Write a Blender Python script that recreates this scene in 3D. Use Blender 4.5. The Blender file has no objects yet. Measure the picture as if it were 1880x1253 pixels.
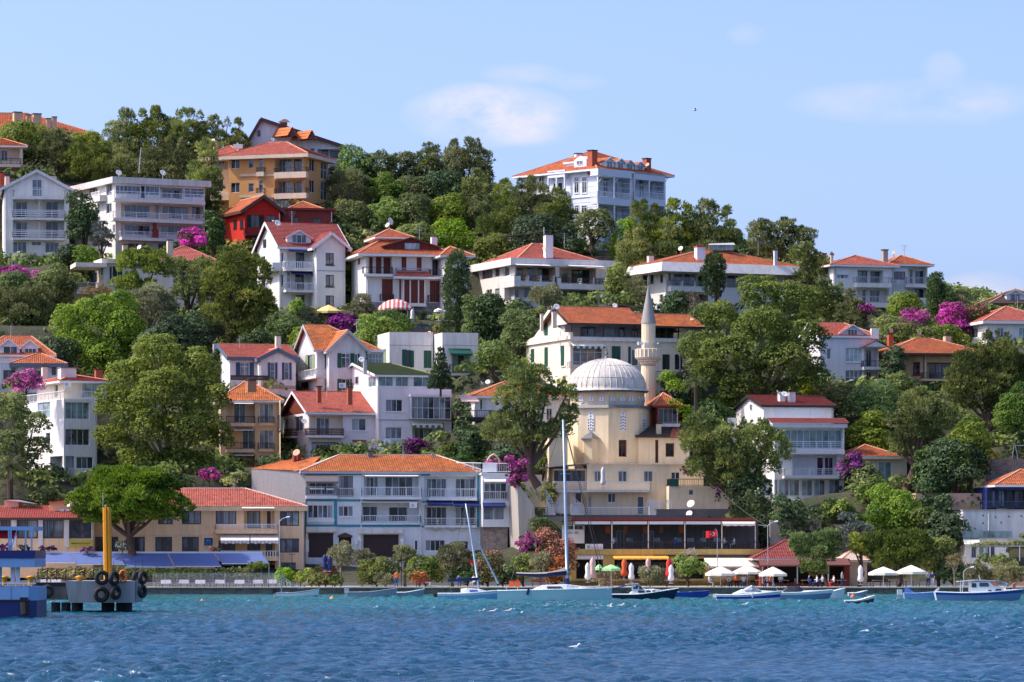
import bpy,bmesh,math,random
import numpy as np
from mathutils import Vector,Matrix
random.seed(7);np.random.seed(7)
RNG=np.random.default_rng(7)
SC=bpy.context.scene
COL=SC.collection
# ------------------------------------------------------------------ camera, sky, sun, exposure
FL,CX,HY,CH=7000.0,940.0,1002.0,5.0      # photograph measured as 1880 px wide: focal length, centre, horizon row, eye height
cam=bpy.data.cameras.new('camera');camo=bpy.data.objects.new('camera',cam);COL.objects.link(camo)
camo.location=(0,0,CH);camo.rotation_euler=(math.radians(90),0,0)
cam.sensor_width=36;cam.lens=36*FL/1880;cam.shift_y=(HY-626.5)/1880
cam.clip_start=1;cam.clip_end=20000
SC.camera=camo
SUN_EL,SUN_AZ=math.radians(48),math.radians(-91)   # azimuth measured from +Y (into the picture) towards +X: sun stands to the left, a little behind the hill
w=bpy.data.worlds.new('World');SC.world=w;w.use_nodes=True
nt=w.node_tree;N=nt.nodes;LK=nt.links
bg=N['Background'];bg.inputs['Strength'].default_value=0.15
sky=N.new('ShaderNodeTexSky');sky.sky_type='NISHITA';sky.sun_disc=False
sky.sun_elevation=SUN_EL;sky.sun_rotation=SUN_AZ
sky.altitude=0;sky.air_density=0.6;sky.dust_density=3.0;sky.ozone_density=5.0
tint=N.new('ShaderNodeMix');tint.data_type='RGBA';tint.blend_type='MULTIPLY';tint.inputs[0].default_value=1
tint.inputs[7].default_value=(0.96,0.925,1.02,1)
LK.new(sky.outputs[0],tint.inputs[6])
tc=N.new('ShaderNodeTexCoord')
def wmath(op,a,b=None,c=None):
    m=N.new('ShaderNodeMath');m.operation=op
    for i,q in enumerate((a,b,c)):
        if q is None:continue
        if isinstance(q,(int,float)):m.inputs[i].default_value=q
        else:LK.new(q,m.inputs[i])
    return m.outputs[0]
sep=N.new('ShaderNodeSeparateXYZ');LK.new(tc.outputs['Generated'],sep.inputs[0])
cn=N.new('ShaderNodeTexNoise');cn.inputs['Scale'].default_value=30;cn.inputs['Detail'].default_value=7;cn.inputs['Roughness'].default_value=0.62
mp=N.new('ShaderNodeMapping');mp.inputs['Scale'].default_value=(1,1,1.7);LK.new(tc.outputs['Generated'],mp.inputs[0]);LK.new(mp.outputs[0],cn.inputs[0])
az=wmath('ARCTAN2',sep.outputs[0],sep.outputs[1]);el=wmath('ARCSINE',sep.outputs[2])
dens=None
for(px,py,rx,ry,k)in((900,215,170,62,1.15),(860,195,80,45,.5),(975,240,90,36,.4),(960,140,90,22,.36),(1060,155,60,18,.28),(1680,195,250,45,.42),(1730,140,45,40,.34),(1790,215,80,30,.30),(1800,560,110,60,.85),(1370,70,40,22,.2)):
    a0,e0=(px-CX)/FL,(HY-py)/FL
    dx=wmath('DIVIDE',wmath('SUBTRACT',az,a0),rx/FL);dy=wmath('DIVIDE',wmath('SUBTRACT',el,e0),ry/FL)
    r2=wmath('ADD',wmath('MULTIPLY',dx,dx),wmath('MULTIPLY',dy,dy))
    g=wmath('MULTIPLY',wmath('MAXIMUM',wmath('SUBTRACT',1.0,r2),0.0),k)
    dens=g if dens is None else wmath('ADD',dens,g)
nz=wmath('MULTIPLY',wmath('SUBTRACT',cn.outputs[0],0.33),3.3)
cl=N.new('ShaderNodeClamp');LK.new(wmath('MULTIPLY',dens,nz),cl.inputs[0])
cmx=N.new('ShaderNodeMix');cmx.data_type='RGBA'
LK.new(wmath('MULTIPLY',cl.outputs[0],0.85),cmx.inputs[0]);LK.new(tint.outputs[2],cmx.inputs[6]);cmx.inputs[7].default_value=(3.15,2.85,2.85,1)
LK.new(cmx.outputs[2],bg.inputs['Color'])
sl=bpy.data.lights.new('sun','SUN');sl.energy=2.0;sl.angle=math.radians(0.5);sl.color=(1.0,0.91,0.78)
so=bpy.data.objects.new('sun',sl);COL.objects.link(so);so.location=(-200,500,300)
sd=Vector((math.sin(SUN_AZ)*math.cos(SUN_EL),math.cos(SUN_AZ)*math.cos(SUN_EL),math.sin(SUN_EL)))
so.rotation_euler=sd.to_track_quat('Z','Y').to_euler()
SC.view_settings.view_transform='Standard';SC.view_settings.look='None';SC.view_settings.gamma=1;SC.view_settings.use_curve_mapping=False
SC.view_settings.exposure=1.12
try:
    SC.cycles.max_bounces=5;SC.cycles.diffuse_bounces=3;SC.cycles.glossy_bounces=2;SC.cycles.transmission_bounces=3;SC.cycles.transparent_max_bounces=4
    SC.cycles.caustics_reflective=False;SC.cycles.caustics_refractive=False;SC.cycles.use_denoising=True
except Exception:pass

# ------------------------------------------------------------------ helpers
def P(px,py,Y):return Vector(((px-CX)*Y/FL,Y,CH-(py-HY)*Y/FL))
def Zp(py,Y):return CH-(py-HY)*Y/FL
Z=Vector((0,0,1))
ORG={}
def tag(o,label=None,cat=None,group=None,kind=None):
    if label:o['label']=label
    if cat:o['category']=cat
    if group:o['group']=group
    if kind:o['kind']=kind
    return o
def empty(name,loc,label,cat,group=None):
    o=bpy.data.objects.new(name,None);COL.objects.link(o);o.location=loc;o.empty_display_size=.5
    ORG[o]=Vector(loc);return tag(o,label,cat,group)
class MB:
    def __init__(s):s.v=[];s.f=[];s.m=[];s.uv=[];s.cm=0
    def poly(s,pts,uv=None):
        i=len(s.v);s.v+=[tuple(p)for p in pts];s.f.append(tuple(range(i,i+len(pts))));s.m.append(s.cm)
        s.uv+=uv if uv else[(0,0)]*len(pts)
    def box(s,o,a,b,c):
        o=Vector(o);a=Vector(a);b=Vector(b);c=Vector(c)
        q=[o,o+a,o+a+b,o+b,o+c,o+a+c,o+a+b+c,o+b+c]
        i=len(s.v);s.v+=[tuple(p)for p in q]
        for f in((0,3,2,1),(4,5,6,7),(0,1,5,4),(1,2,6,5),(2,3,7,6),(3,0,4,7)):
            s.f.append(tuple(i+k for k in f));s.m.append(s.cm);s.uv+=[(0,0)]*4
    def cbox(s,c,sx,sy,sz):s.box((c[0]-sx/2,c[1]-sy/2,c[2]),(sx,0,0),(0,sy,0),(0,0,sz))
    def bar(s,p,q,w,h=None):
        p=Vector(p);q=Vector(q);h=h or w;t=q-p
        if t.length<1e-6:return
        a=t.cross(Z)
        if a.length<1e-4:a=Vector((1,0,0))
        a.normalize();b=a.cross(t).normalized()
        s.box(p-a*w/2-b*h/2,a*w,b*h,t)
    def tube(s,pts,r,n=6,cap=True):
        pts=[Vector(p)for p in pts];rr=r if isinstance(r,(list,tuple))else[r]*len(pts);i0=len(s.v)
        for k,p in enumerate(pts):
            t=(pts[min(k+1,len(pts)-1)]-pts[max(k-1,0)]).normalized()
            a=t.cross(Z)
            if a.length<1e-3:a=Vector((1,0,0))
            a.normalize();b=a.cross(t).normalized()
            for j in range(n):
                th=2*math.pi*j/n;s.v.append(tuple(p+(a*math.cos(th)+b*math.sin(th))*rr[k]))
        for k in range(len(pts)-1):
            for j in range(n):
                s.f.append((i0+k*n+j,i0+k*n+(j+1)%n,i0+(k+1)*n+(j+1)%n,i0+(k+1)*n+j));s.m.append(s.cm);s.uv+=[(0,0)]*4
        if cap:
            for b0 in(i0,i0+(len(pts)-1)*n):s.f.append(tuple(b0+j for j in range(n)));s.m.append(s.cm);s.uv+=[(0,0)]*n
    def lathe(s,c,prof,n=24,rib=0):
        c=Vector(c);i0=len(s.v)
        for(r,z)in prof:
            for j in range(n):
                th=2*math.pi*j/n;q=r*(1+(rib if j%2 else 0));s.v.append((c.x+q*math.cos(th),c.y+q*math.sin(th),c.z+z))
        for k in range(len(prof)-1):
            for j in range(n):
                s.f.append((i0+k*n+j,i0+k*n+(j+1)%n,i0+(k+1)*n+(j+1)%n,i0+(k+1)*n+j));s.m.append(s.cm)
                s.uv+=[(j/n,k),((j+1)/n,k),((j+1)/n,k+1),(j/n,k+1)]
    def loft(s,rings,closed=True,cap=True):
        i0=len(s.v);n=len(rings[0])
        for r in rings:s.v+=[tuple(p)for p in r]
        for k in range(len(rings)-1):
            for j in range(n if closed else n-1):
                s.f.append((i0+k*n+j,i0+k*n+(j+1)%n,i0+(k+1)*n+(j+1)%n,i0+(k+1)*n+j));s.m.append(s.cm);s.uv+=[(0,0)]*4
        if cap:
            for b0 in(i0,i0+(len(rings)-1)*n):s.f.append(tuple(b0+j for j in range(n)));s.m.append(s.cm);s.uv+=[(0,0)]*n
    def build(s,name,mat,par=None,smooth=False,org=None,uv=False):
        if not s.v:return None
        o0=ORG[par]if par is not None else(Vector(org)if org is not None else Vector((0,0,0)))
        me=bpy.data.meshes.new(name)
        me.from_pydata([(a-o0.x,b-o0.y,c-o0.z)for a,b,c in s.v],[],s.f)
        for m in(mat if isinstance(mat,(list,tuple))else[mat]):me.materials.append(M(m)if isinstance(m,str)else m)
        if any(s.m):me.polygons.foreach_set('material_index',s.m)
        if uv:me.uv_layers.new(name='UVMap').data.foreach_set('uv',np.array(s.uv,dtype=np.float32).ravel())
        if smooth:me.polygons.foreach_set('use_smooth',[True]*len(s.f))
        ob=bpy.data.objects.new(name,me);COL.objects.link(ob)
        if par is not None:ob.parent=par
        elif org is not None:ob.location=o0
        ORG[ob]=o0;return ob
def copy_tree(o,loc,rz=None,label=None,parent=None):
    c=o.copy();COL.objects.link(c)
    if parent is None:
        c.location=loc
        if rz is not None:c.rotation_euler=(0,0,rz)
        if label:c['label']=label
    else:c.parent=parent
    for ch in list(o.children):copy_tree(ch,None,None,None,c)
    ORG[c]=Vector(loc)if loc is not None else Vector();return c

# ------------------------------------------------------------------ materials
MATS={}
def nodes(name):
    m=bpy.data.materials.new(name);m.use_nodes=True;return m,m.node_tree,m.node_tree.nodes['Principled BSDF']
def tnode(t,k,**kw):
    n=t.nodes.new(k)
    for a,b in kw.items():setattr(n,a,b)
    return n
def mixc(t,f,a,b,bt='MIX'):
    n=tnode(t,'ShaderNodeMix',data_type='RGBA',blend_type=bt)
    for i,q in((0,f),(6,a),(7,b)):
        if isinstance(q,(int,float)):n.inputs[i].default_value=q
        elif isinstance(q,(tuple,list)):n.inputs[i].default_value=(*q[:3],1)
        else:t.links.new(q,n.inputs[i])
    return n.outputs[2]
def noise(t,vec,sc,det=4,rough=.55):
    n=tnode(t,'ShaderNodeTexNoise');n.inputs['Scale'].default_value=sc;n.inputs['Detail'].default_value=det;n.inputs['Roughness'].default_value=rough
    if vec is not None:t.links.new(vec,n.inputs['Vector'])
    return n.outputs[0]
def ramp(t,f,a,b,ca=(0,0,0),cb=(1,1,1)):
    n=tnode(t,'ShaderNodeValToRGB');e=n.color_ramp.elements;e[0].position=a;e[1].position=b;e[0].color=(*ca,1);e[1].color=(*cb,1)
    t.links.new(f,n.inputs[0]);return n.outputs[0]
def posv(t,scale=(1,1,1)):
    g=tnode(t,'ShaderNodeNewGeometry');mpn=tnode(t,'ShaderNodeMapping');mpn.inputs['Scale'].default_value=scale
    t.links.new(g.outputs['Position'],mpn.inputs[0]);return mpn.outputs[0]
def bump(t,b,h,st,dist=.02):
    n=tnode(t,'ShaderNodeBump');n.inputs['Strength'].default_value=st;n.inputs['Distance'].default_value=dist
    t.links.new(h,n.inputs['Height']);t.links.new(n.outputs[0],b.inputs['Normal'])
def plaster(name,c,dirt=.5,rough=.85,fine=.1):
    m,t,b=nodes(name)
    st=ramp(t,noise(t,posv(t,(1.3,1.3,.12)),1.6,5,.6),.42,.78)         # rain streaks
    pa=ramp(t,noise(t,posv(t),.35,5,.6),.40,.75)                           # large patches
    fi=noise(t,posv(t),5,4)
    d=tuple(q*k for q,k in zip(c,(.50,.46,.40)))
    c1=mixc(t,pa,c,tuple(q*.86 for q in c))
    f=tnode(t,'ShaderNodeMath',operation='MULTIPLY');t.links.new(st,f.inputs[0]);f.inputs[1].default_value=dirt
    c2=mixc(t,f.outputs[0],c1,d)
    c3=mixc(t,fine,c2,ramp(t,fi,.3,.7,tuple(q*.6 for q in c),tuple(min(1,q*1.2)for q in c)))
    t.links.new(c3,b.inputs['Base Color']);b.inputs['Roughness'].default_value=rough;b.inputs['Specular IOR Level'].default_value=.25
    bump(t,b,noise(t,posv(t),12,3),.25,.02)
    return m
def plain(name,c,rough=.5,metal=0,spec=.4,var=.15):
    m,t,b=nodes(name)
    t.links.new(mixc(t,noise(t,posv(t),3,4),tuple(q*(1-var)for q in c),tuple(min(1,q*(1+var))for q in c)),b.inputs['Base Color'])
    b.inputs['Roughness'].default_value=rough;b.inputs['Metallic'].default_value=metal;b.inputs['Specular IOR Level'].default_value=spec
    return m
def tiles(name,c,c2,old=.5):
    m,t,b=nodes(name)
    uv=tnode(t,'ShaderNodeUVMap',uv_map='UVMap');s=tnode(t,'ShaderNodeSeparateXYZ');t.links.new(uv.outputs[0],s.inputs[0])
    def mth(op,a,q=None):
        n=tnode(t,'ShaderNodeMath',operation=op)
        for i,x in enumerate((a,q)):
            if x is None:continue
            if isinstance(x,(int,float)):n.inputs[i].default_value=x
            else:t.links.new(x,n.inputs[i])
        return n.outputs[0]
    col=mth('MULTIPLY',s.outputs[0],4.0)
    cb=tnode(t,'ShaderNodeCombineXYZ');t.links.new(mth('FLOOR',col),cb.inputs[0]);t.links.new(mth('FLOOR',s.outputs[1]),cb.inputs[1])
    wn=tnode(t,'ShaderNodeTexWhiteNoise');t.links.new(cb.outputs[0],wn.inputs[0])
    k=mixc(t,wn.outputs[0],c,c2)
    wz=ramp(t,noise(t,posv(t),.7,6,.7),.42,.68)
    k=mixc(t,mth('MULTIPLY',wz,old),k,(.16,.09,.055))
    lz=ramp(t,noise(t,posv(t,(1,1,1)),2.2,5,.7),.60,.75)
    k=mixc(t,mth('MULTIPLY',lz,.35),k,(.58,.36,.24))
    t.links.new(k,b.inputs['Base Color']);b.inputs['Roughness'].default_value=.8;b.inputs['Specular IOR Level'].default_value=.25
    wv=mth('ABSOLUTE',mth('SINE',mth('MULTIPLY',col,math.pi)))
    bump(t,b,wv,.9,.06);return m
def glass(name,c,c2,rough=.06,folds=False,tr=0):
    m,t,b=nodes(name)
    oi=tnode(t,'ShaderNodeObjectInfo')
    k=mixc(t,oi.outputs['Random'],c,c2)
    if folds:
        f=noise(t,posv(t,(6,6,.15)),1.2,3)
        k=mixc(t,ramp(t,f,.35,.65),k,tuple(q*.6 for q in c))
        bl=ramp(t,noise(t,posv(t),.6,2),.5,.62);k=mixc(t,bl,k,tuple(q*.45 for q in c))
    else:k=mixc(t,ramp(t,noise(t,posv(t),.9,3),.45,.7),k,tuple(q*.4 for q in c))
    t.links.new(k,b.inputs['Base Color']);b.inputs['Roughness'].default_value=rough;b.inputs['Specular IOR Level'].default_value=.7
    return m
def leaves(name,dark,mid,light,trans=.25):
    p0=.33 if name in('l_mag','l_purp','l_pink','l_rust')else .05
    m,t,b=nodes(name)
    at=tnode(t,'ShaderNodeAttribute',attribute_name='tint')
    r=tnode(t,'ShaderNodeValToRGB');e=r.color_ramp.elements
    e[0].position=p0;e[0].color=(*dark,1);e[1].position=.95;e[1].color=(*light,1);q=e.new(.5 if p0<.1 else .5);q.color=(*mid,1)
    t.links.new(at.outputs['Fac'],r.inputs[0])
    oi=tnode(t,'ShaderNodeObjectInfo');hv=tnode(t,'ShaderNodeHueSaturation')
    for k_,a_,b_ in(('Hue',.490,.507),('Value',.85,1.45),('Saturation',.8,1.12)):
        m_=tnode(t,'ShaderNodeMapRange');m_.inputs['To Min'].default_value=a_;m_.inputs['To Max'].default_value=b_;w_=tnode(t,'ShaderNodeMath',operation='FRACT');w2=tnode(t,'ShaderNodeMath',operation='MULTIPLY');w2.inputs[1].default_value={'Hue':1,'Value':7.3,'Saturation':3.7}[k_]
        t.links.new(oi.outputs['Random'],w2.inputs[0]);t.links.new(w2.outputs[0],w_.inputs[0]);t.links.new(w_.outputs[0],m_.inputs['Value']);t.links.new(m_.outputs[0],hv.inputs[k_])
    t.links.new(r.outputs[0],hv.inputs['Color']);r=hv
    t.links.new(r.outputs[0],b.inputs['Base Color']);b.inputs['Roughness'].default_value=.6;b.inputs['Specular IOR Level'].default_value=.25
    tr=tnode(t,'ShaderNodeBsdfTranslucent');hs=tnode(t,'ShaderNodeHueSaturation');hs.inputs['Value'].default_value=1.5;hs.inputs['Hue'].default_value=.49
    t.links.new(r.outputs[0],hs.inputs['Color']);t.links.new(hs.outputs[0],tr.inputs['Color'])
    mx=tnode(t,'ShaderNodeMixShader');mx.inputs[0].default_value=trans
    out=t.nodes['Material Output'];t.links.new(b.outputs[0],mx.inputs[1]);t.links.new(tr.outputs[0],mx.inputs[2]);t.links.new(mx.outputs[0],out.inputs[0])
    return m
def stripes(name,c,c2,per,axis=(1,0,0),rough=.8):
    m,t,b=nodes(name)
    s=tnode(t,'ShaderNodeSeparateXYZ');t.links.new(posv(t),s.inputs[0])
    d=tnode(t,'ShaderNodeMath',operation='MULTIPLY');t.links.new(s.outputs[[i for i in range(3)if axis[i]][0]],d.inputs[0]);d.inputs[1].default_value=2*math.pi/per
    sn=tnode(t,'ShaderNodeMath',operation='SINE');t.links.new(d.outputs[0],sn.inputs[0])
    t.links.new(mixc(t,ramp(t,sn.outputs[0],.0,.12),c,c2),b.inputs['Base Color']);b.inputs['Roughness'].default_value=rough;return m
def stone(name,c,c2,sc=2.0):
    m,t,b=nodes(name)
    v=tnode(t,'ShaderNodeTexVoronoi');v.inputs['Scale'].default_value=sc;t.links.new(posv(t,(1,1,1.5)),v.inputs['Vector'])
    v2=tnode(t,'ShaderNodeTexVoronoi',feature='DISTANCE_TO_EDGE');v2.inputs['Scale'].default_value=sc;t.links.new(posv(t,(1,1,1.5)),v2.inputs['Vector'])
    k=mixc(t,v.outputs['Color'],c,c2);e=ramp(t,v2.outputs['Distance'],.0,.07)
    k=mixc(t,e,tuple(q*.5 for q in c),k);k=mixc(t,.25,k,ramp(t,noise(t,posv(t),1,5),.3,.7,(.1,.1,.09),(.5,.48,.44)))
    t.links.new(k,b.inputs['Base Color']);b.inputs['Roughness'].default_value=.9;bump(t,b,e,.6,.05);return m
SPEC={
 'white':lambda n:plaster(n,(.84,.80,.74)),'whiteclean':lambda n:plaster(n,(.85,.82,.77),.2),'offwhite':lambda n:plaster(n,(.80,.76,.70)),'bluewhite':lambda n:plaster(n,(.80,.80,.80),.25),
 'greywhite':lambda n:plaster(n,(.76,.76,.77)),'cream':lambda n:plaster(n,(.84,.73,.58)),'pinkwhite':lambda n:plaster(n,(.86,.77,.76),.15),'lilac':lambda n:plaster(n,(.76,.73,.77)),
 'hotel':lambda n:plaster(n,(.86,.58,.35)),'mosque':lambda n:plaster(n,(.88,.71,.47),.4),'mosquedk':lambda n:plaster(n,(.80,.61,.41),.4),'ochre':lambda n:plaster(n,(.72,.36,.13),.2),'adobe':lambda n:plaster(n,(.66,.40,.22)),
 'beige':lambda n:plaster(n,(.76,.61,.45),.35),'tan':lambda n:plaster(n,(.68,.49,.32),.3),'concrete':lambda n:plaster(n,(.44,.40,.34),.5),'dark_shade_conc':lambda n:plaster(n,(.16,.15,.14),.5),'grey':lambda n:plaster(n,(.40,.42,.46)),'terrace':lambda n:plaster(n,(.17,.165,.17),.5),
 'stained':lambda n:plaster(n,(.68,.66,.62),.8),'pierc':lambda n:plaster(n,(.30,.31,.31),.9),'red':lambda n:plaster(n,(.56,.030,.018),.2),'redbrown':lambda n:plaster(n,(.25,.05,.04),.2),'peach':lambda n:plaster(n,(.74,.44,.31),.3),'yellowp':lambda n:plaster(n,(.58,.40,.13),.5),
 'oldwood':lambda n:plaster(n,(.66,.66,.66),.6),'wood_white':lambda n:plaster(n,(.72,.75,.80),.1),
 'pwhite':lambda n:plain(n,(.78,.78,.78),.45,var=.05),'pgrey':lambda n:plain(n,(.42,.44,.46),.5),'pdark':lambda n:plain(n,(.035,.03,.03),.5),'pbrown':lambda n:plain(n,(.10,.045,.03),.5),'maroon':lambda n:plain(n,(.16,.032,.018),.6),
 'teal':lambda n:plain(n,(.05,.27,.33),.6),'navy':lambda n:plain(n,(.012,.025,.12),.6),'green':lambda n:plain(n,(.012,.085,.055),.55),'palegreen':lambda n:plain(n,(.30,.38,.22),.6),'bluegrey':lambda n:plain(n,(.10,.14,.20),.6),'shutblue':lambda n:plain(n,(.045,.075,.15),.6),
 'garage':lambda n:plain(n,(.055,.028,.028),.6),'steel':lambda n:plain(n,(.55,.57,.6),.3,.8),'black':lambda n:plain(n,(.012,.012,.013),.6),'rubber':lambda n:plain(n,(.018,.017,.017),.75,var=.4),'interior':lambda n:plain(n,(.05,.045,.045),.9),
 'copper':lambda n:plain(n,(.45,.2,.1),.6),'brickred':lambda n:plain(n,(.42,.10,.05),.85),'dishw':lambda n:plain(n,(.72,.69,.64),.5),'disho':lambda n:plain(n,(.62,.38,.22),.6),'lead':lambda n:plain(n,(.16,.17,.18),.55,.2,var=.3),'cone':lambda n:plain(n,(.31,.29,.265),.7,var=.2),
 'roof_orange':lambda n:tiles(n,(.66,.20,.075),(.46,.12,.05)),'roof_red':lambda n:tiles(n,(.62,.18,.12),(.44,.11,.08),.4),'roof_crimson':lambda n:tiles(n,(.36,.085,.072),(.28,.06,.052),.3),'roof_old':lambda n:tiles(n,(.70,.24,.07),(.50,.13,.04),.55),
 'roof_green':lambda n:tiles(n,(.22,.25,.11),(.19,.22,.10),.3),'roof_dark':lambda n:tiles(n,(.10,.07,.06),(.13,.09,.075)),'roof_maroon':lambda n:tiles(n,(.16,.03,.025),(.13,.025,.02),.1),'roof_pink':lambda n:tiles(n,(.58,.16,.12),(.50,.13,.10),.2),
 'ridge':lambda n:plain(n,(.62,.30,.18),.85,var=.35),'mortar':lambda n:plain(n,(.72,.58,.48),.9,var=.2),
 'gd':lambda n:glass(n,(.018,.022,.028),(.05,.06,.07)),'gc':lambda n:glass(n,(.24,.27,.31),(.40,.42,.44),.08,True),'gt':lambda n:glass(n,(.14,.26,.27),(.26,.36,.37),.05),'gb':lambda n:glass(n,(.07,.09,.13),(.20,.24,.29),.05,True),'gl':lambda n:glass(n,(.42,.54,.60),(.56,.64,.68),.06,True),
 'awn_white':lambda n:plain(n,(.78,.74,.70),.8,var=.05),'awn_blue':lambda n:plain(n,(.10,.145,.33),.75,var=.12),'awn_cream':lambda n:plain(n,(.82,.76,.62),.8,var=.05),'awn_brown':lambda n:plain(n,(.16,.14,.135),.8),'awn_orange':lambda n:plain(n,(.85,.42,.06),.8),'awn_maroon':lambda n:plain(n,(.16,.06,.05),.8),
 'awn_red':lambda n:plain(n,(.7,.03,.03),.8),'awn_redorange':lambda n:plain(n,(.80,.11,.03),.8),'awn_pink':lambda n:plain(n,(.66,.42,.36),.8),'awn_lime':lambda n:plain(n,(.35,.75,.28),.8),'awn_yellow':lambda n:plain(n,(.80,.58,.22),.8),
 'stripe_red':lambda n:stripes(n,(.55,.10,.08),(.72,.62,.58),.55),'stripe_grn':lambda n:stripes(n,(.05,.14,.10),(.62,.62,.58),.7),'stripe_pink':lambda n:stripes(n,(.62,.45,.40),(.74,.72,.74),.4),
 'corr':lambda n:plain(n,(.34,.34,.33),.55,.3,var=.2),'stone':lambda n:stone(n,(.24,.17,.13),(.40,.28,.20),1.6),'stonegrey':lambda n:stone(n,(.22,.22,.23),(.34,.33,.33),1.8),'quay':lambda n:stone(n,(.10,.07,.055),(.17,.12,.09),1.1),
 'bark':lambda n:plaster(n,(.10,.07,.05),.5),'barkpale':lambda n:plaster(n,(.26,.22,.17),.5),'barkred':lambda n:plaster(n,(.13,.075,.055),.5),
 'cloth':lambda n:plain(n,(.80,.80,.80),.85,var=.04),'chairw':lambda n:plain(n,(.10,.05,.03),.6),'chairwhite':lambda n:plain(n,(.7,.7,.7),.5),'skin':lambda n:plain(n,(.50,.28,.19),.6,var=.05),'hair':lambda n:plain(n,(.03,.02,.015),.6),
 'hullw':lambda n:plain(n,(.72,.74,.74),.25,var=.05),'hullaqua':lambda n:plain(n,(.42,.60,.62),.2,var=.05),'hullnavy':lambda n:plain(n,(.012,.018,.05),.2),'hullblue':lambda n:plain(n,(.02,.05,.30),.3),'hullsky':lambda n:plain(n,(.22,.38,.62),.35),'hullsteel':lambda n:plain(n,(.15,.24,.38),.35),'hullgrey':lambda n:plain(n,(.25,.30,.36),.3),'ferryblue':lambda n:plain(n,(.008,.018,.12),.35),'ferrylight':lambda n:plain(n,(.20,.37,.58),.4),'stripeblue':lambda n:plain(n,(.015,.05,.35),.3),
 'yellow':lambda n:plain(n,(.72,.30,.012),.4,var=.2),'flagred':lambda n:plain(n,(.72,.012,.02),.7,var=.05),'orange':lambda n:plain(n,(.85,.16,.03),.5),'woodplank':lambda n:plain(n,(.36,.22,.12),.7,var=.3),'mast':lambda n:plain(n,(.38,.47,.55),.35,.3),'rope':lambda n:plain(n,(.10,.09,.08),.8),'sail':lambda n:plain(n,(.50,.46,.40),.8),'navycloth':lambda n:plain(n,(.015,.02,.06),.8),
 'bluefab':lambda n:plain(n,(.03,.09,.32),.8),'sandy':lambda n:plaster(n,(.52,.38,.22),.3),'paving':lambda n:plaster(n,(.50,.42,.34),.3),'text_red':lambda n:plain(n,(.5,.05,.05),.7),'text_dark':lambda n:plain(n,(.03,.03,.05),.7),'text_blue':lambda n:plain(n,(.10,.32,.55),.7),'signyellow':lambda n:plain(n,(.52,.42,.05),.6),'slate':lambda n:plain(n,(.11,.115,.13),.6),
 'domelead':lambda n:domemat(n),'deadwood':lambda n:plaster(n,(.20,.16,.12),.5),
}
def domemat(n):
    m,t,b=nodes(n)
    v=posv(t,(1,1,.18));k=mixc(t,ramp(t,noise(t,v,2.2,5,.65),.38,.66),(.66,.62,.56),(.50,.43,.34))
    k=mixc(t,ramp(t,noise(t,posv(t,(1.2,1.2,.1)),3.0,4,.6),.55,.72),k,(.34,.32,.30))
    t.links.new(k,b.inputs['Base Color']);b.inputs['Roughness'].default_value=.6;b.inputs['Metallic'].default_value=.0;return m
def M(n):
    if n not in MATS:MATS[n]=SPEC[n](n)
    return MATS[n]
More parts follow.
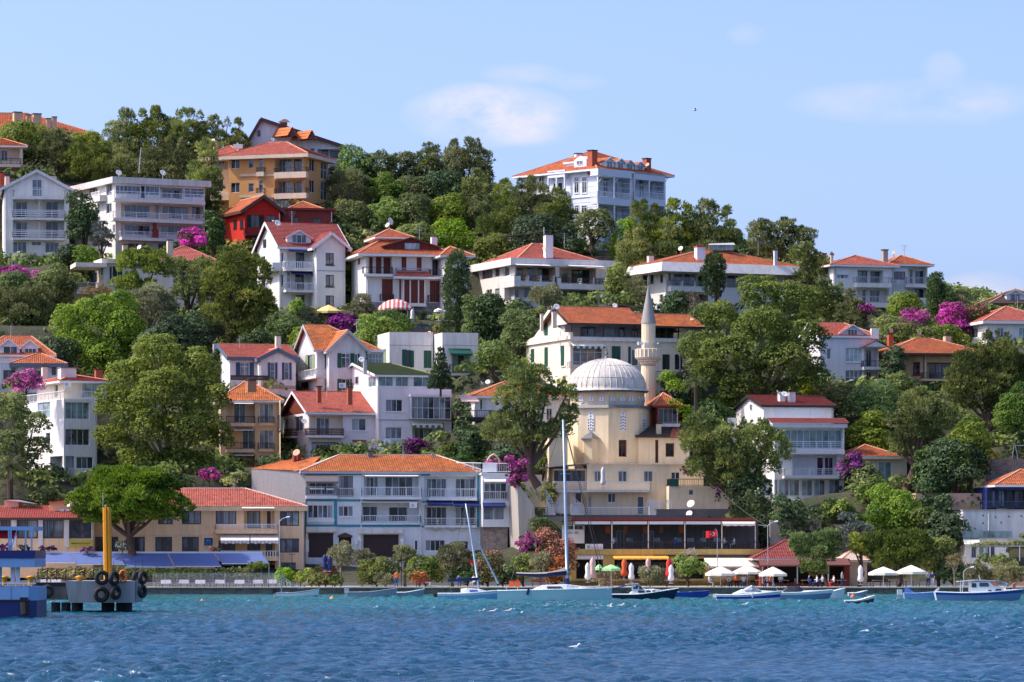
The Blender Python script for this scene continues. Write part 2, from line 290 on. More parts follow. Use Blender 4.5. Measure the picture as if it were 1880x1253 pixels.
# ------------------------------------------------------------------ house kit
UNIT=bpy.data.meshes.new('pane')
UNIT.from_pydata([(x,y,z)for z in(0,1)for y in(0,1)for x in(0,1)],[],[(0,1,5,4),(1,3,7,5),(3,2,6,7),(2,0,4,6),(4,5,7,6),(0,2,3,1)])
UM={}
def unit(name,mat,o,a,b,c,par):
    if(name,mat)not in UM:
        me=UNIT.copy();me.name=name;me.materials.append(M(mat));UM[name,mat]=me
    ob=bpy.data.objects.new(name,UM[name,mat]);COL.objects.link(ob);ob.parent=par
    l=o-ORG[par]
    ob.matrix_local=Matrix(((a.x,b.x,c.x,l.x),(a.y,b.y,c.y,l.y),(a.z,b.z,c.z,l.z),(0,0,0,1)))
    ORG[ob]=ORG[par];return ob
GROUND=[]      # points the hillside passes through
HOUSES=[]
class House:
    def __init__(s,name,label,px,py,Y,cat='house',group=None,anchor=True):
        s.o=empty(name,P(px,py,Y),label,cat,group);s.o['kind']='thing';s.boxes=[];s.walls={};s.faces=[];s.Y=Y
        if anchor:GROUND.append(P(px,py,Y));GROUND.append(P(px,py,Y)+Vector((0,9,1.0)))
        HOUSES.append(s)
    def wmb(s,mat):return s.walls.setdefault(mat,MB())
    def finish(s):
        for b in s.boxes[:2]:
            if b.z1-b.z0>6 and random.random()<.7:
                mb=MB();F=b.F;u=b.W-.18 if random.random()<.6 else .2;mb.tube([F.at(u,b.z1-.1,.09),F.at(u,b.z0+.3,.09)],.055,6);mb.build('drainpipe',random.choice(('pwhite','pgrey','offwhite')),s.o)
        for f in s.faces:f.emit()
        for k,mb in s.walls.items():mb.build('wall',k,s.o)
    def part(s,name,mat,fn,smooth=False,par=None):
        mb=MB();fn(mb);return mb.build(name,mat,par or s.o,smooth)
    def pbox(s,name,mat,px0,py0,px1,py1,Y,dep,yaw=0,par=None):
        a=P(px0,py1,Y);b=P(px1,py1,Y);d=Vector((math.cos(yaw),math.sin(yaw),0));W=(b.x-a.x);h=Zp(py0,Y)-Zp(py1,Y)
        mb=MB();mb.box(a,d*W,Vector((-d.y,d.x,0))*dep,Z*h);return mb.build(name,mat,par or s.o)
    def chim(s,px0,py0,px1,py1,Y,mat='offwhite',cap='pdark',pots=0,yaw=.35):
        a=P(px0,py1,Y);W=(px1-px0)*Y/FL;h=Zp(py0,Y)-a.z;d=Vector((math.cos(yaw),math.sin(yaw),0));b=Vector((-d.y,d.x,0));W*=.85
        mb=MB();mb.box(a-Z*.8,d*W,b*W*.9,Z*(h+.8-.12));o=mb.build('chimney',mat,s.o)
        mb=MB();mb.box(a-d*.08-b*.08+Z*(h-.12),d*(W+.16),b*(W*.9+.16),Z*.12)
        for k in range(pots):mb.cbox(a+d*W*(k+.5)/pots+b*W*.4+Z*h,.12,.12,.25)
        mb.build('chimney_cap',cap,o)
    def dish(s,px,py,rpx,Y,mat='dishw',az=-.6,el=.5):
        c=P(px,py,Y);r=rpx*Y/FL;dirv=Vector((math.sin(az)*math.cos(el),-math.cos(az)*math.cos(el),math.sin(el)))
        q=dirv.to_track_quat('Z','Y');mb=MB()
        mb.lathe((0,0,0),[(0.001,0),(r*.5,r*.06),(r,r*.24),(r*.97,r*.28),(r*.5,r*.10),(.001,r*.04)],14)
        mb.v=[tuple(c+q@Vector(v))for v in mb.v];mb.tube([c+q@Vector((0,-r*.8,r*.1)),c+dirv*r*.9],.02,4);mb.tube([c-dirv*.05,c-dirv*.1-Z*r*1.7],.04,5)
        return mb.build('satellite_dish',mat,s.o,True)
    def aircon(s,px,py,Y,w=.8):
        c=P(px,py,Y);mb=MB();mb.box(c-Vector((w/2,.3,.3)),(w,0,0),(0,.3,0),(0,0,.58));o=mb.build('air_conditioner','pwhite',s.o)
        mb=MB();mb.tube([c+Vector((-.1,-.29,0)),c+Vector((-.1,-.33,0))],.21,12);mb.build('fan_grille','pgrey',o)
def hitu(px,o,d):
    n=Vector((d.y,-d.x,0));k=(px-CX)/FL;t=n.dot(o)/(n.x*k+n.y);return(Vector((t*k,t,0))-Vector((o.x,o.y,0))).dot(d),t
class Face:
    def __init__(s,h,o,d,u0,u1,z0,z1,mat,par=None,skip=False):
        s.h=h;s.o=Vector((o.x,o.y,0));s.d=d;s.n=Vector((d.y,-d.x,0));s.u0,s.u1,s.z0,s.z1=u0,u1,z0,z1;s.mat=mat;s.op=[];s.par=par;s.skip=skip
        h.faces.append(s)
    def at(s,u,z,out=0):return s.o+s.d*u+s.n*out+Z*z
    def uz(s,px,py,out=0):
        o=s.o+s.n*out;u,t=hitu(px,o,s.d);return u,Zp(py,t)
    def rect(s,x0,y0,x1,y1,out=0):
        o=s.o+s.n*out;ua,ta=hitu(x0,o,s.d);ub,tb=hitu(x1,o,s.d);t=(ta+tb)/2
        return min(ua,ub),max(ua,ub),Zp(y1,t),Zp(y0,t)
    def emit(s):
        if s.skip:return
        mb=s.h.wmb(s.mat);E=1e-4
        op=[(max(a,s.u0),min(b,s.u1),max(c,s.z0),min(e,s.z1),dp,rm)for a,b,c,e,dp,rm in s.op]
        us=sorted({s.u0,s.u1,*[q[0]for q in op],*[q[1]for q in op]});
        for a,b in zip(us,us[1:]):
            if b-a<E:continue
            mu=(a+b)/2;cov=sorted([(q[2],q[3])for q in op if q[0]-E<mu<q[1]+E]);z=s.z0
            for c,e in cov+[(s.z1,s.z1)]:
                if c>z+E:mb.poly([s.at(a,z),s.at(b,z),s.at(b,c),s.at(a,c)])
                z=max(z,e)
        for a,b,c,e,dp,rm in op:
            m2=s.h.wmb(rm or s.mat)
            for(p,q)in(((a,c),(b,c)),((b,c),(b,e)),((b,e),(a,e)),((a,e),(a,c))):m2.poly([s.at(*p),s.at(*q),s.at(*q,-dp),s.at(*p,-dp)])
    def win(s,x0,y0,x1,y1,n=2,rows=1,fr='pwhite',g=None,dep=.16,sill=None,sh=None,name='window',par=None,shut=None,proud=False,fw=.06,half=False):
        u0,u1,z0,z1=s.rect(x0,y0,x1,y1);par=par or s.par or s.h.o;sub=par is not s.h.o
        if proud:off=.02
        else:s.op.append((u0,u1,z0,z1,dep,None));off=-dep
        mb=MB();t=.07
        def b(a,c,za,zb,o=0,th=t):mb.box(s.at(a,za,off+o),s.d*(c-a),s.n*th,Z*(zb-za))
        b(u0,u0+fw,z0,z1);b(u1-fw,u1,z0,z1);b(u0+fw,u1-fw,z0,z0+fw);b(u0+fw,u1-fw,z1-fw,z1)
        W=u1-u0-2*fw;H=z1-z0-2*fw;mw=fw*.8
        for k in range(1,n):u=u0+fw+W*k/n;b(u-mw/2,u+mw/2,z0+fw,z1-fw,0,t*.9)
        for k in range(1,rows):
            z=z0+fw+H*(k/rows if not half else .72);b(u0+fw,u1-fw,z-mw/2,z+mw/2,0,t*.8)
        if sill:b(u0-.08,u1+.08,z0-.10,z0-.005,dep if not proud else 0,.10)
        wob=mb.build(name if not sub else name+'_frame',fr,par)
        if proud and False:pass
        gs=g or random.choice(('gd','gc','gb','gd gc','gc gb','gd gb'));gl=gs.split();pp=wob if not sub else par
        for k in range(n):
            a=u0+fw+W*k/n;c=u0+fw+W*(k+1)/n
            unit('pane',gl[k%len(gl)],s.at(a,z0+fw,off),s.d*(c-a),s.n*.02,Z*H,pp)
        if sh:
            sw=(u1-u0)/2*.95
            for a in((u0-sw,u1)if shut is None else shut=='l' and(u0-sw,)or(u1,)):s.shutter(a,a+sw,z0,z1,sh,pp)
        return wob
    def shutter(s,u0,u1,z0,z1,mat,par=None,off=.015):
        mb=MB();mb.box(s.at(u0,z0,off),s.d*(u1-u0),s.n*.035,Z*(z1-z0));n=max(4,int((z1-z0)/.14))
        for k in range(n):z=z0+(z1-z0)*(k+.3)/n;mb.box(s.at(u0+.06,z,off+.035),s.d*(u1-u0-.12),s.n*.02,Z*.06)
        return mb.build('shutter',mat,par or s.par or s.h.o)
    def shut(s,x0,y0,x1,y1,mat,dep=0,n=1):
        u0,u1,z0,z1=s.rect(x0,y0,x1,y1)
        for k in range(n):s.shutter(u0+(u1-u0)*k/n+.01,u0+(u1-u0)*(k+1)/n-.01,z0,z1,mat)
    def loggia(s,x0,y0,x1,y1,dep=1.4,mat=None):
        u0,u1,z0,z1=s.rect(x0,y0,x1,y1);s.op.append((u0,u1,z0,z1,dep,mat))
        return Face(s.h,s.o-s.n*dep,s.d,u0-.01,u1+.01,z0,z1,mat or s.mat,s.par)
    def door(s,x0,y0,x1,y1,mat='garage',n=1,dep=.2):
        u0,u1,z0,z1=s.rect(x0,y0,x1,y1);s.op.append((u0,u1,z0,z1,dep,None));mb=MB();w=(u1-u0)/n
        for k in range(n):mb.box(s.at(u0+k*w+.012,z0,-dep),s.d*(w-.024),s.n*(.05+.012*(k%2)),Z*(z1-z0))
        mb.box(s.at(u0,z0,-dep),s.d*(u1-u0),s.n*.03,Z*(z1-z0));return mb.build('door',mat,s.par or s.h.o)
    def slab(s,x0,y0,x1,y1,out,mat,name='slab',ext=0,back=0):
        u0,u1,z0,z1=s.rect(x0,y0,x1,y1,out);mb=MB();mb.box(s.at(u0,z0,-back),s.d*(u1-u0+ext),s.n*(out+back),Z*(z1-z0));return mb.build(name,mat,s.par or s.h.o)
    def rail(s,x0,x1,yr,yf,out,style='bars',mat='pwhite',sides=(1,1),back=0,par=None):
        u0,u1,z0,z1=s.rect(x0,yr,x1,yf,out);o=out-.05;pts=[]
        if sides[0]:pts.append(s.at(u0,z0,back))
        pts+=[s.at(u0,z0,o),s.at(u1,z0,o)]
        if sides[1]:pts.append(s.at(u1,z0,back))
        mb=MB();railing(mb,pts,z1-z0,style);return mb.build('railing',mat,par or s.par or s.h.o)
    def balc(s,x0,x1,yr,yf,yb,out=1.2,style='bars',mat=None,rmat='pwhite',sides=(1,1)):
        sl=s.slab(x0,yf,x1,yb,out,mat or s.mat,'balcony_slab');s.rail(x0,x1,yr,yf,out,style,rmat,sides);return sl
    def awn(s,x0,x1,yt,yb,out=1.5,mat='awn_white',val=0,vmat=None,dx=0,name='awning'):
        o=s.o+s.n*out;ua,ta=hitu(x0+dx,o,s.d);ub,tb=hitu(x1+dx,o,s.d);zb=Zp(yb,(ta+tb)/2);u0,u1,_,zt=s.rect(x0,yt,x1,yt+1)
        mb=MB();a,b,c,d=s.at(ua,zb,out),s.at(ub,zb,out),s.at(ub,zt,.02),s.at(ua,zt,.02);th=Z*.04
        mb.loft([[a,b,c,d],[a+th,b+th,c+th,d+th]])
        ob=mb.build(name,mat,s.par or s.h.o)
        if val:
            mb=MB();n=max(6,int((ub-ua)/.35))
            for k in range(n):mb.box(s.at(ua+(ub-ua)*k/n,zb-val*(1 if k%2 else .8),out),s.d*((ub-ua)/n),s.n*.02,Z*val*(1 if k%2 else .8))
            mb.build('valance',vmat or mat,ob)
        return ob
def railing(mb,pts,h,style):
    for p,q in zip(pts,pts[1:]):
        L=(q-p).length
        if L<.05:continue
        t=(q-p)/L;np_=max(1,round(L/1.6))
        if style=='solid':mb.bar(p+Z*h/2,q+Z*h/2,.12,h);continue
        for k in range(np_+1):c=p+t*L*k/np_;mb.bar(c,c+Z*h,.06)
        mb.bar(p+Z*h,q+Z*h,.07)
        if style=='bars':
            mb.bar(p+Z*.1,q+Z*.1,.04);n=max(2,int(L/.2))
            for k in range(1,n):c=p+t*L*k/n;mb.bar(c+Z*.1,c+Z*h,.03)
        elif style=='slats':
            for z in(.25,.55,.8):mb.bar(p+Z*h*z,q+Z*h*z,.04,.10)
        elif style=='rails':
            for z in(.25,.5,.75):mb.bar(p+Z*h*z,q+Z*h*z,.035)
        elif style=='balus':
            mb.bar(p+Z*.06,q+Z*.06,.14,.12);n=max(2,int(L/.28))
            for k in range(1,n):c=p+t*L*k/n;mb.bar(c+Z*.1,c+Z*h,.12)
        elif style=='wood':
            for z in(.2,.5,.8):mb.bar(p+Z*h*z,q+Z*h*z,.05,.16)
class Box:
    def __init__(s,h,pxc,Y,yaw,pxf,pyb,pyt,D=None,pxs=None,mat='white',found=4,W=None,v0=0):
        s.h=h;s.yaw=yaw=math.radians(yaw);d=Vector((math.cos(yaw),math.sin(yaw),0));b=Vector((-d.y,d.x,0));c=P(pxc,HY,Y);c.z=0
        u=hitu(pxf,c,d)[0]if W is None else W
        s.W=abs(u);s.O=c if yaw>=0 else c-d*s.W
        if pxs is not None:
            s.D=abs(hitu(pxs,c,b)[0])
        else:s.D=D
        s.d,s.b=d,b;s.z0=Zp(pyb,Y)-found;s.zb=Zp(pyb,Y);s.z1=Zp(pyt,Y);s.mat=mat;s.Y=Y
        W,D,O=s.W,s.D,s.O
        s.F=Face(h,O,d,0,W,s.z0,s.z1,mat);s.L=Face(h,O+b*D,-b,0,D,s.z0,s.z1,mat);s.R=Face(h,O+d*W,b,0,D,s.z0,s.z1,mat);s.B=Face(h,O+b*D+d*W,-d,0,W,s.z0,s.z1,mat)
        h.boxes.append(s);s.top()
    def at(s,u,v,z):return s.O+s.d*u+s.b*v+Z*z
    def top(s):s.h.wmb(s.mat).poly([s.at(0,0,s.z1),s.at(s.W,0,s.z1),s.at(s.W,s.D,s.z1),s.at(0,s.D,s.z1)])
    def flat(s,ov=.3,th=.3,mat='offwhite',name='roof',dz=0):
        mb=MB();mb.box(s.at(-ov,-ov,s.z1+.004+dz),s.d*(s.W+2*ov),s.b*(s.D+2*ov),Z*th);return mb.build(name,mat,s.h.o)
    def parapet(s,hgt,th=.25,mat=None,ov=.0):
        mb=MB();W,D=s.W,s.D
        for(u,v,a,b)in((-ov,-ov,W+2*ov,th),(-ov,D+ov-th,W+2*ov,th),(-ov,th-ov,th,D+2*ov-2*th),(W+ov-th,th-ov,th,D+2*ov-2*th)):mb.box(s.at(u,v,s.z1+.003),s.d*a,s.b*b,Z*hgt)
        return mb.build('parapet',mat or s.mat,s.h.o)
    def roof(s,pyr=None,rise=None,ov=.6,axis='u',h0=None,h1=None,mat='roof_orange',fas='pwhite',cap='ridge',u0=0,u1=None,v0=0,v1=None,ze=None,fh=.22,ridge=.5,name='roof',tri=None,capw=.16):
        u1=s.W if u1 is None else u1;v1=s.D if v1 is None else v1;ze=s.z1+.01 if ze is None else ze
        if axis=='u':A0,A1,B0,B1=u0,u1,v0,v1;f=lambda a,b,z:s.at(a,b,z)
        else:A0,A1,B0,B1=v0,v1,u0,u1;f=lambda a,b,z:s.at(b,a,z)
        bm=B0+(B1-B0)*ridge
        if pyr is not None:rise=Zp(pyr,f((A0+A1)/2,bm,0).y)-ze
        g0,g1=h0 is None,h1 is None
        a0,a1,b0,b1=A0-ov,A1+ov,B0-ov,B1+ov
        if g0:a0=A0-min(ov,.5)
        if g1:a1=A1+min(ov,.5)
        r0=a0 if g0 else A0+h0;r1=a1 if g1 else A1-h1
        if not g0 and not g1 and r0>r1:r0=r1=(r0+r1)/2
        zr=ze+rise;mb=MB();R0,R1=f(r0,bm,zr),f(r1,bm,zr);c00,c10,c11,c01=f(a0,b0,ze),f(a1,b0,ze),f(a1,b1,ze),f(a0,b1,ze)
        courses(mb,c00,c10,R1,R0);courses(mb,c11,c01,R0,R1)
        if not g0:courses(mb,c01,c00,R0,R0)
        if not g1:courses(mb,c10,c11,R1,R1)
        ob=mb.build(name,mat,s.h.o,uv=True)
        mb=MB();up=Z*.05
        if(R1-R0).length>.1:mb.bar(R0+up,R1+up,capw,.12)
        for g,cs,R in((g0,(c00,c01),R0),(g1,(c10,c11),R1)):
            if not g:
                for c in cs:mb.bar(c+up,R+up,capw,.1)
        if cap:mb.build('ridge_tiles',cap,ob)
        mb=MB()
        if not(g0 or g1):
            mb.loft([[c-Z*fh for c in(c00,c10,c11,c01)],[c-Z*.004 for c in(c00,c10,c11,c01)]])
        else:
            def pr(p,q):
                n=(p+q)/2-f((a0+a1)/2,bm,0);n.z=0
                n.normalize();mb.loft([[p-Z*fh,q-Z*fh,q-Z*fh-n*.4,p-Z*fh-n*.4],[p-Z*.004,q-Z*.004,q-Z*.004-n*.3,p-Z*.004-n*.3]])
            pr(c00,c10);pr(c11,c01)
            for g,cs,R in((g0,(c00,c01),R0),(g1,(c10,c11),R1)):
                if g:
                    for c in cs:mb.bar(c-Z*fh*.5,R-Z*fh*.5,.08,fh*1.2)
                else:pr(*cs)
        mb.build('fascia',fas,ob)
        for g,a in((g0,A0),(g1,A1)):
            if g:
                k=rise/(bm-b0);k2=rise/(b1-bm);q=s.h.wmb(tri or s.mat);e=.12
                q.poly([f(a,B0,ze-.02),f(a,B0,ze+k*ov-e),f(a,bm,zr-e),f(a,B1,ze+k2*ov-e),f(a,B1,ze-.02)])
        s.zr=zr;return ob
    def dormer(s,px0,py0,px1,py1,v,dep=2.5,mat=None,rmat='roof_orange',fr='pwhite',g='gc',n=2,wx=None,yaw=None,arch=False,pitch=.5):
        """small gabled dormer whose front stands at distance v behind the front wall"""
        mat=mat or s.mat;o=s.O+s.b*v;h=s.h;F0=Face(h,o,s.d,0,1,0,1,mat,skip=True);u0,u1,z0,z2=F0.rect(px0,py0,px1,py1);W=u1-u0;rise=min(W*.5*pitch,(z2-z0)*.6);z1=z2-rise
        mb=MB();pr=[(u0,z0-.6),(u1,z0-.6),(u1,z1),((u0+u1)/2,z2-.05),(u0,z1)]
        mb.loft([[F0.at(u,z)for u,z in pr],[F0.at(u,z,-dep)for u,z in pr]]);ob=mb.build('dormer',mat,h.o)
        mb=MB();um=(u0+u1)/2;e=.2
        for sg in(-1,1):
            ue=um+sg*(W/2+e);p=[F0.at(ue,z1-e*pitch,.25),F0.at(um,z2,.25),F0.at(um,z2,-dep),F0.at(ue,z1-e*pitch,-dep)]
            if sg>0:courses(mb,p[0],p[3],p[2],p[1])
            else:courses(mb,p[3],p[0],p[1],p[2])
        mb.build('dormer_roof',rmat,ob,uv=True)
        mb=MB()
        for sg in(-1,1):mb.bar(F0.at(um+sg*(W/2+e),z1-e*pitch-.06,.24),F0.at(um,z2-.06,.24),.06,.16)
        mb.build('bargeboard',fr if fr!='pdark' else 'pdark',ob)
        F0.par=ob
        x=wx or(px0+(px1-px0)*.2,py0+(py1-py0)*.35,px1-(px1-px0)*.2,py1);F0.win(*x,n=n,fr=fr,g=g,proud=True,par=ob);return ob
def courses(mb,a,b,c,d):
    """stepped rows of tiles from the eave a-b up to the top edge d-c"""
    a,b,c,d=(Vector(q)for q in(a,b,c,d));L=(((d+c)-(a+b))/2).length;n=max(2,int(L/.36));t=(b-a).normalized()
    nr=(b-a).cross(d-a)
    if nr.length<1e-6:nr=(b-a).cross(c-a)
    nr.normalize()
    if nr.z<0:nr=-nr
    lift=nr*.055
    for i in range(n):
        p0,p1=a.lerp(d,i/n),b.lerp(c,i/n);q0,q1=a.lerp(d,(i+1)/n),b.lerp(c,(i+1)/n)
        us=[(p-a).dot(t)for p in(p0,p1,q1,q0)]
        mb.poly([p0+lift,p1+lift,q1,q0],[(us[0],i+.1),(us[1],i+.1),(us[2],i+.9),(us[3],i+.9)])
        mb.poly([p0,p1,p1+lift,p0+lift],[(us[0],i+.1),(us[1],i+.1),(us[1],i+.1),(us[0],i+.1)])
def text(s,body,par,face,x0,y0,x1,y1,mat,out=.05):
    u0,u1,z0,z1=face.rect(x0,y0,x1,y1,out);cu=bpy.data.curves.new('lettering','FONT');cu.body=body;cu.size=1;cu.extrude=.004;cu.resolution_u=2
    t_=bpy.data.objects.new('t',cu);COL.objects.link(t_);bpy.context.view_layer.update();dg=bpy.context.evaluated_depsgraph_get();me=bpy.data.meshes.new_from_object(t_.evaluated_get(dg));bpy.data.objects.remove(t_);me.materials.clear();me.materials.append(M(mat));me.name='lettering'
    xs=[v.co.x for v in me.vertices];ys=[v.co.y for v in me.vertices];a,b=min(xs),min(ys);sx=(u1-u0)/(max(xs)-a);sz=(z1-z0)/(max(ys)-b);o0=ORG[par]
    for v in me.vertices:v.co=face.at(u0+(v.co.x-a)*sx,z0+(v.co.y-b)*sz,out+v.co.z)-o0
    ob=bpy.data.objects.new('lettering',me);COL.objects.link(ob);ob.parent=par;ORG[ob]=o0;return ob
# ------------------------------------------------------------------ the houses, hill top first
def B(*a,**k):return Box(*a,**k)
R3=('gd gb','gd gc','gc gd')
# -- hilltop villa far left
h=House('hilltop_villa','low orange roofed villa on the far left hilltop with a row of stubby chimneys',80,252,562)
b=B(h,-60,562,8,165,256,243,D=12,mat='tan');b.roof(pyr=209,ov=.8,h0=4,h1=9,mat='roof_orange',fas='offwhite')
for x0,y0,x1,y1 in((26,205,43,216),(49,210,58,224),(62,208,79,217),(86,217,96,236),(97,214,106,231)):h.chim(x0,y0,x1,y1,564,'tan')
for x in(80,100,120):b.F.win(x,245,x+10,254,fr='pbrown',g='gd')
h.finish()
h=House('hillside_house','beige house mostly hidden by trees at the left edge above the gabled apartments',10,330,540)
b=B(h,-30,540,8,42,330,268,D=9,mat='beige');b.roof(rise=1.5,ov=.7,h0=4,h1=4,mat='roof_orange')
g=b.F.loggia(-10,272,36,296,1.2);g.win(2,276,14,296,g='gd');b.F.balc(-15,38,291,302,307,1.1,'bars',rmat='pdark')
g=b.F.loggia(-10,308,36,328,1.2);g.win(4,310,20,328,g='gd');h.finish()
# -- gabled apartments, far left
h=House('apartment_house','white gable fronted apartment house at the left edge with slatted balconies',60,488,522)
b=B(h,8,522,9,127,490,348,D=12,mat='white');b.roof(pyr=320,ov=.7,axis='v',mat='roof_orange',fas='lilac',fh=.3);Fc=b.F
Fc.win(59,330,77,361,2,2,g='gb',name='balcony_door',proud=True);Fc.balc(25,119,348,361,366,1.2,'rails')
for yr,yf,yb,yt in((386,400,404,367),(423,437,441,404)):
    g=Fc.loggia(24,yt,118,yf,1.3);g.win(29,yt+4,50,yf,2,g='gd gb');g.win(84,yt+4,107,yf,2,g='gd gd gb');Fc.balc(23,119,yr,yf,yb,1.0,'slats')
    h.pbox('divider','white',71,yt,73,yf,522.3,1.0,.15)
    h.pbox('glass_screen','gt',24.5,yt+1,28,yf-1,522.4,.06,.15)
Fc.win(24,444,49,466,3,g='gb');Fc.win(83,445,108,467,3,g='gb');Fc.win(58,444,76,451,2,g='gd');Fc.rail(79,127,464,474,1.2,'slats');Fc.slab(79,474,127,477,1.2,'white','balcony_slab')
h.chim(94,322,106,334,526,'cream');h.chim(0,316,9,330,528,'brickred');h.chim(10,322,19,334,526,'offwhite')
h.pbox('porch_roof','pwhite',27,474,64,494,518.5,.3,.1);h.finish()
# -- white flat roofed block
h=House('apartment_block','white flat roofed apartment block with weathered concrete eaves and glazed top balcony',290,468,518)
b=B(h,212,518,27,376,470,337,pxs=138,mat='offwhite');b.flat(.7,.85,'stained');Fc=b.F
g=Fc.loggia(294,345,337,365,1.5);g.win(298,349,335,364,4,g='gb gd gd gb')
Fc.win(212.5,341,258,357,6,g='gb');Fc.win(267,342,293,359,3,g='gb');Fc.win(338.5,346,375,363,3,2,g='gb',half=True);Fc.door(259,342,266,364,'black')
Fc.balc(210,377,354.5,367,373,1.5,'rails')
g=Fc.loggia(222,376,374,402,1.3,'cream');g.win(228,377,275,400,4,g='gb');g.win(298,379,309,393,1,g='gb');g.win(310,380,346,402,3,g='gd gb gc');g.win(352,380,373,402,3,g='gb');h.pbox('divider','grey',286,377,292,402,522,.6,.47)
Fc.balc(208,377,392,403,409,1.5,'rails')
g=Fc.loggia(222,413,374,433,1.3,'pinkwhite');g.win(229,414,276,432,4,g='gb gb gd gb');g.win(296,416,345,432,4,g='gc gd gb gc');h.pbox('barbecue_flue','redbrown',283,409,288,436,519.5,.4,.47);h.pbox('barbecue','redbrown',281,421,292,436,519,.6,.47)
Fc.balc(224,350,427,437,443,1.3,'rails');Fc.win(235,447,275,464,3,g='gb');Fc.win(290,448,320,464,2)
L=b.L;L.win(163,341,179,358,3,g='gb gd');L.win(195,338,205,359,2,g='gb');L.win(195,374,205,392,2,g='gd gb');L.balc(166,183,353,360,371,1.0,'rails');L.win(207,413,211,428,1);L.win(168,385,180,400,2)
h.dish(218,318,6,522,az=.5);h.dish(299,318,6,524,az=.6)
h.part('aerial','pgrey',lambda m:(m.tube([P(255,318,524),P(257,290,524),P(259,272,524)],.05,5),m.bar(P(250,297,524),P(262,288,524),.04),m.bar(P(252,303,524),P(262,296,524),.04)));h.finish()
# -- brown gabled house behind, dormers
h=House('chalet','large white chalet with long dark brown gable roof and two orange dormers on the hilltop',545,330,552)
b=B(h,459,552,5,628,345,268,D=11,mat='greywhite');b.roof(pyr=225,ov=.7,axis='v',ridge=.12,mat='roof_orange',fas='pbrown',fh=.4)
b.F.win(473,240,478,251,1,fr='pbrown',g='gd',proud=True);b.F.win(551,272,560,283,1,fr='pbrown',g='gd');b.F.win(570,273,577,290,1,fr='pbrown',g='gd')
g=b.F.loggia(583,274,627,297,1.6);g.win(590,276,603,296,2,fr='pbrown',g='gb gd');g.win(606,278,625,296,2,fr='pbrown',g='gd');b.F.balc(606,633,291,304,306,1.2,'solid','grey','grey')
g=b.F.loggia(600,309,627,325,1.6);g.win(605,311,625,325,2,g='gd');b.F.balc(604,632,322,334,336,1.2,'solid','grey','grey')
for x0,x1,y0,y1,pk in((505,544,246,233,537),(548,581,256,239,573)):
    w_=(x1-x0)/2
    def dm(m,x0=x0,x1=x1,y0=y0,y1=y1,pk=pk):
        a,t,c=P(pk-9,y1+16,549),P(pk,y1,549),P(pk+9,y1+17,549);k=Vector((-2.6,3.5,.1));m.poly([a,t,t+k,a+k]);courses(m,a,a+k,t+k,t);courses(m,c+k,c,t,t+k)
    o_=h.part('dormer_roof','roof_old',dm)
    h.part('dormer_gable','pbrown',lambda m,pk=pk,y1=y1:(m.loft([[P(pk-8,y1+17,549.2),P(pk,y1+2,549.2),P(pk+8,y1+17,549.2)],[P(pk-8,y1+17,552),P(pk,y1+2,552),P(pk+8,y1+17,552)]])),par=o_)
h.chim(516,222,530,234,553,'peach','pbrown');h.part('chimney_hood','roof_dark',lambda m:m.loft([[P(511,225,552),P(534,225,552),P(534,225,555),P(511,225,555)],[P(520,219,553),P(526,219,553),P(526,219,554),P(520,219,554)]]));h.finish()
# -- ochre apartments
h=House('ochre_apartments','ochre clad apartment building with cream floor bands and red hipped roof',510,388,534)
b=B(h,559,532,-19,420,388,283,D=9,mat='ochre');b.roof(pyr=262,ov=.9,h0=4,h1=4.5,mat='roof_red',fas='beige',fh=.5);Fc=b.F
for yt,yf,ys,yr in((286,316,329,308),(330,355,367,346)):
    g=Fc.loggia(504,yt,556,yf,1.8,'tan');g.win(509,yt+3,536,yf,3,g='gc gb');g.win(540,yt+5,553,yf,2,fr='pbrown',g='gd');Fc.balc(503,562,yr,yf,ys-2,.9,'bars','beige','pdark',(1,1))
    Fc.win(456,yt+7,466,yt+23,1,g='gb');Fc.win(475,yt+1,483,yf,1,g='gb',rows=2,half=True,name='balcony_door');Fc.slab(470,yf,484,yf+8,.5,'beige','balcony_slab');Fc.rail(470,484,yr,yf,.5,'bars','pdark');Fc.slab(440,yf+4,470,yf+8,.12,'beige','cornice');Fc.slab(484,yf+4,503,yf+8,.12,'beige','cornice')
    Fc.win(424,yt+6,440,yt+24,2,fr='pwhite',g='gd gb')
Fc.win(501,364,533,382,5,2,fr='pbrown',g='gc');R=b.R
for yt in(295,334):R.win(589,yt,601,yt+34,2,2,g='gb');R.win(568,yt-3,578,yt+20,2,fr='pwhite',g='gd')
b2=B(h,446,538,-12,378,372,289,D=8,mat='tan');b2.roof(pyr=268,ov=.9,h0=2.5,h1=3,mat='roof_red',fas='beige',fh=.45);g=b2.F.loggia(382,290,418,312,1.2);g.win(386,291,412,306,4,fr='pwhite',g='gd gb');b2.F.balc(386,424,353,360,368,1.2,'solid','beige','beige');b2.F.win(420,330,440,352,2,g='gd');b2.F.win(390,330,410,352,2,g='gd')
h.dish(391,260,5,536,az=-.5);h.chim(393,256,400,272,538,'tan');h.dish(501,257,4,536,az=.5);h.pbox('roof_hatch','offwhite',428,265,445,273,537,1.2)
h.finish()
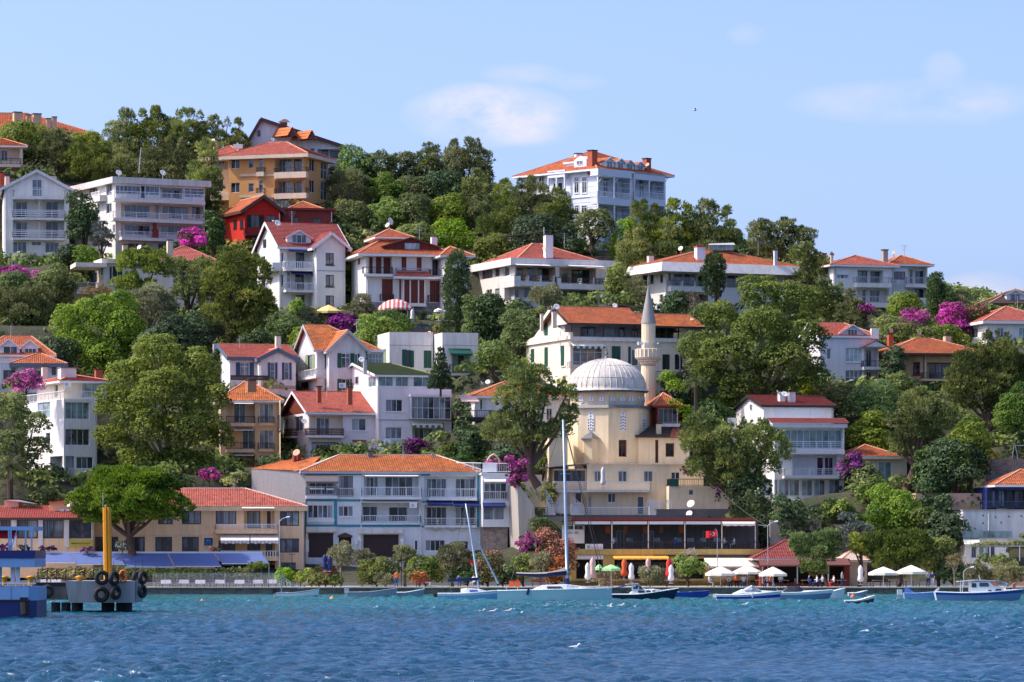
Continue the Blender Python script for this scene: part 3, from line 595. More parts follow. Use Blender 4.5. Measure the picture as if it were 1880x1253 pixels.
# -- red wooden house
h=House('red_wooden_house','bright red wooden house with black shutters and an orange gable roof',470,460,517)
b=B(h,449,517,24,515,470,388,pxs=411,mat='red');b.roof(pyr=364,ov=.7,axis='v',mat='roof_orange',fas='pbrown',fh=.35);Fc=b.F
Fc.win(461,395,477,418,2,fr='pdark',g='gd',sh='black');Fc.win(489,396,507,409,2,fr='pdark',g='gd');Fc.balc(452,484,419,431,433,1.0,'bars','pdark','pdark');Fc.win(462,436,500,456,3,fr='pdark',g='gd')
for x0,x1 in((429,435),(441,447)):b.L.shut(x0,404,x1,422,'black')
n_=int((b.z1-b.z0)/.35)
for q in(b.F,b.L):
    mb=MB()
    for k in range(n_):mb.box(q.at(.02,b.z0+k*.35,.003),q.d*((q.u1-q.u0)-.04),q.n*.02,Z*.05)
b2=B(h,517,521,10,611,470,386,D=9,mat='redbrown');b2.flat(.4,.3,'redbrown');b2.roof(rise=1.3,ov=-1,h0=4,h1=4,mat='roof_orange',ze=b2.z1+.32,u0=0,u1=7)
b2.F.win(534,399,549,410,2,fr='pdark',g='gd');b2.F.win(575,401,590,412,2,fr='pdark',g='gd');h.finish()
# -- big white house, crimson roof
h=House('tall_white_house','tall white house with crimson roof, arched dormer and navy awnings',560,582,500)
b=B(h,513,500,21,634,588,454,pxs=472,mat='whiteclean');b.roof(pyr=410,ov=.8,mat='roof_crimson',fas='pwhite',fh=.3,cap='roof_crimson');Fc,L=b.F,b.L
c2=Box(h,581,499.2,21,634,588,456,D=4,mat='whiteclean');c2.roof(pyr=431,ov=.75,axis='v',mat='roof_crimson',fas='pwhite',fh=.3,v1=7.0,cap='roof_crimson')
for y0,y1 in((465,487),(505,527),(543,563)):c2.F.win(598,y0,613,y1,2,fr='pdark',g='gc',sill=1,fw=.09)
c2.F.slab(581.5,497,634,498.5,.05,'grey','string_course')
g=Fc.loggia(527,459,579,494,.9);g.win(543,464,559,494,2,fr='navy',g='gd gb');g.shut(571,464,576,493,'navy')
g=Fc.loggia(534,498,579,533,.9);g.win(542,504,558,533,2,fr='navy',g='gd gb');g.shut(571,504,576,533,'navy')
g=Fc.loggia(536,540,579,570,.9);g.win(543,542,559,570,2,fr='navy',g='gc gb');g.shut(571,543,576,569,'navy')
Fc.balc(524,581,481,494,498,1.3,'balus');Fc.balc(525,581,520,533,537,1.3,'bars');Fc.rail(537,580,563,573,1.0,'bars')
Fc.awn(530,576,453,461,1.1,'navy',.15);Fc.awn(535,580,496,503,1.1,'navy',.15);Fc.win(526,498,533,530,1,3,g='gc',proud=True)
for y0,y1 in((465,488),(505,527)):Fc.win(515,y0,520,y1,1,fr='navy',g='gb')
L.win(484,440,489,455,1,fr='pdark',g='gd',proud=True);L.win(481,471,487,490,1,fr='navy',g='gb');L.win(480,510,487,527,1,fr='navy',g='gb');L.balc(473,500,485,497,500,1.2,'solid','whiteclean','whiteclean');L.slab(472,497,512,498.5,.05,'grey','string_course')
b.dormer(527,423,571,447,.15,3.4,'whiteclean','roof_crimson',g='gb gd',n=3,pitch=.55);h.chim(502,402,513,416,505,'white');h.dish(510,411,6,502,az=.4);h.finish()
# -- maroon shutter villa
h=House('maroon_shutter_villa','white villa with maroon roller shutters, dark stone base and layered orange roofs',750,590,494)
b=B(h,672,494,14,822,597,467,pxs=645,mat='whiteclean');b.roof(pyr=436,ov=1.3,h0=3.6,h1=4.5,mat='roof_orange',fas='pwhite',fh=.3);Fc,L=b.F,b.L
g=Fc.loggia(673,470,720,506,1.1);g.shut(678,470,684,505,'maroon');g.shut(690,470,700,505,'maroon');g.shut(704,470,719,505,'maroon')
Fc.shut(737,472,746,498,'maroon');Fc.shut(765,472,774,499,'maroon');g=Fc.loggia(793,473,821,507,1.1);g.win(794,474,807,506,2,fr='maroon',g='gb gd');g.shut(811,474,820,506,'maroon')
Fc.balc(668,721,491,503,508,1.0,'bars',None,'pdark');Fc.balc(791,824,496,508,513,1.0,'bars',None,'pdark');Fc.rail(729,788,493,500,.9,'bars','pgrey')
L.shut(658,474,661,486,'maroon')
Fc.shut(701,513,721,553,'maroon',n=2);Fc.shut(789,516,810,555,'maroon',n=2);Fc.shut(733,513,736,550,'maroon');Fc.rail(699,723,541,553,.5,'bars','pdark');Fc.rail(787,812,543,556,.5,'bars','pdark')
u0,u1,z0,z1=Fc.rect(740,511,781,558,1.0);bb=h.part('bay_window','whiteclean',lambda m:(m.box(Fc.at(u0-.1,z0-.35,.004),Fc.d*(u1-u0+.2),Fc.n*1.1,Z*.4),m.box(Fc.at(u0-.1,z1-.2,.004),Fc.d*(u1-u0+.2),Fc.n*1.1,Z*.25),m.box(Fc.at(u0+.05,z0,.004),Fc.d*(u1-u0-.1),Fc.n*.9,Z*(z1-z0-.2)),[m.box(Fc.at(u0+(u1-u0-.15)*k,z0,.85),Fc.d*.15,Fc.n*.2,Z*(z1-z0))for k in(0,.31,.70,1)]))
G2=Face(h,Fc.o+Fc.n*.92,Fc.d,0,1,0,1,'white',skip=True)
for q0,q1 in((.04,.30),(.34,.69),(.73,.98)):G2.shutter(u0+(u1-u0)*q0,u0+(u1-u0)*q1,z0+.1,z1-.25,'maroon')
mb=MB();uu0,uu1,zz0,zz1=Fc.rect(724,500,798,508,1.6);courses(mb,Fc.at(uu0,zz0,1.6),Fc.at(uu1,zz0,1.6),Fc.at(uu1-.9,zz1+.35,.02),Fc.at(uu0+.9,zz1+.35,.02));po=mb.build('pent_roof','roof_red',h.o,uv=True)
h.part('fascia','pwhite',lambda m:m.box(Fc.at(uu0,zz0-.3,.01),Fc.d*(uu1-uu0),Fc.n*1.6,Z*.28),par=po)
Fc.slab(672,556,822,596,.06,'stonegrey','stone_base');L.slab(656,553,672,596,.06,'stonegrey','stone_base')
for x0,x1 in((728,748),(799,812)):Fc.slab(x0,566,x1,590,.10,'black','arch_shade')  # black slabs stand for the shade inside the arches
b.dormer(703,436,806,463,.3,5,'roof_maroon','roof_orange',fr='pbrown',g='gl',n=1,wx=(742,446,771,459),pitch=.42)
b2=Box(h,697,498,14,748,470,436,D=5.5,mat='pinkwhite',found=0);b2.roof(pyr=421,ov=.8,h0=3,h1=3,mat='roof_orange');h.dish(716,407,7,498,az=.9,el=.2);h.dish(712,414,5,497,az=-.8)
b3=Box(h,818,493,14,858,597,470,D=7,mat='whiteclean');b3.roof(pyr=453,ov=.9,h0=2.4,h1=2.4,mat='roof_orange',fas='pwhite');h.chim(793,433,805,453,500,'pinkwhite');h.finish()
# -- grey white modern house
h=House('modern_house','grey white modern house with broad parapet bands, red hipped roof and tall pink chimney',985,575,497)
b=B(h,945,497,22,1114,578,488,pxs=858,mat='offwhite');Fc,L=b.F,b.L
b.roof(pyr=448,ov=-.2,h0=6,h1=6,mat='roof_red',ze=b.z1+.75,fas='offwhite');b.parapet(.95,.5,'offwhite',ov=.9)
g=Fc.loggia(947,490,1020,517,2.2,'beige');g.win(949,492,961,516,1,g='gb');g.win(968,492,980,516,1,g='gb');g.win(988,493,1014,516,2,fr='pbrown',g='gd')
g=Fc.loggia(1027,492,1094,521,2.2,'beige');g.win(1031,497,1044,520,1,g='gb');g.win(1049,496,1090,520,3,fr='pdark',g='gd gd gb')
Fc.balc(945,1020,506,517.5,526,1.1,'slats','offwhite','pbrown');Fc.balc(1026,1120,511,522,532,1.2,'slats','offwhite','pdark');
for x in(969,992,1016):Fc.slab(x,506,x+2.4,518,1.12,'offwhite','parapet_post')
for x in(1024,1066,1089,1112):Fc.slab(x,511,x+(6 if x in(1024,1112)else 2.4),522,1.22,'offwhite','parapet_post')
Fc.awn(950,1012,484,488,1.9,'awn_white');Fc.awn(1047,1110,486.5,490,1.9,'awn_white')
g=Fc.loggia(935,528,1018,552,1.6);g.win(941,530,953,548,1,g='gb');g.win(962,530,1010,551,3,g='gb');g=Fc.loggia(1026,533,1094,560,1.6);g.win(1046,533,1080,559,2,g='gt');g.win(1030,534,1042,559,1,g='gt')
Fc.balc(945,1020,548,558,566,1.0,'slats');Fc.balc(1042,1118,551,562,571,1.0,'slats',None,'pgrey')
L.win(885,493,904,512,2,fr='brickred',g='gb');L.win(909,491,917,508,1,fr='brickred',g='gb');L.win(859,497,870,516,2,fr='brickred',g='gd');L.win(893,532,903,541,2);L.win(909,530,917,546,1);L.win(925,490,935,507,1,g='gb');L.win(926,529,934,546,1,g='gt');L.balc(921,944,509,518,528,.9,'solid','offwhite','offwhite')
h.chim(1002,430,1019,463,500,'pinkwhite');h.dish(1000,455,5,498,'disho',az=-1.0);h.part('flue_pipe','pgrey',lambda m:m.tube([P(999,450,501),P(999,418,501)],.08,6));h.finish()
# -- wide house with white fascia
h=House('wide_eaved_house','broad house with deep white sloping fascia, orange roof and glass roof lantern',1260,578,498)
b=B(h,1222,498,24,1440,590,497,pxs=1188,mat='whiteclean');Fc,L=b.F,b.L
def band(m):
    W,D=b.W,b.D;o1,o2,za,zb=3.0,2.3,b.z1-.3,b.z1+.95
    q=lambda o,z:[b.at(-o*.7,-o,z),b.at(W+o,-o,z),b.at(W+o,D+o,z),b.at(-o*.7,D+o,z)]
    m.loft([q(o1,za),q(o2,zb)])
h.part('fascia','offwhite',band);b.roof(pyr=461,ov=1.7,h0=6.5,h1=7.5,mat='roof_orange',ze=b.z1+.97,fas='offwhite',fh=.01)
g=Fc.loggia(1234,500,1300,526,1.5);g.win(1238,501,1254,525,1,g='gc');g.win(1256,501,1278,525,2,g='gd gc');g.win(1282,501,1298,525,2,fr='pbrown',g='gd');Fc.balc(1232,1300,516,526,536,.9,'rails',None,'bluegrey')
for x in(1252,1275):Fc.slab(x,516,x+2,527,.92,'whiteclean','parapet_post')
Fc.win(1227,502,1232,515,1,fr='pdark',g='gd');g=Fc.loggia(1250,540,1300,566,1.5,'tan');g.win(1256,541,1290,566,3,g='gd gc');Fc.balc(1250,1300,553,560,565,.8,'rails',None,'pgrey');g=Fc.loggia(1330,505,1430,530,1.5);g.win(1335,506,1425,530,6,g='gd gb');Fc.win(1228,538,1233,552,1)
L.win(1194,505,1200,522,1,fr='pdark',g='gd');L.win(1212,505,1217,520,1,fr='pdark',g='gd');L.win(1211,541,1217,556,1);h.aircon(1211,563,496.5)
h.chim(1191,468,1203,485,502,'white');h.chim(1280,452,1299,477,499,'lilac','brickred',6);h.chim(1422,458,1429,482,502,'lilac')
zr=b.zr;h.part('roof_lantern','gt',lambda m:m.box(P(1302,460,504),(3.2,0,0),(0,2.5,0),(0,0,.75)));lo=h.part('lantern_roof','pgrey',lambda m:(m.loft([[P(1300,450,503.6),P(1350,450,503.6),P(1350,450,507),P(1300,450,507)],[P(1303,447.5,505),P(1347,446,505),P(1347,446,506),P(1303,447.5,506)]]),[m.bar(P(x,460,503.9),P(x,450,503.9),.06)for x in range(1302,1350,8)]))
h.dish(1250,457,5,502);h.finish()
# -- hilltop mansion
h=House('wooden_mansion','pale blue and white wooden mansion on the hilltop with verandas and two brick chimneys',1096,462,522)
b=B(h,1096,522,44,1222,470,311,pxs=957,mat='wood_white');Fc,L=b.F,b.L
b.roof(pyr=280,ov=.9,h0=6,h1=6,mat='roof_orange',fas='pwhite',fh=.25)
for q in(Fc,L):
    mb=MB();n_=int((q.z1-q.z0)/.55)
mbs=MB()
for q,ulen in((L,b.D),(Fc,b.W)):
    for k in range(14):mbs.box(q.at(.02,q.z1-10+k*.7,.004),q.d*(ulen-.04),q.n*.025,Z*.06)
mbs.build('weatherboard_edges','wood_white',h.o)
for x0,x1 in((1055,1063),(1069,1078),(990,1000),(977,985)):L.win(x0,325,x1,355,2,2,g='gd',half=True,sill=1,proud=True)
for x0,x1 in((1056,1063),(1068,1078)):L.win(x0,377,x1,392,2,2,g='gd',half=True,proud=True)
u0,u1,z0,z1=L.rect(1005,313,1037,366,.8);h.part('oriel','wood_white',lambda m:(m.box(L.at(u0,z0,.01),L.d*(u1-u0),L.n*.8,Z*1.0),m.box(L.at(u0,z1-1.0,.01),L.d*(u1-u0),L.n*.8,Z*1.0),[m.box(L.at(u0+(u1-u0-.2)*k,z0+1,.6),L.d*.2,L.n*.2,Z*(z1-z0-2))for k in(0,.5,1)],m.box(L.at(u0-.3,z0-.25,.01),L.d*(u1-u0+.6),L.n*1.1,Z*.22)))
L.win(1016,336,1034,358,2,g='gd',proud=True);L.slab(958,364,1095,367,.12,'pwhite','cornice');L.slab(958,318,1095,321,.1,'pwhite','cornice')
for q0,q1 in((1098,1160),(1164,1222)):
    v=1 if q0<1110 else 0
    for yt,yf in((325,366),(377,412)):
        g=Fc.loggia(q0+1,yt,q1-1,yf,1.6,'wood_white');n_=3
        for k in range(n_):x=q0+10+k*(q1-q0-10)/n_;g.win(x,yt+3,x+8,yf-4,2,2,g='gd gc',half=True)
    out=1.5 if v else .9
    Fc.slab(q0,365,q1,377,out,'wood_white','veranda_floor');Fc.slab(q0,312+(q0-1096)*.1,q1,325+(q0-1096)*.1,out,'wood_white','veranda_head');Fc.rail(q0,q1,354,365,out,'bars','pwhite')
    for x in(q0,(q0+q1)/2-1,q1-2):
        uu0,uu1,za,zb=Fc.rect(x,325,x+2,410,out);h.part('veranda_post','pwhite',lambda m:(m.box(Fc.at(uu0,za,out-.2),Fc.d*.18,Fc.n*.18,Z*(zb-za)),m.bar(Fc.at(uu0+.09,zb-.9,out-.1),Fc.at(uu0+.8,zb-.1,out-.1),.08)))
L.win(1049,424,1060,450,2,g='gd');L.win(1064,424,1076,455,2,fr='pbrown',g='gd');Fc.win(1110,428,1120,452,2,g='gb')
h.chim(1087,275,1103,310,522.5,'brickred','black',yaw=.75);h.chim(1187,290,1201,320,529,'brickred','black',yaw=.75);h.dish(1189,303,4,526,'disho')
for k,(x,y)in enumerate(((1118,295),(1138,297),(1155,300),(1174,303))):b.dormer(x-8,y-6,x+9,y+14,.25,2.2,'pwhite','roof_orange',g='gb',n=2,pitch=.6)
def ld(m):
    pass
q=Box(h,1058,526,44,1067,318,297,D=2,pxs=None,mat='pwhite',found=0,W=2.2);q.roof(rise=.7,ov=.3,axis='v',mat='roof_orange');
o_=P(1054,0,524.5);F2=Face(h,Vector((P(1054,0,525.5).x,525.5,0)),Vector((math.sin(math.radians(44)),-math.cos(math.radians(44)),0)),0,1,0,1,'pwhite',skip=True)
h.part('dormer','pwhite',lambda m:m.loft([[F2.at(u,z)for u,z in((0,Zp(308,525)),(2.4,Zp(308,525)),(2.4,Zp(294,525)),(1.2,Zp(287,525)),(0,Zp(294,525)))],[F2.at(u,z,-2.5)for u,z in((0,Zp(308,525)),(2.4,Zp(308,525)),(2.4,Zp(294,525)),(1.2,Zp(287,525)),(0,Zp(294,525)))]]));F2.win(1059,295,1070,303,2,g='gb',proud=True)
h.chim(1058,281,1072,290,530,'offwhite');h.finish()
# -- white houses right
h=House('twin_roof_house','white two winged house with pale shutters, red roofs and corner balconies on the right skyline',1590,575,502)
b=B(h,1530,500,16,1638,580,487,pxs=1503,mat='white');b.roof(pyr=470,ov=.8,h0=4,h1=4,mat='roof_red');Fc=b.F
Fc.win(1536,497,1558,512,3,g='gc gd gc');Fc.shut(1536,492,1559,505,'pwhite');Fc.win(1538,531,1560,545,2,g='gb')
g=Fc.loggia(1574,496,1622,520,1.3);g.win(1576,498,1592,520,2,fr='pdark',g='gc gb');g.win(1598,499,1618,520,2,fr='pdark',g='gd gb');Fc.balc(1573,1637,509,520,528,1.2,'bars',None,'pgrey')
g=Fc.loggia(1574,531,1632,556,1.3);g.win(1583,532,1590,555,1,g='gd');g.win(1597,533,1615,556,3,g='gd gb');Fc.balc(1573,1637,545,556,565,1.2,'bars',None,'pgrey')
b2=B(h,1636,505,14,1703,575,486,D=8,mat='white');b2.roof(pyr=469,ov=.7,h0=3.5,h1=3,mat='roof_orange');Fc=b2.F
Fc.win(1641,499,1662,514,3,fr='brickred',g='gb');Fc.shut(1641,494,1662,499,'pwhite');g=Fc.loggia(1667,490,1701,522,1.2);g.win(1670,495,1676,521,1,g='gb');g.win(1680,497,1696,521,2,g='gb');Fc.balc(1665,1704,510,522,528,1.0,'bars',None,'pgrey')
g=Fc.loggia(1667,529,1701,552,1.2);g.win(1680,531,1696,552,2,fr='pdark',g='gd');Fc.balc(1665,1704,547,554,564,1.0,'solid',None,'white');h.aircon(1645,518,504);Fc.shut(1640,531,1660,548,'pwhite')
h.chim(1622,458,1633,482,505,'concrete');h.chim(1512,465,1519,473,506,'brickred');h.chim(1526,466,1531,486,501,'tan');h.dish(1505,468,5,505);h.dish(1527,467,5,503,'disho',az=.8);h.dish(1641,465,4,506,'disho');h.finish()
h=House('dark_roofed_house','house with dark brown roof and small white dormer at the right edge of the skyline',1860,575,512)
b=B(h,1825,512,10,1940,580,558,D=9,mat='greywhite');b.roof(pyr=531,ov=1.0,h0=6,h1=6,mat='roof_dark',fas='pbrown');b.dormer(1848,532,1880,554,.3,4,'greywhite','roof_dark',fr='pwhite',g='gb',n=2);b.F.win(1850,560,1870,574,2);h.finish()
h=House('white_villa','white villa with red hipped roof and grey green shutters at the right edge',1860,640,482)
b=B(h,1812,482,12,1930,645,590,pxs=1766,mat='whiteclean');b.roof(pyr=563,ov=.8,h0=5,h1=5,mat='roof_red',fas='pwhite',fh=.35)
b.L.win(1782,603,1795,632,2,g='gt',name='window',sh=None);b.L.rail(1781,1796,621,633,.3,'bars');b.F.win(1831,602,1843,631,2,g='gt');b.F.win(1871,602,1884,631,2,g='gt');b.F.rail(1835,1843,620,631,.3,'bars');b.F.win(1814,603,1818,631,1,g='gt');h.finish()
h=House('grey_house','pale grey house with arched roof dormer and dark balconies beside the big plane tree',1560,720,468)
b=B(h,1506,468,9,1613,726,617,D=11,mat='lilac');b.roof(pyr=594,ov=.3,mat='roof_red',h1=3,fas='pwhite');Fc=b.F
b.dormer(1541,596,1590,622,.2,4,'lilac','roof_red',fr='pwhite',g='gb gd gb',n=3,pitch=.7,wx=(1556,605,1574,620));h.pbox('parapet_block','white',1600,603,1614,622,468.6,2)
Fc.win(1552,639,1584,665,4,2,g='gl',sill=1);Fc.win(1552,680,1584,706,4,2,g='gb',sill=1);Fc.win(1505,686,1525,704,3,fr='pwhite',g='gd gb');Fc.win(1518,640,1526,660,1,g='gt')
for yt,yf in((640,674),(681,714)):g=Fc.loggia(1587,yt,1612,yf,1.1);g.win(1590,yt+2,1600,yf,2,fr='pwhite',g='gd');Fc.balc(1586,1627,yf-11,yf,yf+5,1.3,'bars',None,'black')
mb=MB();q0,q1,z0,z1=Fc.rect(1585,625,1632,637,1.4);um=(q0+q1)/2
courses(mb,Fc.at(q0,z0,1.5),Fc.at(q0,z0,0),Fc.at(um,z1,0),Fc.at(um,z1,1.5));courses(mb,Fc.at(q1,z0,0),Fc.at(q1,z0,1.5),Fc.at(um,z1,1.5),Fc.at(um,z1,0));o_=mb.build('porch_roof','roof_red',h.o,uv=True);h.part('porch_gable','lilac',lambda m:m.loft([[Fc.at(q0+.2,z0,1.4),Fc.at(um,z1-.1,1.4),Fc.at(q1-.2,z0,1.4)],[Fc.at(q0+.2,z0,.01),Fc.at(um,z1-.1,.01),Fc.at(q1-.2,z0,.01)]]),par=o_);h.finish()
h=House('adobe_house','earth coloured house with broad orange roof, arches and maroon window frames',1700,722,472)
b=B(h,1694,470,-16,1632,735,650,D=9,mat='adobe');b2=B(h,1696,470.3,10,1800,735,650,D=9,mat='adobe')
b2.roof(pyr=622,ov=1.3,h0=4.5,h1=5,mat='roof_orange',u0=-4.2,fas='pbrown',fh=.2)
b.F.win(1676,665,1689,689,2,fr='maroon',g='gb gd',sill=1,fw=.12);b.F.door(1640,660,1654,700,'black');g=b2.F.loggia(1702,666,1770,697,1.4);g.win(1706,667,1752,696,4,fr='maroon',g='gd gb');b2.F.balc(1694,1770,685,696,700,1.2,'bars','tan','pdark');g=b2.F.loggia(1714,706,1757,730,1.4);g.win(1720,709,1750,730,2,g='gd');b2.F.win(1778,668,1790,690,1,fr='maroon',g='gd')
h.chim(1632,612,1643,632,474,'brickred');h.chim(1736,615,1750,628,474,'tan');h.dish(1635,607,6,474,'disho',az=.9);h.dish(1687,612,6,474,'disho',az=.9);h.finish()
# -- half hidden house under the flat roofed block
h=House('cream_flat','cream modernist house half hidden by pines with red roof and cantilevered balcony',250,600,503)
b=B(h,192,502,18,395,600,484,pxs=175,mat='cream');b.flat(.5,.6,'cream');b.roof(pyr=452,ov=.5,h0=7,h1=5,mat='roof_pink',ze=b.z1+.62,u0=6)
b.F.win(185,491,190,506,1,fr='pwhite');b.F.win(200,489,206,515,1,fr='pwhite',g='gd',proud=True);b.F.win(206,489,226,515,2,g='gd');b.F.win(198,530,202,545,1);b.F.win(212,530,226,546,2,g='gd')
g=b.F.loggia(326,572,392,596,1.2,'dark_shade_conc');g.win(330,573,388,594,5,fr='pdark',g='gd');b.F.balc(324,392,590,600,606,1.0,'bars','tan','pdark')  # dark recess walls put the shade of this lower part into the colour
b2=Box(h,142,500,14,192,542,490,D=5,mat='cream',found=-3.6);b2.flat(.25,.55,'cream');b2.F.balc(142,181,519,528,540,1.2,'rails','cream','pgrey');b2.F.win(172,501,178,518,1,fr='pdark',g='gd')
h.chim(226,448,236,468,503,'tan');h.chim(308,440,320,466,503,'beige');h.dish(256,455,5,503);h.finish()
# ------------------------------------------------------------------ middle rows
h=House('lilac_house','lilac house with steep orange roof, two white dormers and arched windows at the left edge',60,720,462)
b=B(h,-40,464,6,96,722,652,D=9,mat='lilac');b.roof(pyr=618,ov=.5,h0=3,h1=2.6,mat='roof_orange',fas='pwhite')
b.dormer(-4,622,36,658,-.1,4,'pwhite','roof_orange',g='gd gb',n=2,pitch=.8,wx=(6,636,32,657));b.dormer(40,624,70,652,.2,4,'pwhite','roof_orange',g='gb',n=3,pitch=.8,wx=(45,640,67,651))
b2=Box(h,30,459,6,112,722,668,D=5,mat='lilac');b2.roof(pyr=650,ov=.8,h0=2.4,h1=2.4,mat='roof_orange',fas='bluegrey',fh=.45)
b2.F.win(54,681,75,701,3,fr='pbrown',g='gd');b2.F.win(94,674,104,690,1,fr='pwhite');b.F.win(6,680,28,702,3,fr='pbrown',g='gd gb');b.F.rail(36,80,697,706,1.0,'balus');h.chim(78,672,90,694,456,'cream');h.finish()
h=House('tall_grey_block','narrow off white block with roof terrace left of the big plane tree',130,900,441)
b=B(h,117,440,24,178,905,733,pxs=45,mat='offwhite');Fc,L=b.F,b.L
Fc.win(120,739,165,770,4,fr='pwhite',g='gt',dep=.3);Fc.win(120,788,165,818,4,g='gd',dep=.3);Fc.win(140,839,171,861,3,g='gd gb',sill=1);L.win(69,739,92,768,3,2,g='gl');L.win(84,795,92,815,1,g='gd');g=Fc.loggia(120,838,136,878,1.2,'grey');g.win(126,840,132,876,1,fr='pwhite',g='gb');Fc.rail(119,136,861,876,.3,'bars');g=L.loggia(92,838,115,876,1.2,'grey');L.rail(92,116,861,876,.2,'bars');Fc.awn(137,172,880,884,1,'awn_white');Fc.win(140,886,170,902,2,g='gd')
mb=MB();railing(mb,[b.at(.1,b.D-.2,b.z1),b.at(.1,.1,b.z1),b.at(b.W-.1,.1,b.z1)],.95,'bars');mb.build('railing','pwhite',h.o)
b2=Box(h,119,444,24,195,735,700,pxs=68,mat='cream',found=0);b2.roof(pyr=688,ov=.9,h0=3,h1=3,mat='roof_red',fas='pwhite');b2.F.win(150,704,188,731,2,fr='pwhite',g='gl');b2.L.win(100,706,106,730,1,g='gd')
h.aircon(124,706,442.5);h.chim(112,674,146,692,446,'white','lead');h.chim(176,677,191,690,448,'brickred');h.finish()
h=House('beige_apartments','beige apartments with dark balconies and old orange roof right of the plane tree',470,862,448)
b=B(h,405,448,6,512,866,736,D=9,mat='tan');b.roof(pyr=698,ov=.6,h0=3.5,h1=3.6,mat='roof_old',fas='offwhite');Fc=b.F
for yt,yf,nx in((741,777,429),(790,825,445),(836,861,424)):
    g=Fc.loggia(417,yt-1,468,yf,1.0);g.win(nx,yt,nx+22,yf,2,g='gd gb');
    Fc.win(476,yt,502,yf if yf<850 else 852,3,g='gc gb gc' if yf<850 else 'gd')
    if yf<850:Fc.balc(416,468,yf-12,yf,yf+6,1.0,'bars','tan','black');Fc.rail(475,503,yf-11,yf,.25,'bars','black');Fc.slab(475,yf,503,yf+5,.25,'tan','balcony_slab')
    Fc.awn(430,466,yt-3,yt+1,.9,'awn_white')
b.R.win(515,760,517,790,1);h.chim(455,697,474,708,446,'copper');h.finish()
h=House('blue_shutter_house','white low house with slate blue shutters and dark trimmed red gables',480,712,460)
b=B(h,422,460,16,543,715,656,pxs=388,mat='white');b.roof(pyr=633,ov=.4,mat='roof_red',fas='bluegrey',fh=.4);c2=Box(h,476,459.3,16,543,715,659,D=3,mat='white');c2.roof(pyr=642,ov=.35,axis='v',mat='roof_red',fas='bluegrey',fh=.4,v1=6)
b.F.win(441,666,458,692,2,2,g='gc',sh='shutblue',half=True);c2.F.win(496,666,505,697,1,2,g='gc',sh='shutblue');c2.F.win(522,666,531,698,1,2,g='gc',sh='shutblue');c2.F.rail(424,493,690,699,1.2,'wood','pdark',(0,0));h.chim(507,615,518,645,462,'cream');h.chim(392,629,399,637,466,'offwhite');c2.F.slab(476,708,543,714,.05,'concrete','plinth');h.finish()
h=House('green_shutter_house','weathered white wooden house with green shutters and bright orange tiled cross gables',620,718,459)
b=B(h,582,459,18,694,722,643,pxs=545,mat='oldwood');b.roof(pyr=598,ov=.5,h1=5,mat='roof_old',fas='pgrey',fh=.25);c2=Box(h,604,458,18,672,722,646,D=3,mat='oldwood');c2.roof(pyr=609,ov=.45,axis='v',mat='roof_old',fas='pgrey',fh=.25,v1=6)
Q=c2.F;Q.win(627,649,643,676,2,2,g='gd gc',sh='green',half=True);Q.win(651,650,657,670,1,g='gb',sh='green',shut='r');Q.win(627,696,643,718,2,g='gd',sh='green');b.F.shut(596,648,602,680,'green');b.F.shut(597,695,603,718,'green')
b.L.win(561,652,577,682,2,g='gc',sh=None);b.L.shut(561,652,566,681,'palegreen');b.L.shut(573,652,578,681,'palegreen');b.L.balc(546,580,680,692,697,1.2,'bars','oldwood','stained');b.L.win(552,702,566,718,1,fr='pbrown',g='gd')
b2=Box(h,668,460,18,704,700,647,D=4,mat='pgrey');b2.flat(.2,.3,'pwhite');b2.F.win(671,650,702,668,5,2,fr='pwhite',g='gc');h.finish()
h=House('flat_white_house','white flat topped house with dark green shutters, green awning and a terrace balcony',780,745,470)
b=B(h,715,470,14,795,748,616,pxs=686,mat='white');b.parapet(.4,.3,'white');Fc=b.F;Fc.win(743,643,755,674,1,fr='green',g='gd');Fc.shut(738,642,746,674,'green');Fc.shut(753,644,760,675,'green');Fc.shut(778,644,792,676,'green',n=2);b.L.shut(703,641,709,672,'palegreen');Fc.slab(715.5,634,795,635,.03,'grey','string_course')
b2=B(h,812,467,14,878,748,617,pxs=793,mat='white');b2.parapet(.4,.3,'white');Fc=b2.F;Fc.slab(812.5,634,878,635,.03,'grey','string_course')
g=Fc.loggia(829,646,864,686,1.0);g.win(831,648,862,685,3,fr='green',g='gt gd');Fc.balc(828,869,669,686,690,1.0,'bars',None,'bluegrey');Fc.awn(827,868,641,650,1.2,'green',.25);g=Fc.loggia(829,701,862,742,1.0);g.win(832,703,860,740,3,fr='green',g='gt gd');h.dish(788,613,5,472,'disho');h.part('roof_tiles','roof_red',lambda m:m.box(P(733,613,472),(4.6,0,0),(0,4,0),(0,0,.2)));h.finish()
h=House('green_roof_house','pinkish white house with moss green roof, glazed penthouse and big bay window',760,838,447)
b=B(h,693,447,17,829,842,714,pxs=612,mat='pinkwhite');b.parapet(.35,.3,'white');Fc,L=b.F,b.L
b2=Box(h,693.5,447.3,17,795,720,689,pxs=613,mat='pinkwhite',found=0);b2.roof(pyr=668,ov=.4,mat='roof_green',fas='pwhite',h1=2.2,cap='roof_green');
for x0,x1 in((695,722),(726,750),(759,793)):b2.F.win(x0,691,x1,711,2,g='gt')
b2.L.win(676,692,690,712,2,g='gt');b2.L.win(653,691,659,706,1,fr='pwhite',g='gd',proud=True);h.aircon(629,708,445)
Fc.win(708,734,739,756,3,g='gc gb gd',sill=1);Fc.slab(693.5,770.5,829,772.5,.06,'pgrey','string_course')
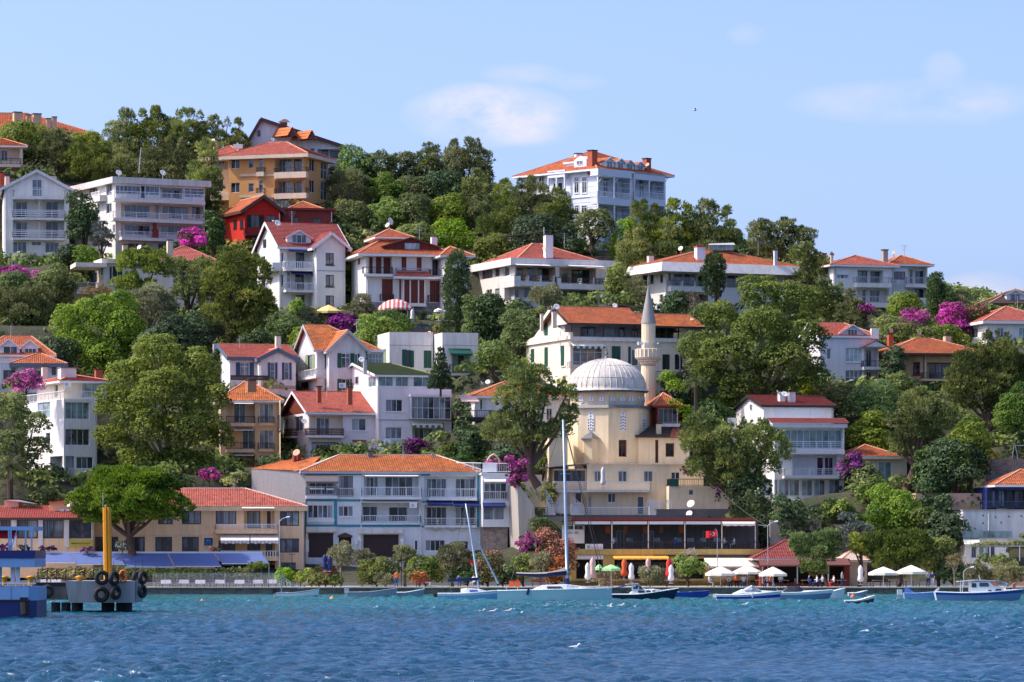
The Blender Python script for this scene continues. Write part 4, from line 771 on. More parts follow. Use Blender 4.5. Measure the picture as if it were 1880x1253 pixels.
u0,u1,z0,z1=Fc.rect(754,729,828,770,.9);bb=h.part('bay_window','pgrey',lambda m:(m.box(Fc.at(u0,z0,.01),Fc.d*(u1-u0),Fc.n*.9,Z*(z1-z0))));G2=Face(h,Fc.o+Fc.n*.92,Fc.d,0,1,0,1,'white',skip=True,par=bb);G2.win(754.5,729,827.5,770,7,2,g='gc gc gb gd gc gc gd',proud=True,par=bb,half=False)
h.part('bay_cap','pinkwhite',lambda m:(m.box(Fc.at(u0-.1,z1,.01),Fc.d*(u1-u0+.2),Fc.n*1.1,Z*.25)),par=bb)
Fc.win(708,785,738,806,3,g='gc',sill=1);g=Fc.loggia(757,777,815,822,1.2,'lilac');g.win(761,786,795,812,4,g='gc gd gt');Fc.awn(758,813,775,781,.9,'awn_cream',.3,'stripe_grn');h.aircon(711,812,446);h.aircon(700,826,446);h.dish(664,661,6,447,az=.2);h.chim(668,658,675,675,449,'pgrey');b.F.rail(790,815,813,822,.3,'bars');h.finish()
h=House('pink_house','pale pink house with flat pitched red roof, brown gable and wooden balcony',620,838,447)
b=B(h,567,446,17,692,842,758,pxs=520,mat='pinkwhite');b.roof(pyr=720,ov=.6,mat='roof_red',fas='pwhite',tri='maroon',cap='roof_red');Fc,L=b.F,b.L
g=Fc.loggia(570,764,630,800,1.0,'cream');g.win(581,767,605,799,3,g='gb gc');Fc.balc(564,631,787,800,804,1.1,'wood',None,'pbrown');Fc.win(646,769,672,791,2,g='gc gb',sill=1);Fc.win(640,816,676,837,4,fr='pwhite',g='gd gb');g=Fc.loggia(572,812,630,840,.8);g.win(580,816,607,838,4,g='gd gb');Fc.slab(647,808,673,812,.08,'brickred','lintel');L.win(541,765,556,792,2,g='gb',sill=1);L.balc(521,534,788,802,805,.8,'wood',None,'pbrown');L.win(524,770,530,800,1,fr='pbrown',g='gd')
h.chim(583,709,592,727,447,'brickred');h.chim(639,710,649,731,447,'brickred');h.dish(558,774,5,443,az=.3);h.finish()
h=House('terrace_cottage','small white cottage with bright orange hipped roof and dark railed terrace behind the pine',905,772,442)
b=B(h,872,444,12,1042,778,728,pxs=850,mat='white');b.roof(pyr=700,ov=.6,h0=4.5,h1=4,mat='roof_old',fas='pwhite');b.F.win(909,735,917,745,1,g='gd');b.F.win(882,734,885,752,1,fr='pdark',g='gd');b.F.win(1003,750,1014,772,2,g='gd');b.F.win(1025,752,1032,772,1,g='gd')
b.F.slab(845,766,906,774,2.2,'black','deck');b.F.rail(845,906,754,766,2.2,'bars','black');b.F.awn(848,880,726,738,2.2,'awn_pink');h.dish(896,702,5,441,az=-.2);h.dish(884,704,4,441,az=1.2);h.finish()
# -- cream house with stepped gable behind the mosque
h=House('stepped_gable_house','long cream house with ornate stepped gable, green shutters and open roof terrace behind the minaret',1100,705,454)
b=B(h,1047,453,19,1250,708,624,pxs=966,mat='cream');Fc,L=b.F,b.L
ug,zg=L.D if False else b.D,b.z1
h.part('gable_wall','cream',lambda m:m.loft([[L.at(u,z)for u,z in((0,zg),(ug,zg),(ug,zg+.9),(ug*.82,zg+1.0),(ug*.62,zg+2.3),(ug*.60,zg+3.3),(ug*.5,zg+4.0),(ug*.40,zg+3.3),(ug*.38,zg+2.3),(ug*.18,zg+1.0),(0,zg+.7))],[L.at(u,z,-.35)for u,z in((0,zg),(ug,zg),(ug,zg+.9),(ug*.82,zg+1.0),(ug*.62,zg+2.3),(ug*.60,zg+3.3),(ug*.5,zg+4.0),(ug*.40,zg+3.3),(ug*.38,zg+2.3),(ug*.18,zg+1.0),(0,zg+.7))]]))
L.slab(964,622,1047,629,.25,'cream','cornice');Fc.slab(1047,621,1243,627,.25,'offwhite','cornice')
G3=Face(h,L.o,L.d,0,1,0,1,'cream',skip=True);G3.shut(1000,592,1006,616,'green')
for x0,x1,y0,y1 in((975,981,641,666),(1000,1006,638,674),(1030,1036,635,672)):L.shut(x0,y0,x1,y1,'green');L.slab(x0-1,y1,x1+1,y1+2,.12,'cream','sill')
# roof terrace
zt=b.z1;zr0=Zp(594,453)
h.part('terrace_wall','grey',lambda m:m.box(b.at(.4,3.0,zt+.01),b.d*(b.W-.8),b.b*4,Z*(zr0-zt+.3)));T=Face(h,b.O+b.b*3.0,b.d,0,1,0,1,'grey',skip=True)
T.win(1066,601,1092,622,2,fr='pdark',g='gb',proud=True);T.win(1110,603,1126,622,1,fr='pwhite',g='gb',proud=True);T.win(1136,602,1146,622,1,fr='pdark',g='gd',proud=True);T.win(1160,604,1170,622,1,fr='brickred',g='gd',proud=True);T.win(1200,602,1236,622,3,fr='pdark',g='gd',proud=True)
for u in(.2,4.2,8.2,12.2,b.W-.3):h.part('terrace_post','pdark',lambda m:m.box(b.at(u,.15,zt+.35),b.d*.12,b.b*.12,Z*(zr0-zt-.3)))
mb=MB();railing(mb,[b.at(.3,.15,zt+.05),b.at(b.W-.2,.15,zt+.05)],.35,'solid');mb.build('parapet','offwhite',h.o)
bx=Box.__new__(Box);bx.__dict__.update(b.__dict__);bx.z1=zr0;bx.roof(rise=2.2,ov=.7,h1=None,mat='roof_orange',fas='pdark',u1=b.W*.62,v1=9);bx.roof(rise=1.7,ov=.6,mat='roof_old',fas='pdark',u0=b.W*.62+.9,u1=b.W+2.5,v1=8,ze=zr0-.15,name='lower_roof')
Fc.win(1052,637,1106,671,4,2,g='gb',half=True);Fc.awn(1052,1112,631,636,.8,'awn_cream',.3,'stripe_grn');Fc.shut(1123,636,1139,664,'green',n=2);Fc.shut(1153,637,1158,672,'green');Fc.win(1160,642,1172,672,1,g='gb');
for x in(1216,1239):Fc.win(x,651,x+14,679,2,fr='pdark',g='gd');
Fc.rail(1200,1250,683,694,.9,'bars','pdark');Fc.slab(1200,694,1250,699,.9,'beige','balcony_slab');Fc.rail(1046,1075,665,677,.8,'bars','pgrey')
h.chim(993,574,999,596,456,'cream');h.chim(1015,570,1024,590,453,'cream');h.dish(1022,564,6,453,az=.3);h.dish(1013,566,5,453,az=1.3);h.dish(1272,585,5,452,'disho');h.dish(1129,562,5,460,az=.2);h.finish()
h=House('garden_pavilion','maroon glazed pavilion with small orange roof between the minaret and the dark trees',1222,790,440)
b=B(h,1206,440,8,1246,820,745,D=6,mat='redbrown');b.roof(pyr=722,ov=.5,h0=2,h1=2,mat='roof_orange',fas='redbrown');b.F.win(1209,750,1244,776,4,fr='pgrey',g='gd');b.F.slab(1206,778,1248,784,.5,'offwhite','balcony_slab');b.F.win(1216,786,1236,798,2,g='gd');h.finish()
# -- right side modern white house
h=House('glass_balcony_house','modern white house with crimson roof strips and three glazed balcony floors',1480,925,436)
b=B(h,1402,439,14,1530,930,744,pxs=1351,mat='whiteclean');b.roof(pyr=727,ov=.35,mat='roof_crimson',fas='pdark',fh=.25,cap='roof_crimson');Fc,L=b.F,b.L
L.win(1378,743,1381,753,1,fr='pgrey',g='gb',proud=True)
for x0,x1 in((1423,1444),(1446,1486),(1488,1508)):Fc.shut(x0,748,x1,766,'pwhite')
b2=Box(h,1422,435,10,1550,930,785,D=5,mat='whiteclean');u_=MB();courses(u_,b2.at(-.5,-.5,b2.z1+.5),b2.at(b2.W+.5,-.5,b2.z1+.5),b2.at(b2.W+.5,1.6,b2.z1+1.15),b2.at(-.5,1.6,b2.z1+1.15));u_.build('pent_roof','roof_crimson',h.o,uv=True);h.part('fascia','bluewhite',lambda m:m.box(b2.at(-.3,-.3,b2.z1+.01),b2.d*(b2.W+.6),b2.b*2,Z*.46))
Q=b2.F;g=Q.loggia(1424,787,1549,825,1.2,'bluewhite');g.win(1428,790,1546,824,10,g='gt');Q.balc(1423,1551,811,826,834,.9,'rails');g=Q.loggia(1455,836,1538,873,1.5,'bluewhite');g.shut(1462,838,1486,862,'bluewhite');g.win(1500,840,1512,873,1,g='gb');g.win(1514,840,1530,873,2,g='gb gd');Q.balc(1440,1556,861,874,879,1.2,'rails')
for k,x in enumerate((1400,1430,1448,1472,1495,1522)):Q.win(x+(22 if k==0 else 0),881,x+(28 if k in(0,)else 20),911,2,g='gl gc gl')
Q.rail(1420,1552,912,923,1.0,'rails');Q.slab(1418,923,1554,927,1.1,'white','terrace_slab');b3=Box(h,1398,436,14,1424,930,880,D=3,mat='bluewhite');b3.F.win(1399,882,1422,911,2,g='gl')
h.pbox('side_annex','white',1336,768,1352,830,444,3);h.aircon(1342,772,443.5);h.aircon(1344,783,443.5)
h.dish(1441,725,7,436.5,az=.4,el=.8);h.dish(1428,722,6,438,az=1.3);h.chim(1432,718,1445,730,441,'white');h.chim(1449,718,1464,728,441,'white');h.finish()
h=House('garden_bungalow','low bungalow with faded orange hipped roof behind the purple bougainvillea',1610,890,436)
b=B(h,1562,436,8,1710,905,838,D=8,mat='beige');b.roof(pyr=817,ov=.7,h0=3,h1=3,mat='roof_orange',u1=5.2,fas='beige',fh=.35);b.F.win(1613,848,1637,882,2,g='gt');b.F.win(1665,846,1706,880,4,fr='pdark',g='gd gb');b.F.win(1585,850,1605,880,2,g='gb');h.finish()
h=House('blue_pavilion','navy framed pavilion with orange roof standing on the white wall at the right edge',1850,932,424)
b=B(h,1812,424,6,1930,934,895,D=7,mat='navy');b2=Box(h,1834,422,6,1940,900,891,D=6,mat='navy',found=0);b2.roof(pyr=862,ov=.6,h0=4,h1=4,mat='roof_orange',fas='pwhite')
for x0,x1,g in((1816,1828,'gd gb'),(1833,1845,'gt'),(1848,1860,'gd'),(1863,1880,'gb gd')):b.F.win(x0,901,x1,930,2,fr='pdark',g=g)
b.F.rail(1800,1890,921,933,.8,'bars','bluegrey');b4=Box(h,1681,426,4,1812,932,906,D=3,mat='peach');h.finish()
h=House('teal_kiosk','small white garden house with pale teal flat roof under the white retaining wall',1810,1026,412)
b=B(h,1772,412,4,1852,1030,988,D=4,mat='white',found=2);b.flat(.3,.75,'gt');b.F.win(1783,1003,1793,1025,1,fr='pwhite',g='gb');b.F.win(1797,1003,1807,1025,1,g='gt');b.F.win(1810,1003,1816,1025,1,fr='navy',g='gb');b.F.win(1819,1003,1826,1025,1,fr='navy',g='gb');b.F.awn(1771,1800,989,1000,1.0,'awn_cream');h.finish()
# ------------------------------------------------------------------ the mosque
YM=436
h=House('mosque','sand coloured mosque with ribbed lead dome on an eight sided drum',1115,945,YM,'mosque')
h.Y=YM;sM=YM/FL;mc=P(1115,1002,YM+5);mc.z=0;RO=78*(YM+5)/FL
def octa(r,z0,z1,mat,name=None,a0=0.0,openings=True):
    vs=[mc+Vector((r*math.sin(math.radians(a0+45*k)),-r*math.cos(math.radians(a0+45*k)),0))for k in range(-2,6)];fs=[]
    for k in range(8):p,q=vs[k],vs[(k+1)%8];fs.append(Face(h,p,(q-p).normalized(),0,(q-p).length,z0,z1,mat))
    return vs,fs
zt=lambda py:Zp(py,YM)
vs,fs=octa(RO,zt(860),zt(747),'mosque')            # facets -90..-45, -45..0 (left front), 0..45 (right front) ...
LF,RF,RR=fs[1],fs[2],fs[3]
def lattice(F,x0,y0,x1,y1,name='lattice_window',nx=3,ny=6,arch=True):
    u0,u1,z0,z1=F.rect(x0,y0,x1,y1);w_=(u1-u0);za=z1-w_*.8 if arch else z1;pts=[(u0,z0),(u1,z0),(u1,za)]+[((u0+u1)/2+w_/2*math.cos(t)*(1-.25*math.sin(t)),za+(z1-za)*math.sin(t))for t in(.4,.8,1.15,1.57,2.0,2.35,2.75)]+[(u0,za)]
    o=h.part(name,'pwhite',lambda m:m.loft([[F.at(u,z,.01)for u,z in pts],[F.at(u,z,.06)for u,z in pts]]))
    mb=MB()
    for i in range(nx):
        for j in range(ny):
            uc=u0+w_*(i+.5)/nx;zc=z0+(z1-z0)*(j+.5+(.25 if i%2 else 0))/(ny+.4)
            if zc>za and abs(uc-(u0+u1)/2)>w_*.22*(1-(zc-za)/(z1-za+.01))+.02:continue
            r=w_/nx*.33;mb.poly([F.at(uc+r*math.cos(t),zc+r*1.15*math.sin(t),.068)for t in np.linspace(0,2*math.pi,7)[:-1]])
    mb.build('lattice_hole','gd',o);return o
lattice(LF,1079,756,1091,790);lattice(RF,1138,756,1149,791);lattice(RR,1179,758,1184,790)
RF.win(1136,808,1151,839,2,2,fr='maroon',g='gd',half=True,fw=.12,dep=.3)
# cornices, drum, dome
def ring8(r0,r1,z0,z1,mat,name,par=None,n=8,smooth=False):
    mb=MB();off=math.pi/2 if n==8 else 0
    f=lambda r,z:[Vector((mc.x+r*math.cos(2*math.pi*k/n+off),mc.y+r*math.sin(2*math.pi*k/n+off),z))for k in range(n)]
    mb.loft([f(r0,z0),f(r1,z1)]);return mb.build(name,mat,par or h.o,smooth)
ring8(RO+.35,RO+.1,zt(749),zt(743.5),'lead','cornice');RD=68*(YM+5)/FL
ring8(RD,RD,zt(744),zt(717),'mosquedk','drum',None,8);ring8(RD+.5,RD+.25,zt(718.5),zt(716),'lead','drum_cornice',None,24)
DF=[]
vs2=[mc+Vector((RD*math.sin(math.radians(45*k)),-RD*math.cos(math.radians(45*k)),0))for k in range(-2,4)]
for k in range(5):p,q=vs2[k],vs2[k+1];DF.append(Face(h,p,(q-p).normalized(),0,1,0,1,'mosque',skip=True))
for x in(1067,1086,1105):lattice(DF[1],x-4.5,727,x+4.5,740,'drum_window',3,3)
for x in(1125,1143,1159):lattice(DF[2],x-4.5,727,x+4.5,740,'drum_window',3,3)
for x in(1173,1178,1182):lattice(DF[3],x-1.5,727,x+1.5,740,'drum_window',2,3)
RDm=74*(YM+5)/FL;zb,ztp=zt(716),zt(655);HD=ztp-zb;prof=[(RDm*1.06,-.02),(RDm*1.05,.12),(RDm*.985,.28)]+[(RDm*.985*math.cos(t),.28+(HD-.28)*math.sin(t))for t in np.linspace(.06,1.53,16)]
mb=MB();mb.lathe((mc.x-1.5*sM,mc.y,zb),prof,96,0);dome=mb.build('dome','domelead',h.o,True)
mb=MB();dc=Vector((mc.x-1.5*sM,mc.y,zb))
for k in range(40):
    th=2*math.pi*(k+.5)/40;mb.tube([dc+Vector((r*1.004*math.cos(th),r*1.004*math.sin(th),z))for r,z in prof[2::2]],.05,4,False)
for z_ in(6,11):r,z=prof[z_];mb.tube([dc+Vector((r*1.004*math.cos(t),r*1.004*math.sin(t),z))for t in np.linspace(0,2*math.pi,49)],.035,4,False)
mb.build('dome_seam','domelead',dome)
mb=MB();mb.lathe((dc.x,dc.y,ztp-.05),[(.35,0),(.2,.25),(.08,.4),(.16,.55),(.2,.7),(.1,.85),(.05,.95),(.12,1.05),(.12,1.15),(.04,1.25),(.08,1.4),(.03,1.5),(.02,1.85),(.0,1.9)],12);mb.build('finial','lead',dome,True)
# mihrab bay on the left front facet
u0,u1,z0,z1=LF.rect(1071,806,1098,850);um=(u0+u1)/2
o_=h.part('bay','mosque',lambda m:m.loft([[LF.at(u0,z,.01),LF.at(u0+.4,z,.9),LF.at(u1-.4,z,.9),LF.at(u1,z,.01)]for z in(z0-.4,z1)]))
h.part('bay_roof','lead',lambda m:(m.loft([[LF.at(u0-.3,z1,.01),LF.at(u0+.2,z1,1.3),LF.at(u1-.2,z1,1.3),LF.at(u1+.3,z1,.01)],[LF.at(um-.05,z1+.85,.01),LF.at(um-.05,z1+.8,.06),LF.at(um+.05,z1+.8,.06),LF.at(um+.05,z1+.85,.01)]])),par=o_)
ring8(RO+.2,RO+.05,zt(852),zt(850),'mosquedk','string_course')
# side wing and lower storeys
b=Box(h,1172,437,6,1266,862,804,D=6,mat='mosque');b.F.win(1222,814,1238,839,1,fr='maroon',g='gd',fw=.14,dep=.3);b.F.door(1203,808,1209,850,'pbrown',dep=.5)
mb=MB();courses(mb,b.at(-.4,-.4,b.z1),b.at(b.W+.4,-.4,b.z1),b.at(b.W+.4,4,b.z1+1.5),b.at(-.2,4,b.z1+1.5));mb.build('wing_roof','roof_dark',h.o,uv=True);mb=MB();courses(mb,b.at(b.W*.6,-.45,b.z1+.06),b.at(b.W+.45,-.45,b.z1+.06),b.at(b.W+.45,3,b.z1+1.3),b.at(b.W*.75,3,b.z1+1.3));mb.build('wing_roof','roof_red',h.o,uv=True);h.chim(1207,777,1216,802,438,'mosque')
bb=Box(h,1078,430,4,1292,948,852,D=8,mat='mosque');Q=bb.F;bb.flat(.12,.12,'mosquedk','ledge',-.13)
for x0,x1 in((1091,1103),(1135,1151),(1182,1198)):Q.win(x0,865,x1,885,2,1,fr='pwhite',g='gb gd',dep=.1);h.part('window_grille','pgrey',lambda m,x0=x0,x1=x1:[m.bar(Q.at(*Q.uz(x,886,.15),.15),Q.at(*Q.uz(x,864,.15),.15),.03)for x in np.linspace(x0,x1,6)])
Q.win(1232,867,1248,880,2,g='gd');Q.win(1116,906,1130,923,2,g='gd gb',sill=1);Q.door(1171,913,1181,944,'bluegrey');Q.door(1081,912,1085,944,'pgrey');Q.slab(1164,906,1186,945,.06,'mosquedk','recess_surround')if False else None
Q.balc(1019,1195,884.5,900,904,1.8,'rails','offwhite','pwhite')
b3=Box(h,1228,428.2,5,1338,948,893,D=8,mat='mosque');b3.F.win(1265,900,1273,909,1,fr='pgrey',g='gb');b3.L.door(1229,902,1231,932,'pdark')if False else None
mb=MB();railing(mb,[b3.at(.1,4,b3.z1),b3.at(.1,.1,b3.z1),b3.at(b3.W-.2,.1,b3.z1)],.8,'bars');mb.build('railing','pdark',h.o);h.pbox('green_panel','green',1229,880,1246,893,428,.05,.08)
bt=Box(h,1008,434,8,1042,900,798,D=4,mat='mosque');h.part('tower_roof','lead',lambda m:m.loft([[bt.at(-.4,-.4,bt.z1),bt.at(bt.W+.4,-.4,bt.z1),bt.at(bt.W+.4,bt.D+.4,bt.z1),bt.at(-.4,bt.D+.4,bt.z1)],[bt.at(bt.W/2-.1,1.9,bt.z1+.4),bt.at(bt.W/2+.1,1.9,bt.z1+.4),bt.at(bt.W/2+.1,2.1,bt.z1+.4),bt.at(bt.W/2-.1,2.1,bt.z1+.4)]]))
bg_=Box(h,1016,430.5,3,1077,948,861,D=5,mat='mosquedk');bg_.F.win(1017,864,1074,884,8,fr='pdark',g='gd gb gd',dep=.1);h.part('porch_roof','slate',lambda m:m.loft([[bg_.at(-1.4,-.9,bg_.z1),bg_.at(bg_.W+.2,-.9,bg_.z1+.5),bg_.at(bg_.W+.2,4,bg_.z1+.6),bg_.at(-1.4,4,bg_.z1+.1)],[bg_.at(-1.4,-.9,bg_.z1+.1),bg_.at(bg_.W+.2,-.9,bg_.z1+.6),bg_.at(bg_.W+.2,4,bg_.z1+.7),bg_.at(-1.4,4,bg_.z1+.2)]]));bg_.F.win(1056,905,1068,924,1,g='gd')
# forecourt, stairs and white rails
YT=425
tf=Face(h,Vector((P(985,0,YT).x,YT,0)),Vector((1,0,0)),0,1,0,1,'mosque',skip=True)
tf.slab(985,946,1300,955,0.01,'dark_shade_conc','terrace_edge',back=6);tf.rail(1002,1188,932,946,.02,'rails','pwhite',(0,0));tf.rail(1188,1233,921,935,.02,'rails','pwhite',(0,0));tf.rail(985,1005,932,946,.02,'bars','pbrown',(0,0))
def flight(x0,y0,x1,y1,n,Yf,wd=1.6):
    def fn(m):
        a,c=P(x0,y0,Yf),P(x1,y1,Yf)
        for k in range(n):
            q=a.lerp(c,k/n);r=a.lerp(c,(k+1)/n);m.box((min(q.x,r.x),Yf,min(c.z,a.z)-.6),(abs(r.x-q.x),0,0),(0,wd,0),(0,0,max(q.z,r.z)-min(c.z,a.z)+.6))
    o=h.part('stair','offwhite',fn);mb=MB();a,c=P(x0,y0,Yf-.03),P(x1,y1,Yf-.03)
    for z in(.35,.65,.95):mb.bar(a+Z*z,c+Z*z,.045)
    for k in range(7):q=a.lerp(c,k/6);mb.bar(q,q+Z*.95,.05)
    mb.build('stair_rail','pwhite',o)
flight(1003,915,1020,945,11,426.5);flight(1036,915,1022,935,8,427.6);flight(1048,925,1072,945,8,426.2);flight(1192,930,1212,945,6,426.4)
h.part('retaining_base','dark_shade_conc',lambda m:m.box(P(1205,962,426.2),(9.5,0,0),(0,4,0),(0,0,Zp(935,426)-Zp(962,426))));h.dish(1269,926,8,427,az=-.5);h.dish(1266,944,6.5,425.8,az=-.5)
h.finish()
# minaret
h=House('minaret','slender sand coloured minaret with grey cone and balcony beside the dome',1190,800,446.5,'minaret',anchor=False);Ym=446.5;q=P(1190.5,1002,Ym);k=Ym/FL;zq=lambda py:Zp(py,Ym)
def seg(name,mat,prof,n=16,smooth=False,par=None):mb=MB();mb.lathe((q.x,q.y,0),prof,n);return mb.build(name,mat,par or h.o,smooth)
seg('shaft','mosque',[(15*k,zq(860)),(14.5*k,zq(790)),(13.4*k,zq(672))]);seg('corbel','beige',[(13.4*k,zq(671)),(16*k,zq(668)),(16*k,zq(666.5)),(19*k,zq(664)),(19*k,zq(662.5)),(22.5*k,zq(660)),(24.5*k,zq(657)),(24.5*k,zq(656)),(.1,zq(655.5))],20)
o_=seg('balcony','beige',[(23.5*k,zq(656)),(23.8*k,zq(642)),(22.5*k,zq(641)),(22*k,zq(656))],20)
mb=MB()
for j in range(20):th=2*math.pi*j/20;mb.tube([q+Vector((24*k*math.cos(th),24*k*math.sin(th),zq(656)-q.z)),q+Vector((24*k*math.cos(th),24*k*math.sin(th),zq(641.5)-q.z))],.06,4)
mb.build('balcony_rib','cream',o_)
seg('upper_shaft','mosque',[(12.6*k,zq(656)),(12.8*k,zq(593.5))]);seg('cone','cone',[(14*k,zq(594)),(13.6*k,zq(592)),(7*k,zq(557)),(.6*k,zq(524)),(.1*k,zq(522))],20,True)
seg('finial','lead',[(.05,zq(524)),(.14,zq(520)),(.05,zq(518)),(.17,zq(515)),(.04,zq(513)),(.1,zq(510)),(.02,zq(507)),(.0,zq(504))],8,True)
h.part('balcony_door','pwhite',lambda m:m.box(P(1184,641,Ym-.82),(.36,0,0),(0,.06,0),(0,0,12*k)))
for x,az in((1176,-1),(1180,-.4),(1200,.4),(1206,1)):
    c=P(x,631,Ym-.7);d_=Vector((math.sin(az),-math.cos(az),0));h.part('loudspeaker','pgrey',lambda m:m.loft([[c+Vector((d_.y,-d_.x,0))*r*math.cos(t)+Z*r*math.sin(t)+d_*l for t in np.linspace(0,6.28,9)[:-1]]for r,l in((.06,0),(.1,.15),(.24,.35))]))
h.finish()
# concrete buttress wall left of the mosque
h=House('concrete_wall','tall sunlit concrete retaining wall with sloping top between the blue trimmed house and the mosque',968,1000,419,'wall',anchor=False)
mb=MB();pr=[(954,1010),(985,1005),(981,929),(955,893),(950,893)]
mb.loft([[P(x,y,417)for x,y in pr],[P(x-2,y,423)+Vector((-1.5,0,0))for x,y in pr]]);mb.build('buttress','concrete',h.o);h.pbox('wall_face','dark_shade_conc',932,900,955,1012,421,2);h.pbox('garden_wall','mosque',965,884,1003,934,428,1);h.pbox('garden_step','beige',958,872,995,894,431,1);h.finish()  # wall_face: shaded side of the wall painted in a darker concrete tone
# ------------------------------------------------------------------ waterfront houses
h=House('terraced_house','long white waterfront house with turquoise trim, orange tiled roof and garage doors',720,1045,420)
b=B(h,561,420,9,884,1048,866,D=9.5,mat='bluewhite',found=1);b.roof(pyr=836,ov=.45,h0=4.5,h1=4.5,mat='roof_old',fas='pgrey',fh=.25,cap='mortar',u0=-.2,u1=b.W+.1);Fc=b.F
T=lambda x0,y0,x1,y1,o=.05:Fc.slab(x0,y0,x1,y1,o,'teal','trim')
for a in((561,917,663,921,.05),(561,963.5,772,968,.05),(613,921,619,963.5,.05),(561,921,564,963.5,.05),(620,869,664,872.5,.05),(772,871,790,874,.05),(772,920,787,923,.05),(772,965.5,790,968.5,.05),(876,874,883.5,968,.05)):T(*a)
g=Fc.loggia(563,872,617,911,1.1,'bluewhite');g.win(568,884,612,908,4,g='gd gb');Fc.balc(562,619,894,910,916,.5,'bars',None,'pgrey');Fc.awn(562,621,868,885,1.3,'awn_brown',.2);h.pbox('planter','pwhite',570,896,596,899,419.4,.2,.16);h.pbox('planter','pwhite',599,897,613,900,419.6,.2,.16)
Fc.win(623,874,648,912,3,fr='brickred',g='gc gb',name='french_window');Fc.rail(622,648,897,912,.3,'bars','pwhite')
Fc.win(564.5,927,612,952,5,g='gb gd gc gb gc',fw=.09);Fc.slab(563,953,614,959,.25,'bluewhite','sill');Fc.win(621,929,649,949,3,g='gc gd gc',sill=1,fw=.09)
g=Fc.loggia(668,873,769,912,1.3);g.win(672,876,694,911,3,g='gc gb');g.win(707,876,758,911,4,g='gb gc gb');Fc.balc(664,774,895,912,917.5,.9,'bars');Fc.awn(670,768,871,875,.8,'awn_white')
g=Fc.loggia(664.5,924,769,959,1.3);g.win(666,930,693,958,2,g='gb');g.win(714,931,748,958,2,g='gd gb');Fc.balc(664,772,947,960,963.5,.25,'bars');h.aircon(759,928,420);Fc.awn(666,771,919.5,923,.8,'awn_white')
Fc.slab(562,967.5,618,977,.7,'offwhite','blind_box');Fc.slab(660,970,739,980,.7,'offwhite','blind_box');Fc.door(566,979,612,1024,'garage',8);Fc.door(667,982,732,1024,'garage',10)
g=Fc.loggia(622,986,645,1020,.9,'pbrown');u0,u1,z0,z1=Fc.rect(620,978,647,987,.08);h.part('door_gable','pbrown',lambda m:m.loft([[Fc.at(u0,z0,.01),Fc.at(u1,z0,.01),Fc.at(u1,z0+.2,.01),Fc.at((u0+u1)/2,z1,.01),Fc.at(u0,z0+.2,.01)],[Fc.at(u0,z0,.1),Fc.at(u1,z0,.1),Fc.at(u1,z0+.2,.1),Fc.at((u0+u1)/2,z1,.1),Fc.at(u0,z0+.2,.1)]]))
for x in(657,735):
    u0,u1,z0,z1=Fc.rect(x,982,x+6,1022,.6);h.part('buttress','offwhite',lambda m:m.loft([[Fc.at(u,z0,.01),Fc.at(u,z1,.01),Fc.at(u,z1-.7,.7),Fc.at(u,z0,.7)]for u in(u0,u1)]))
h.pbox('meter_box','pwhite',651,989,657,999,420,.2,.16);h.pbox('boiler','pwhite',561,991,567,1014,418.6,.4,.16);Fc.door(762,993,766,1010,'pdark')
for yt,yf,g_ in((879,914,'gc gb'),(931,965,'gd gb')):
    g=Fc.loggia(779,yt-4,874,yf,1.0);g.win(783,yt,820,yf,4,g=g_);g.win(836,yt,872,yf,4,g='gc gb')
Fc.balc(788,876,898,914,919,.6,'bars');Fc.balc(780,876,952,965,969,.5,'rails',None,'pwhite');Fc.awn(785,832,919,927,1.2,'navy',.15);Fc.awn(834,882,921,929,1.2,'navy',.15)
Fc.win(781,992,817,1012,4,g='gc gd gd gb');Fc.win(833,994,860,1010,3,g='gd gb gd')
for x in(797,827):u0,u1,z0,z1=Fc.rect(x,969,x+8,976,.4);h.part('bracket','bluewhite',lambda m:m.loft([[Fc.at(u,z1,.01),Fc.at(u,z1,.5),Fc.at(u,z0,.01)]for u in(u0,u1)]))
h.part('drainpipe','pwhite',lambda m:[m.tube([Fc.at(*Fc.uz(x,873,.1),.1),Fc.at(*Fc.uz(x,1040,.1),.1)],.06,6)for x in(663,773,885)])
b2=Box(h,886,420.5,6,936,968,872,D=7,mat='bluewhite',found=0);Q=b2.F;Q.win(889,887,930,918,4,g='gc gb gc gd');Q.rail(889,930,903,918,.25,'bars');Q.win(888,930,926,955,2,g='gc');Q.awn(887,929,924,930,1.0,'navy',.15);Q.awn(889,930,880,885,.9,'awn_white');b2.flat(.15,.2,'bluewhite')
mb=MB();railing(mb,[P(838,866,425),P(884,867,422),P(937,868,421.5)],1.0,'bars');mb.build('railing','pwhite',h.o);h.pbox('terrace_screen','pwhite',886,850,912,867,422,.08);h.pbox('stone_base','stone',884,967,937,1040,421,4)
h.part('pointed_arch','beige',lambda m:m.tube([P(895,852,428),P(895.5,844,428),P(900,838,428),P(906,834.5,428),P(912,838,428),P(916.5,844,428),P(917,852,428)],.14,6))
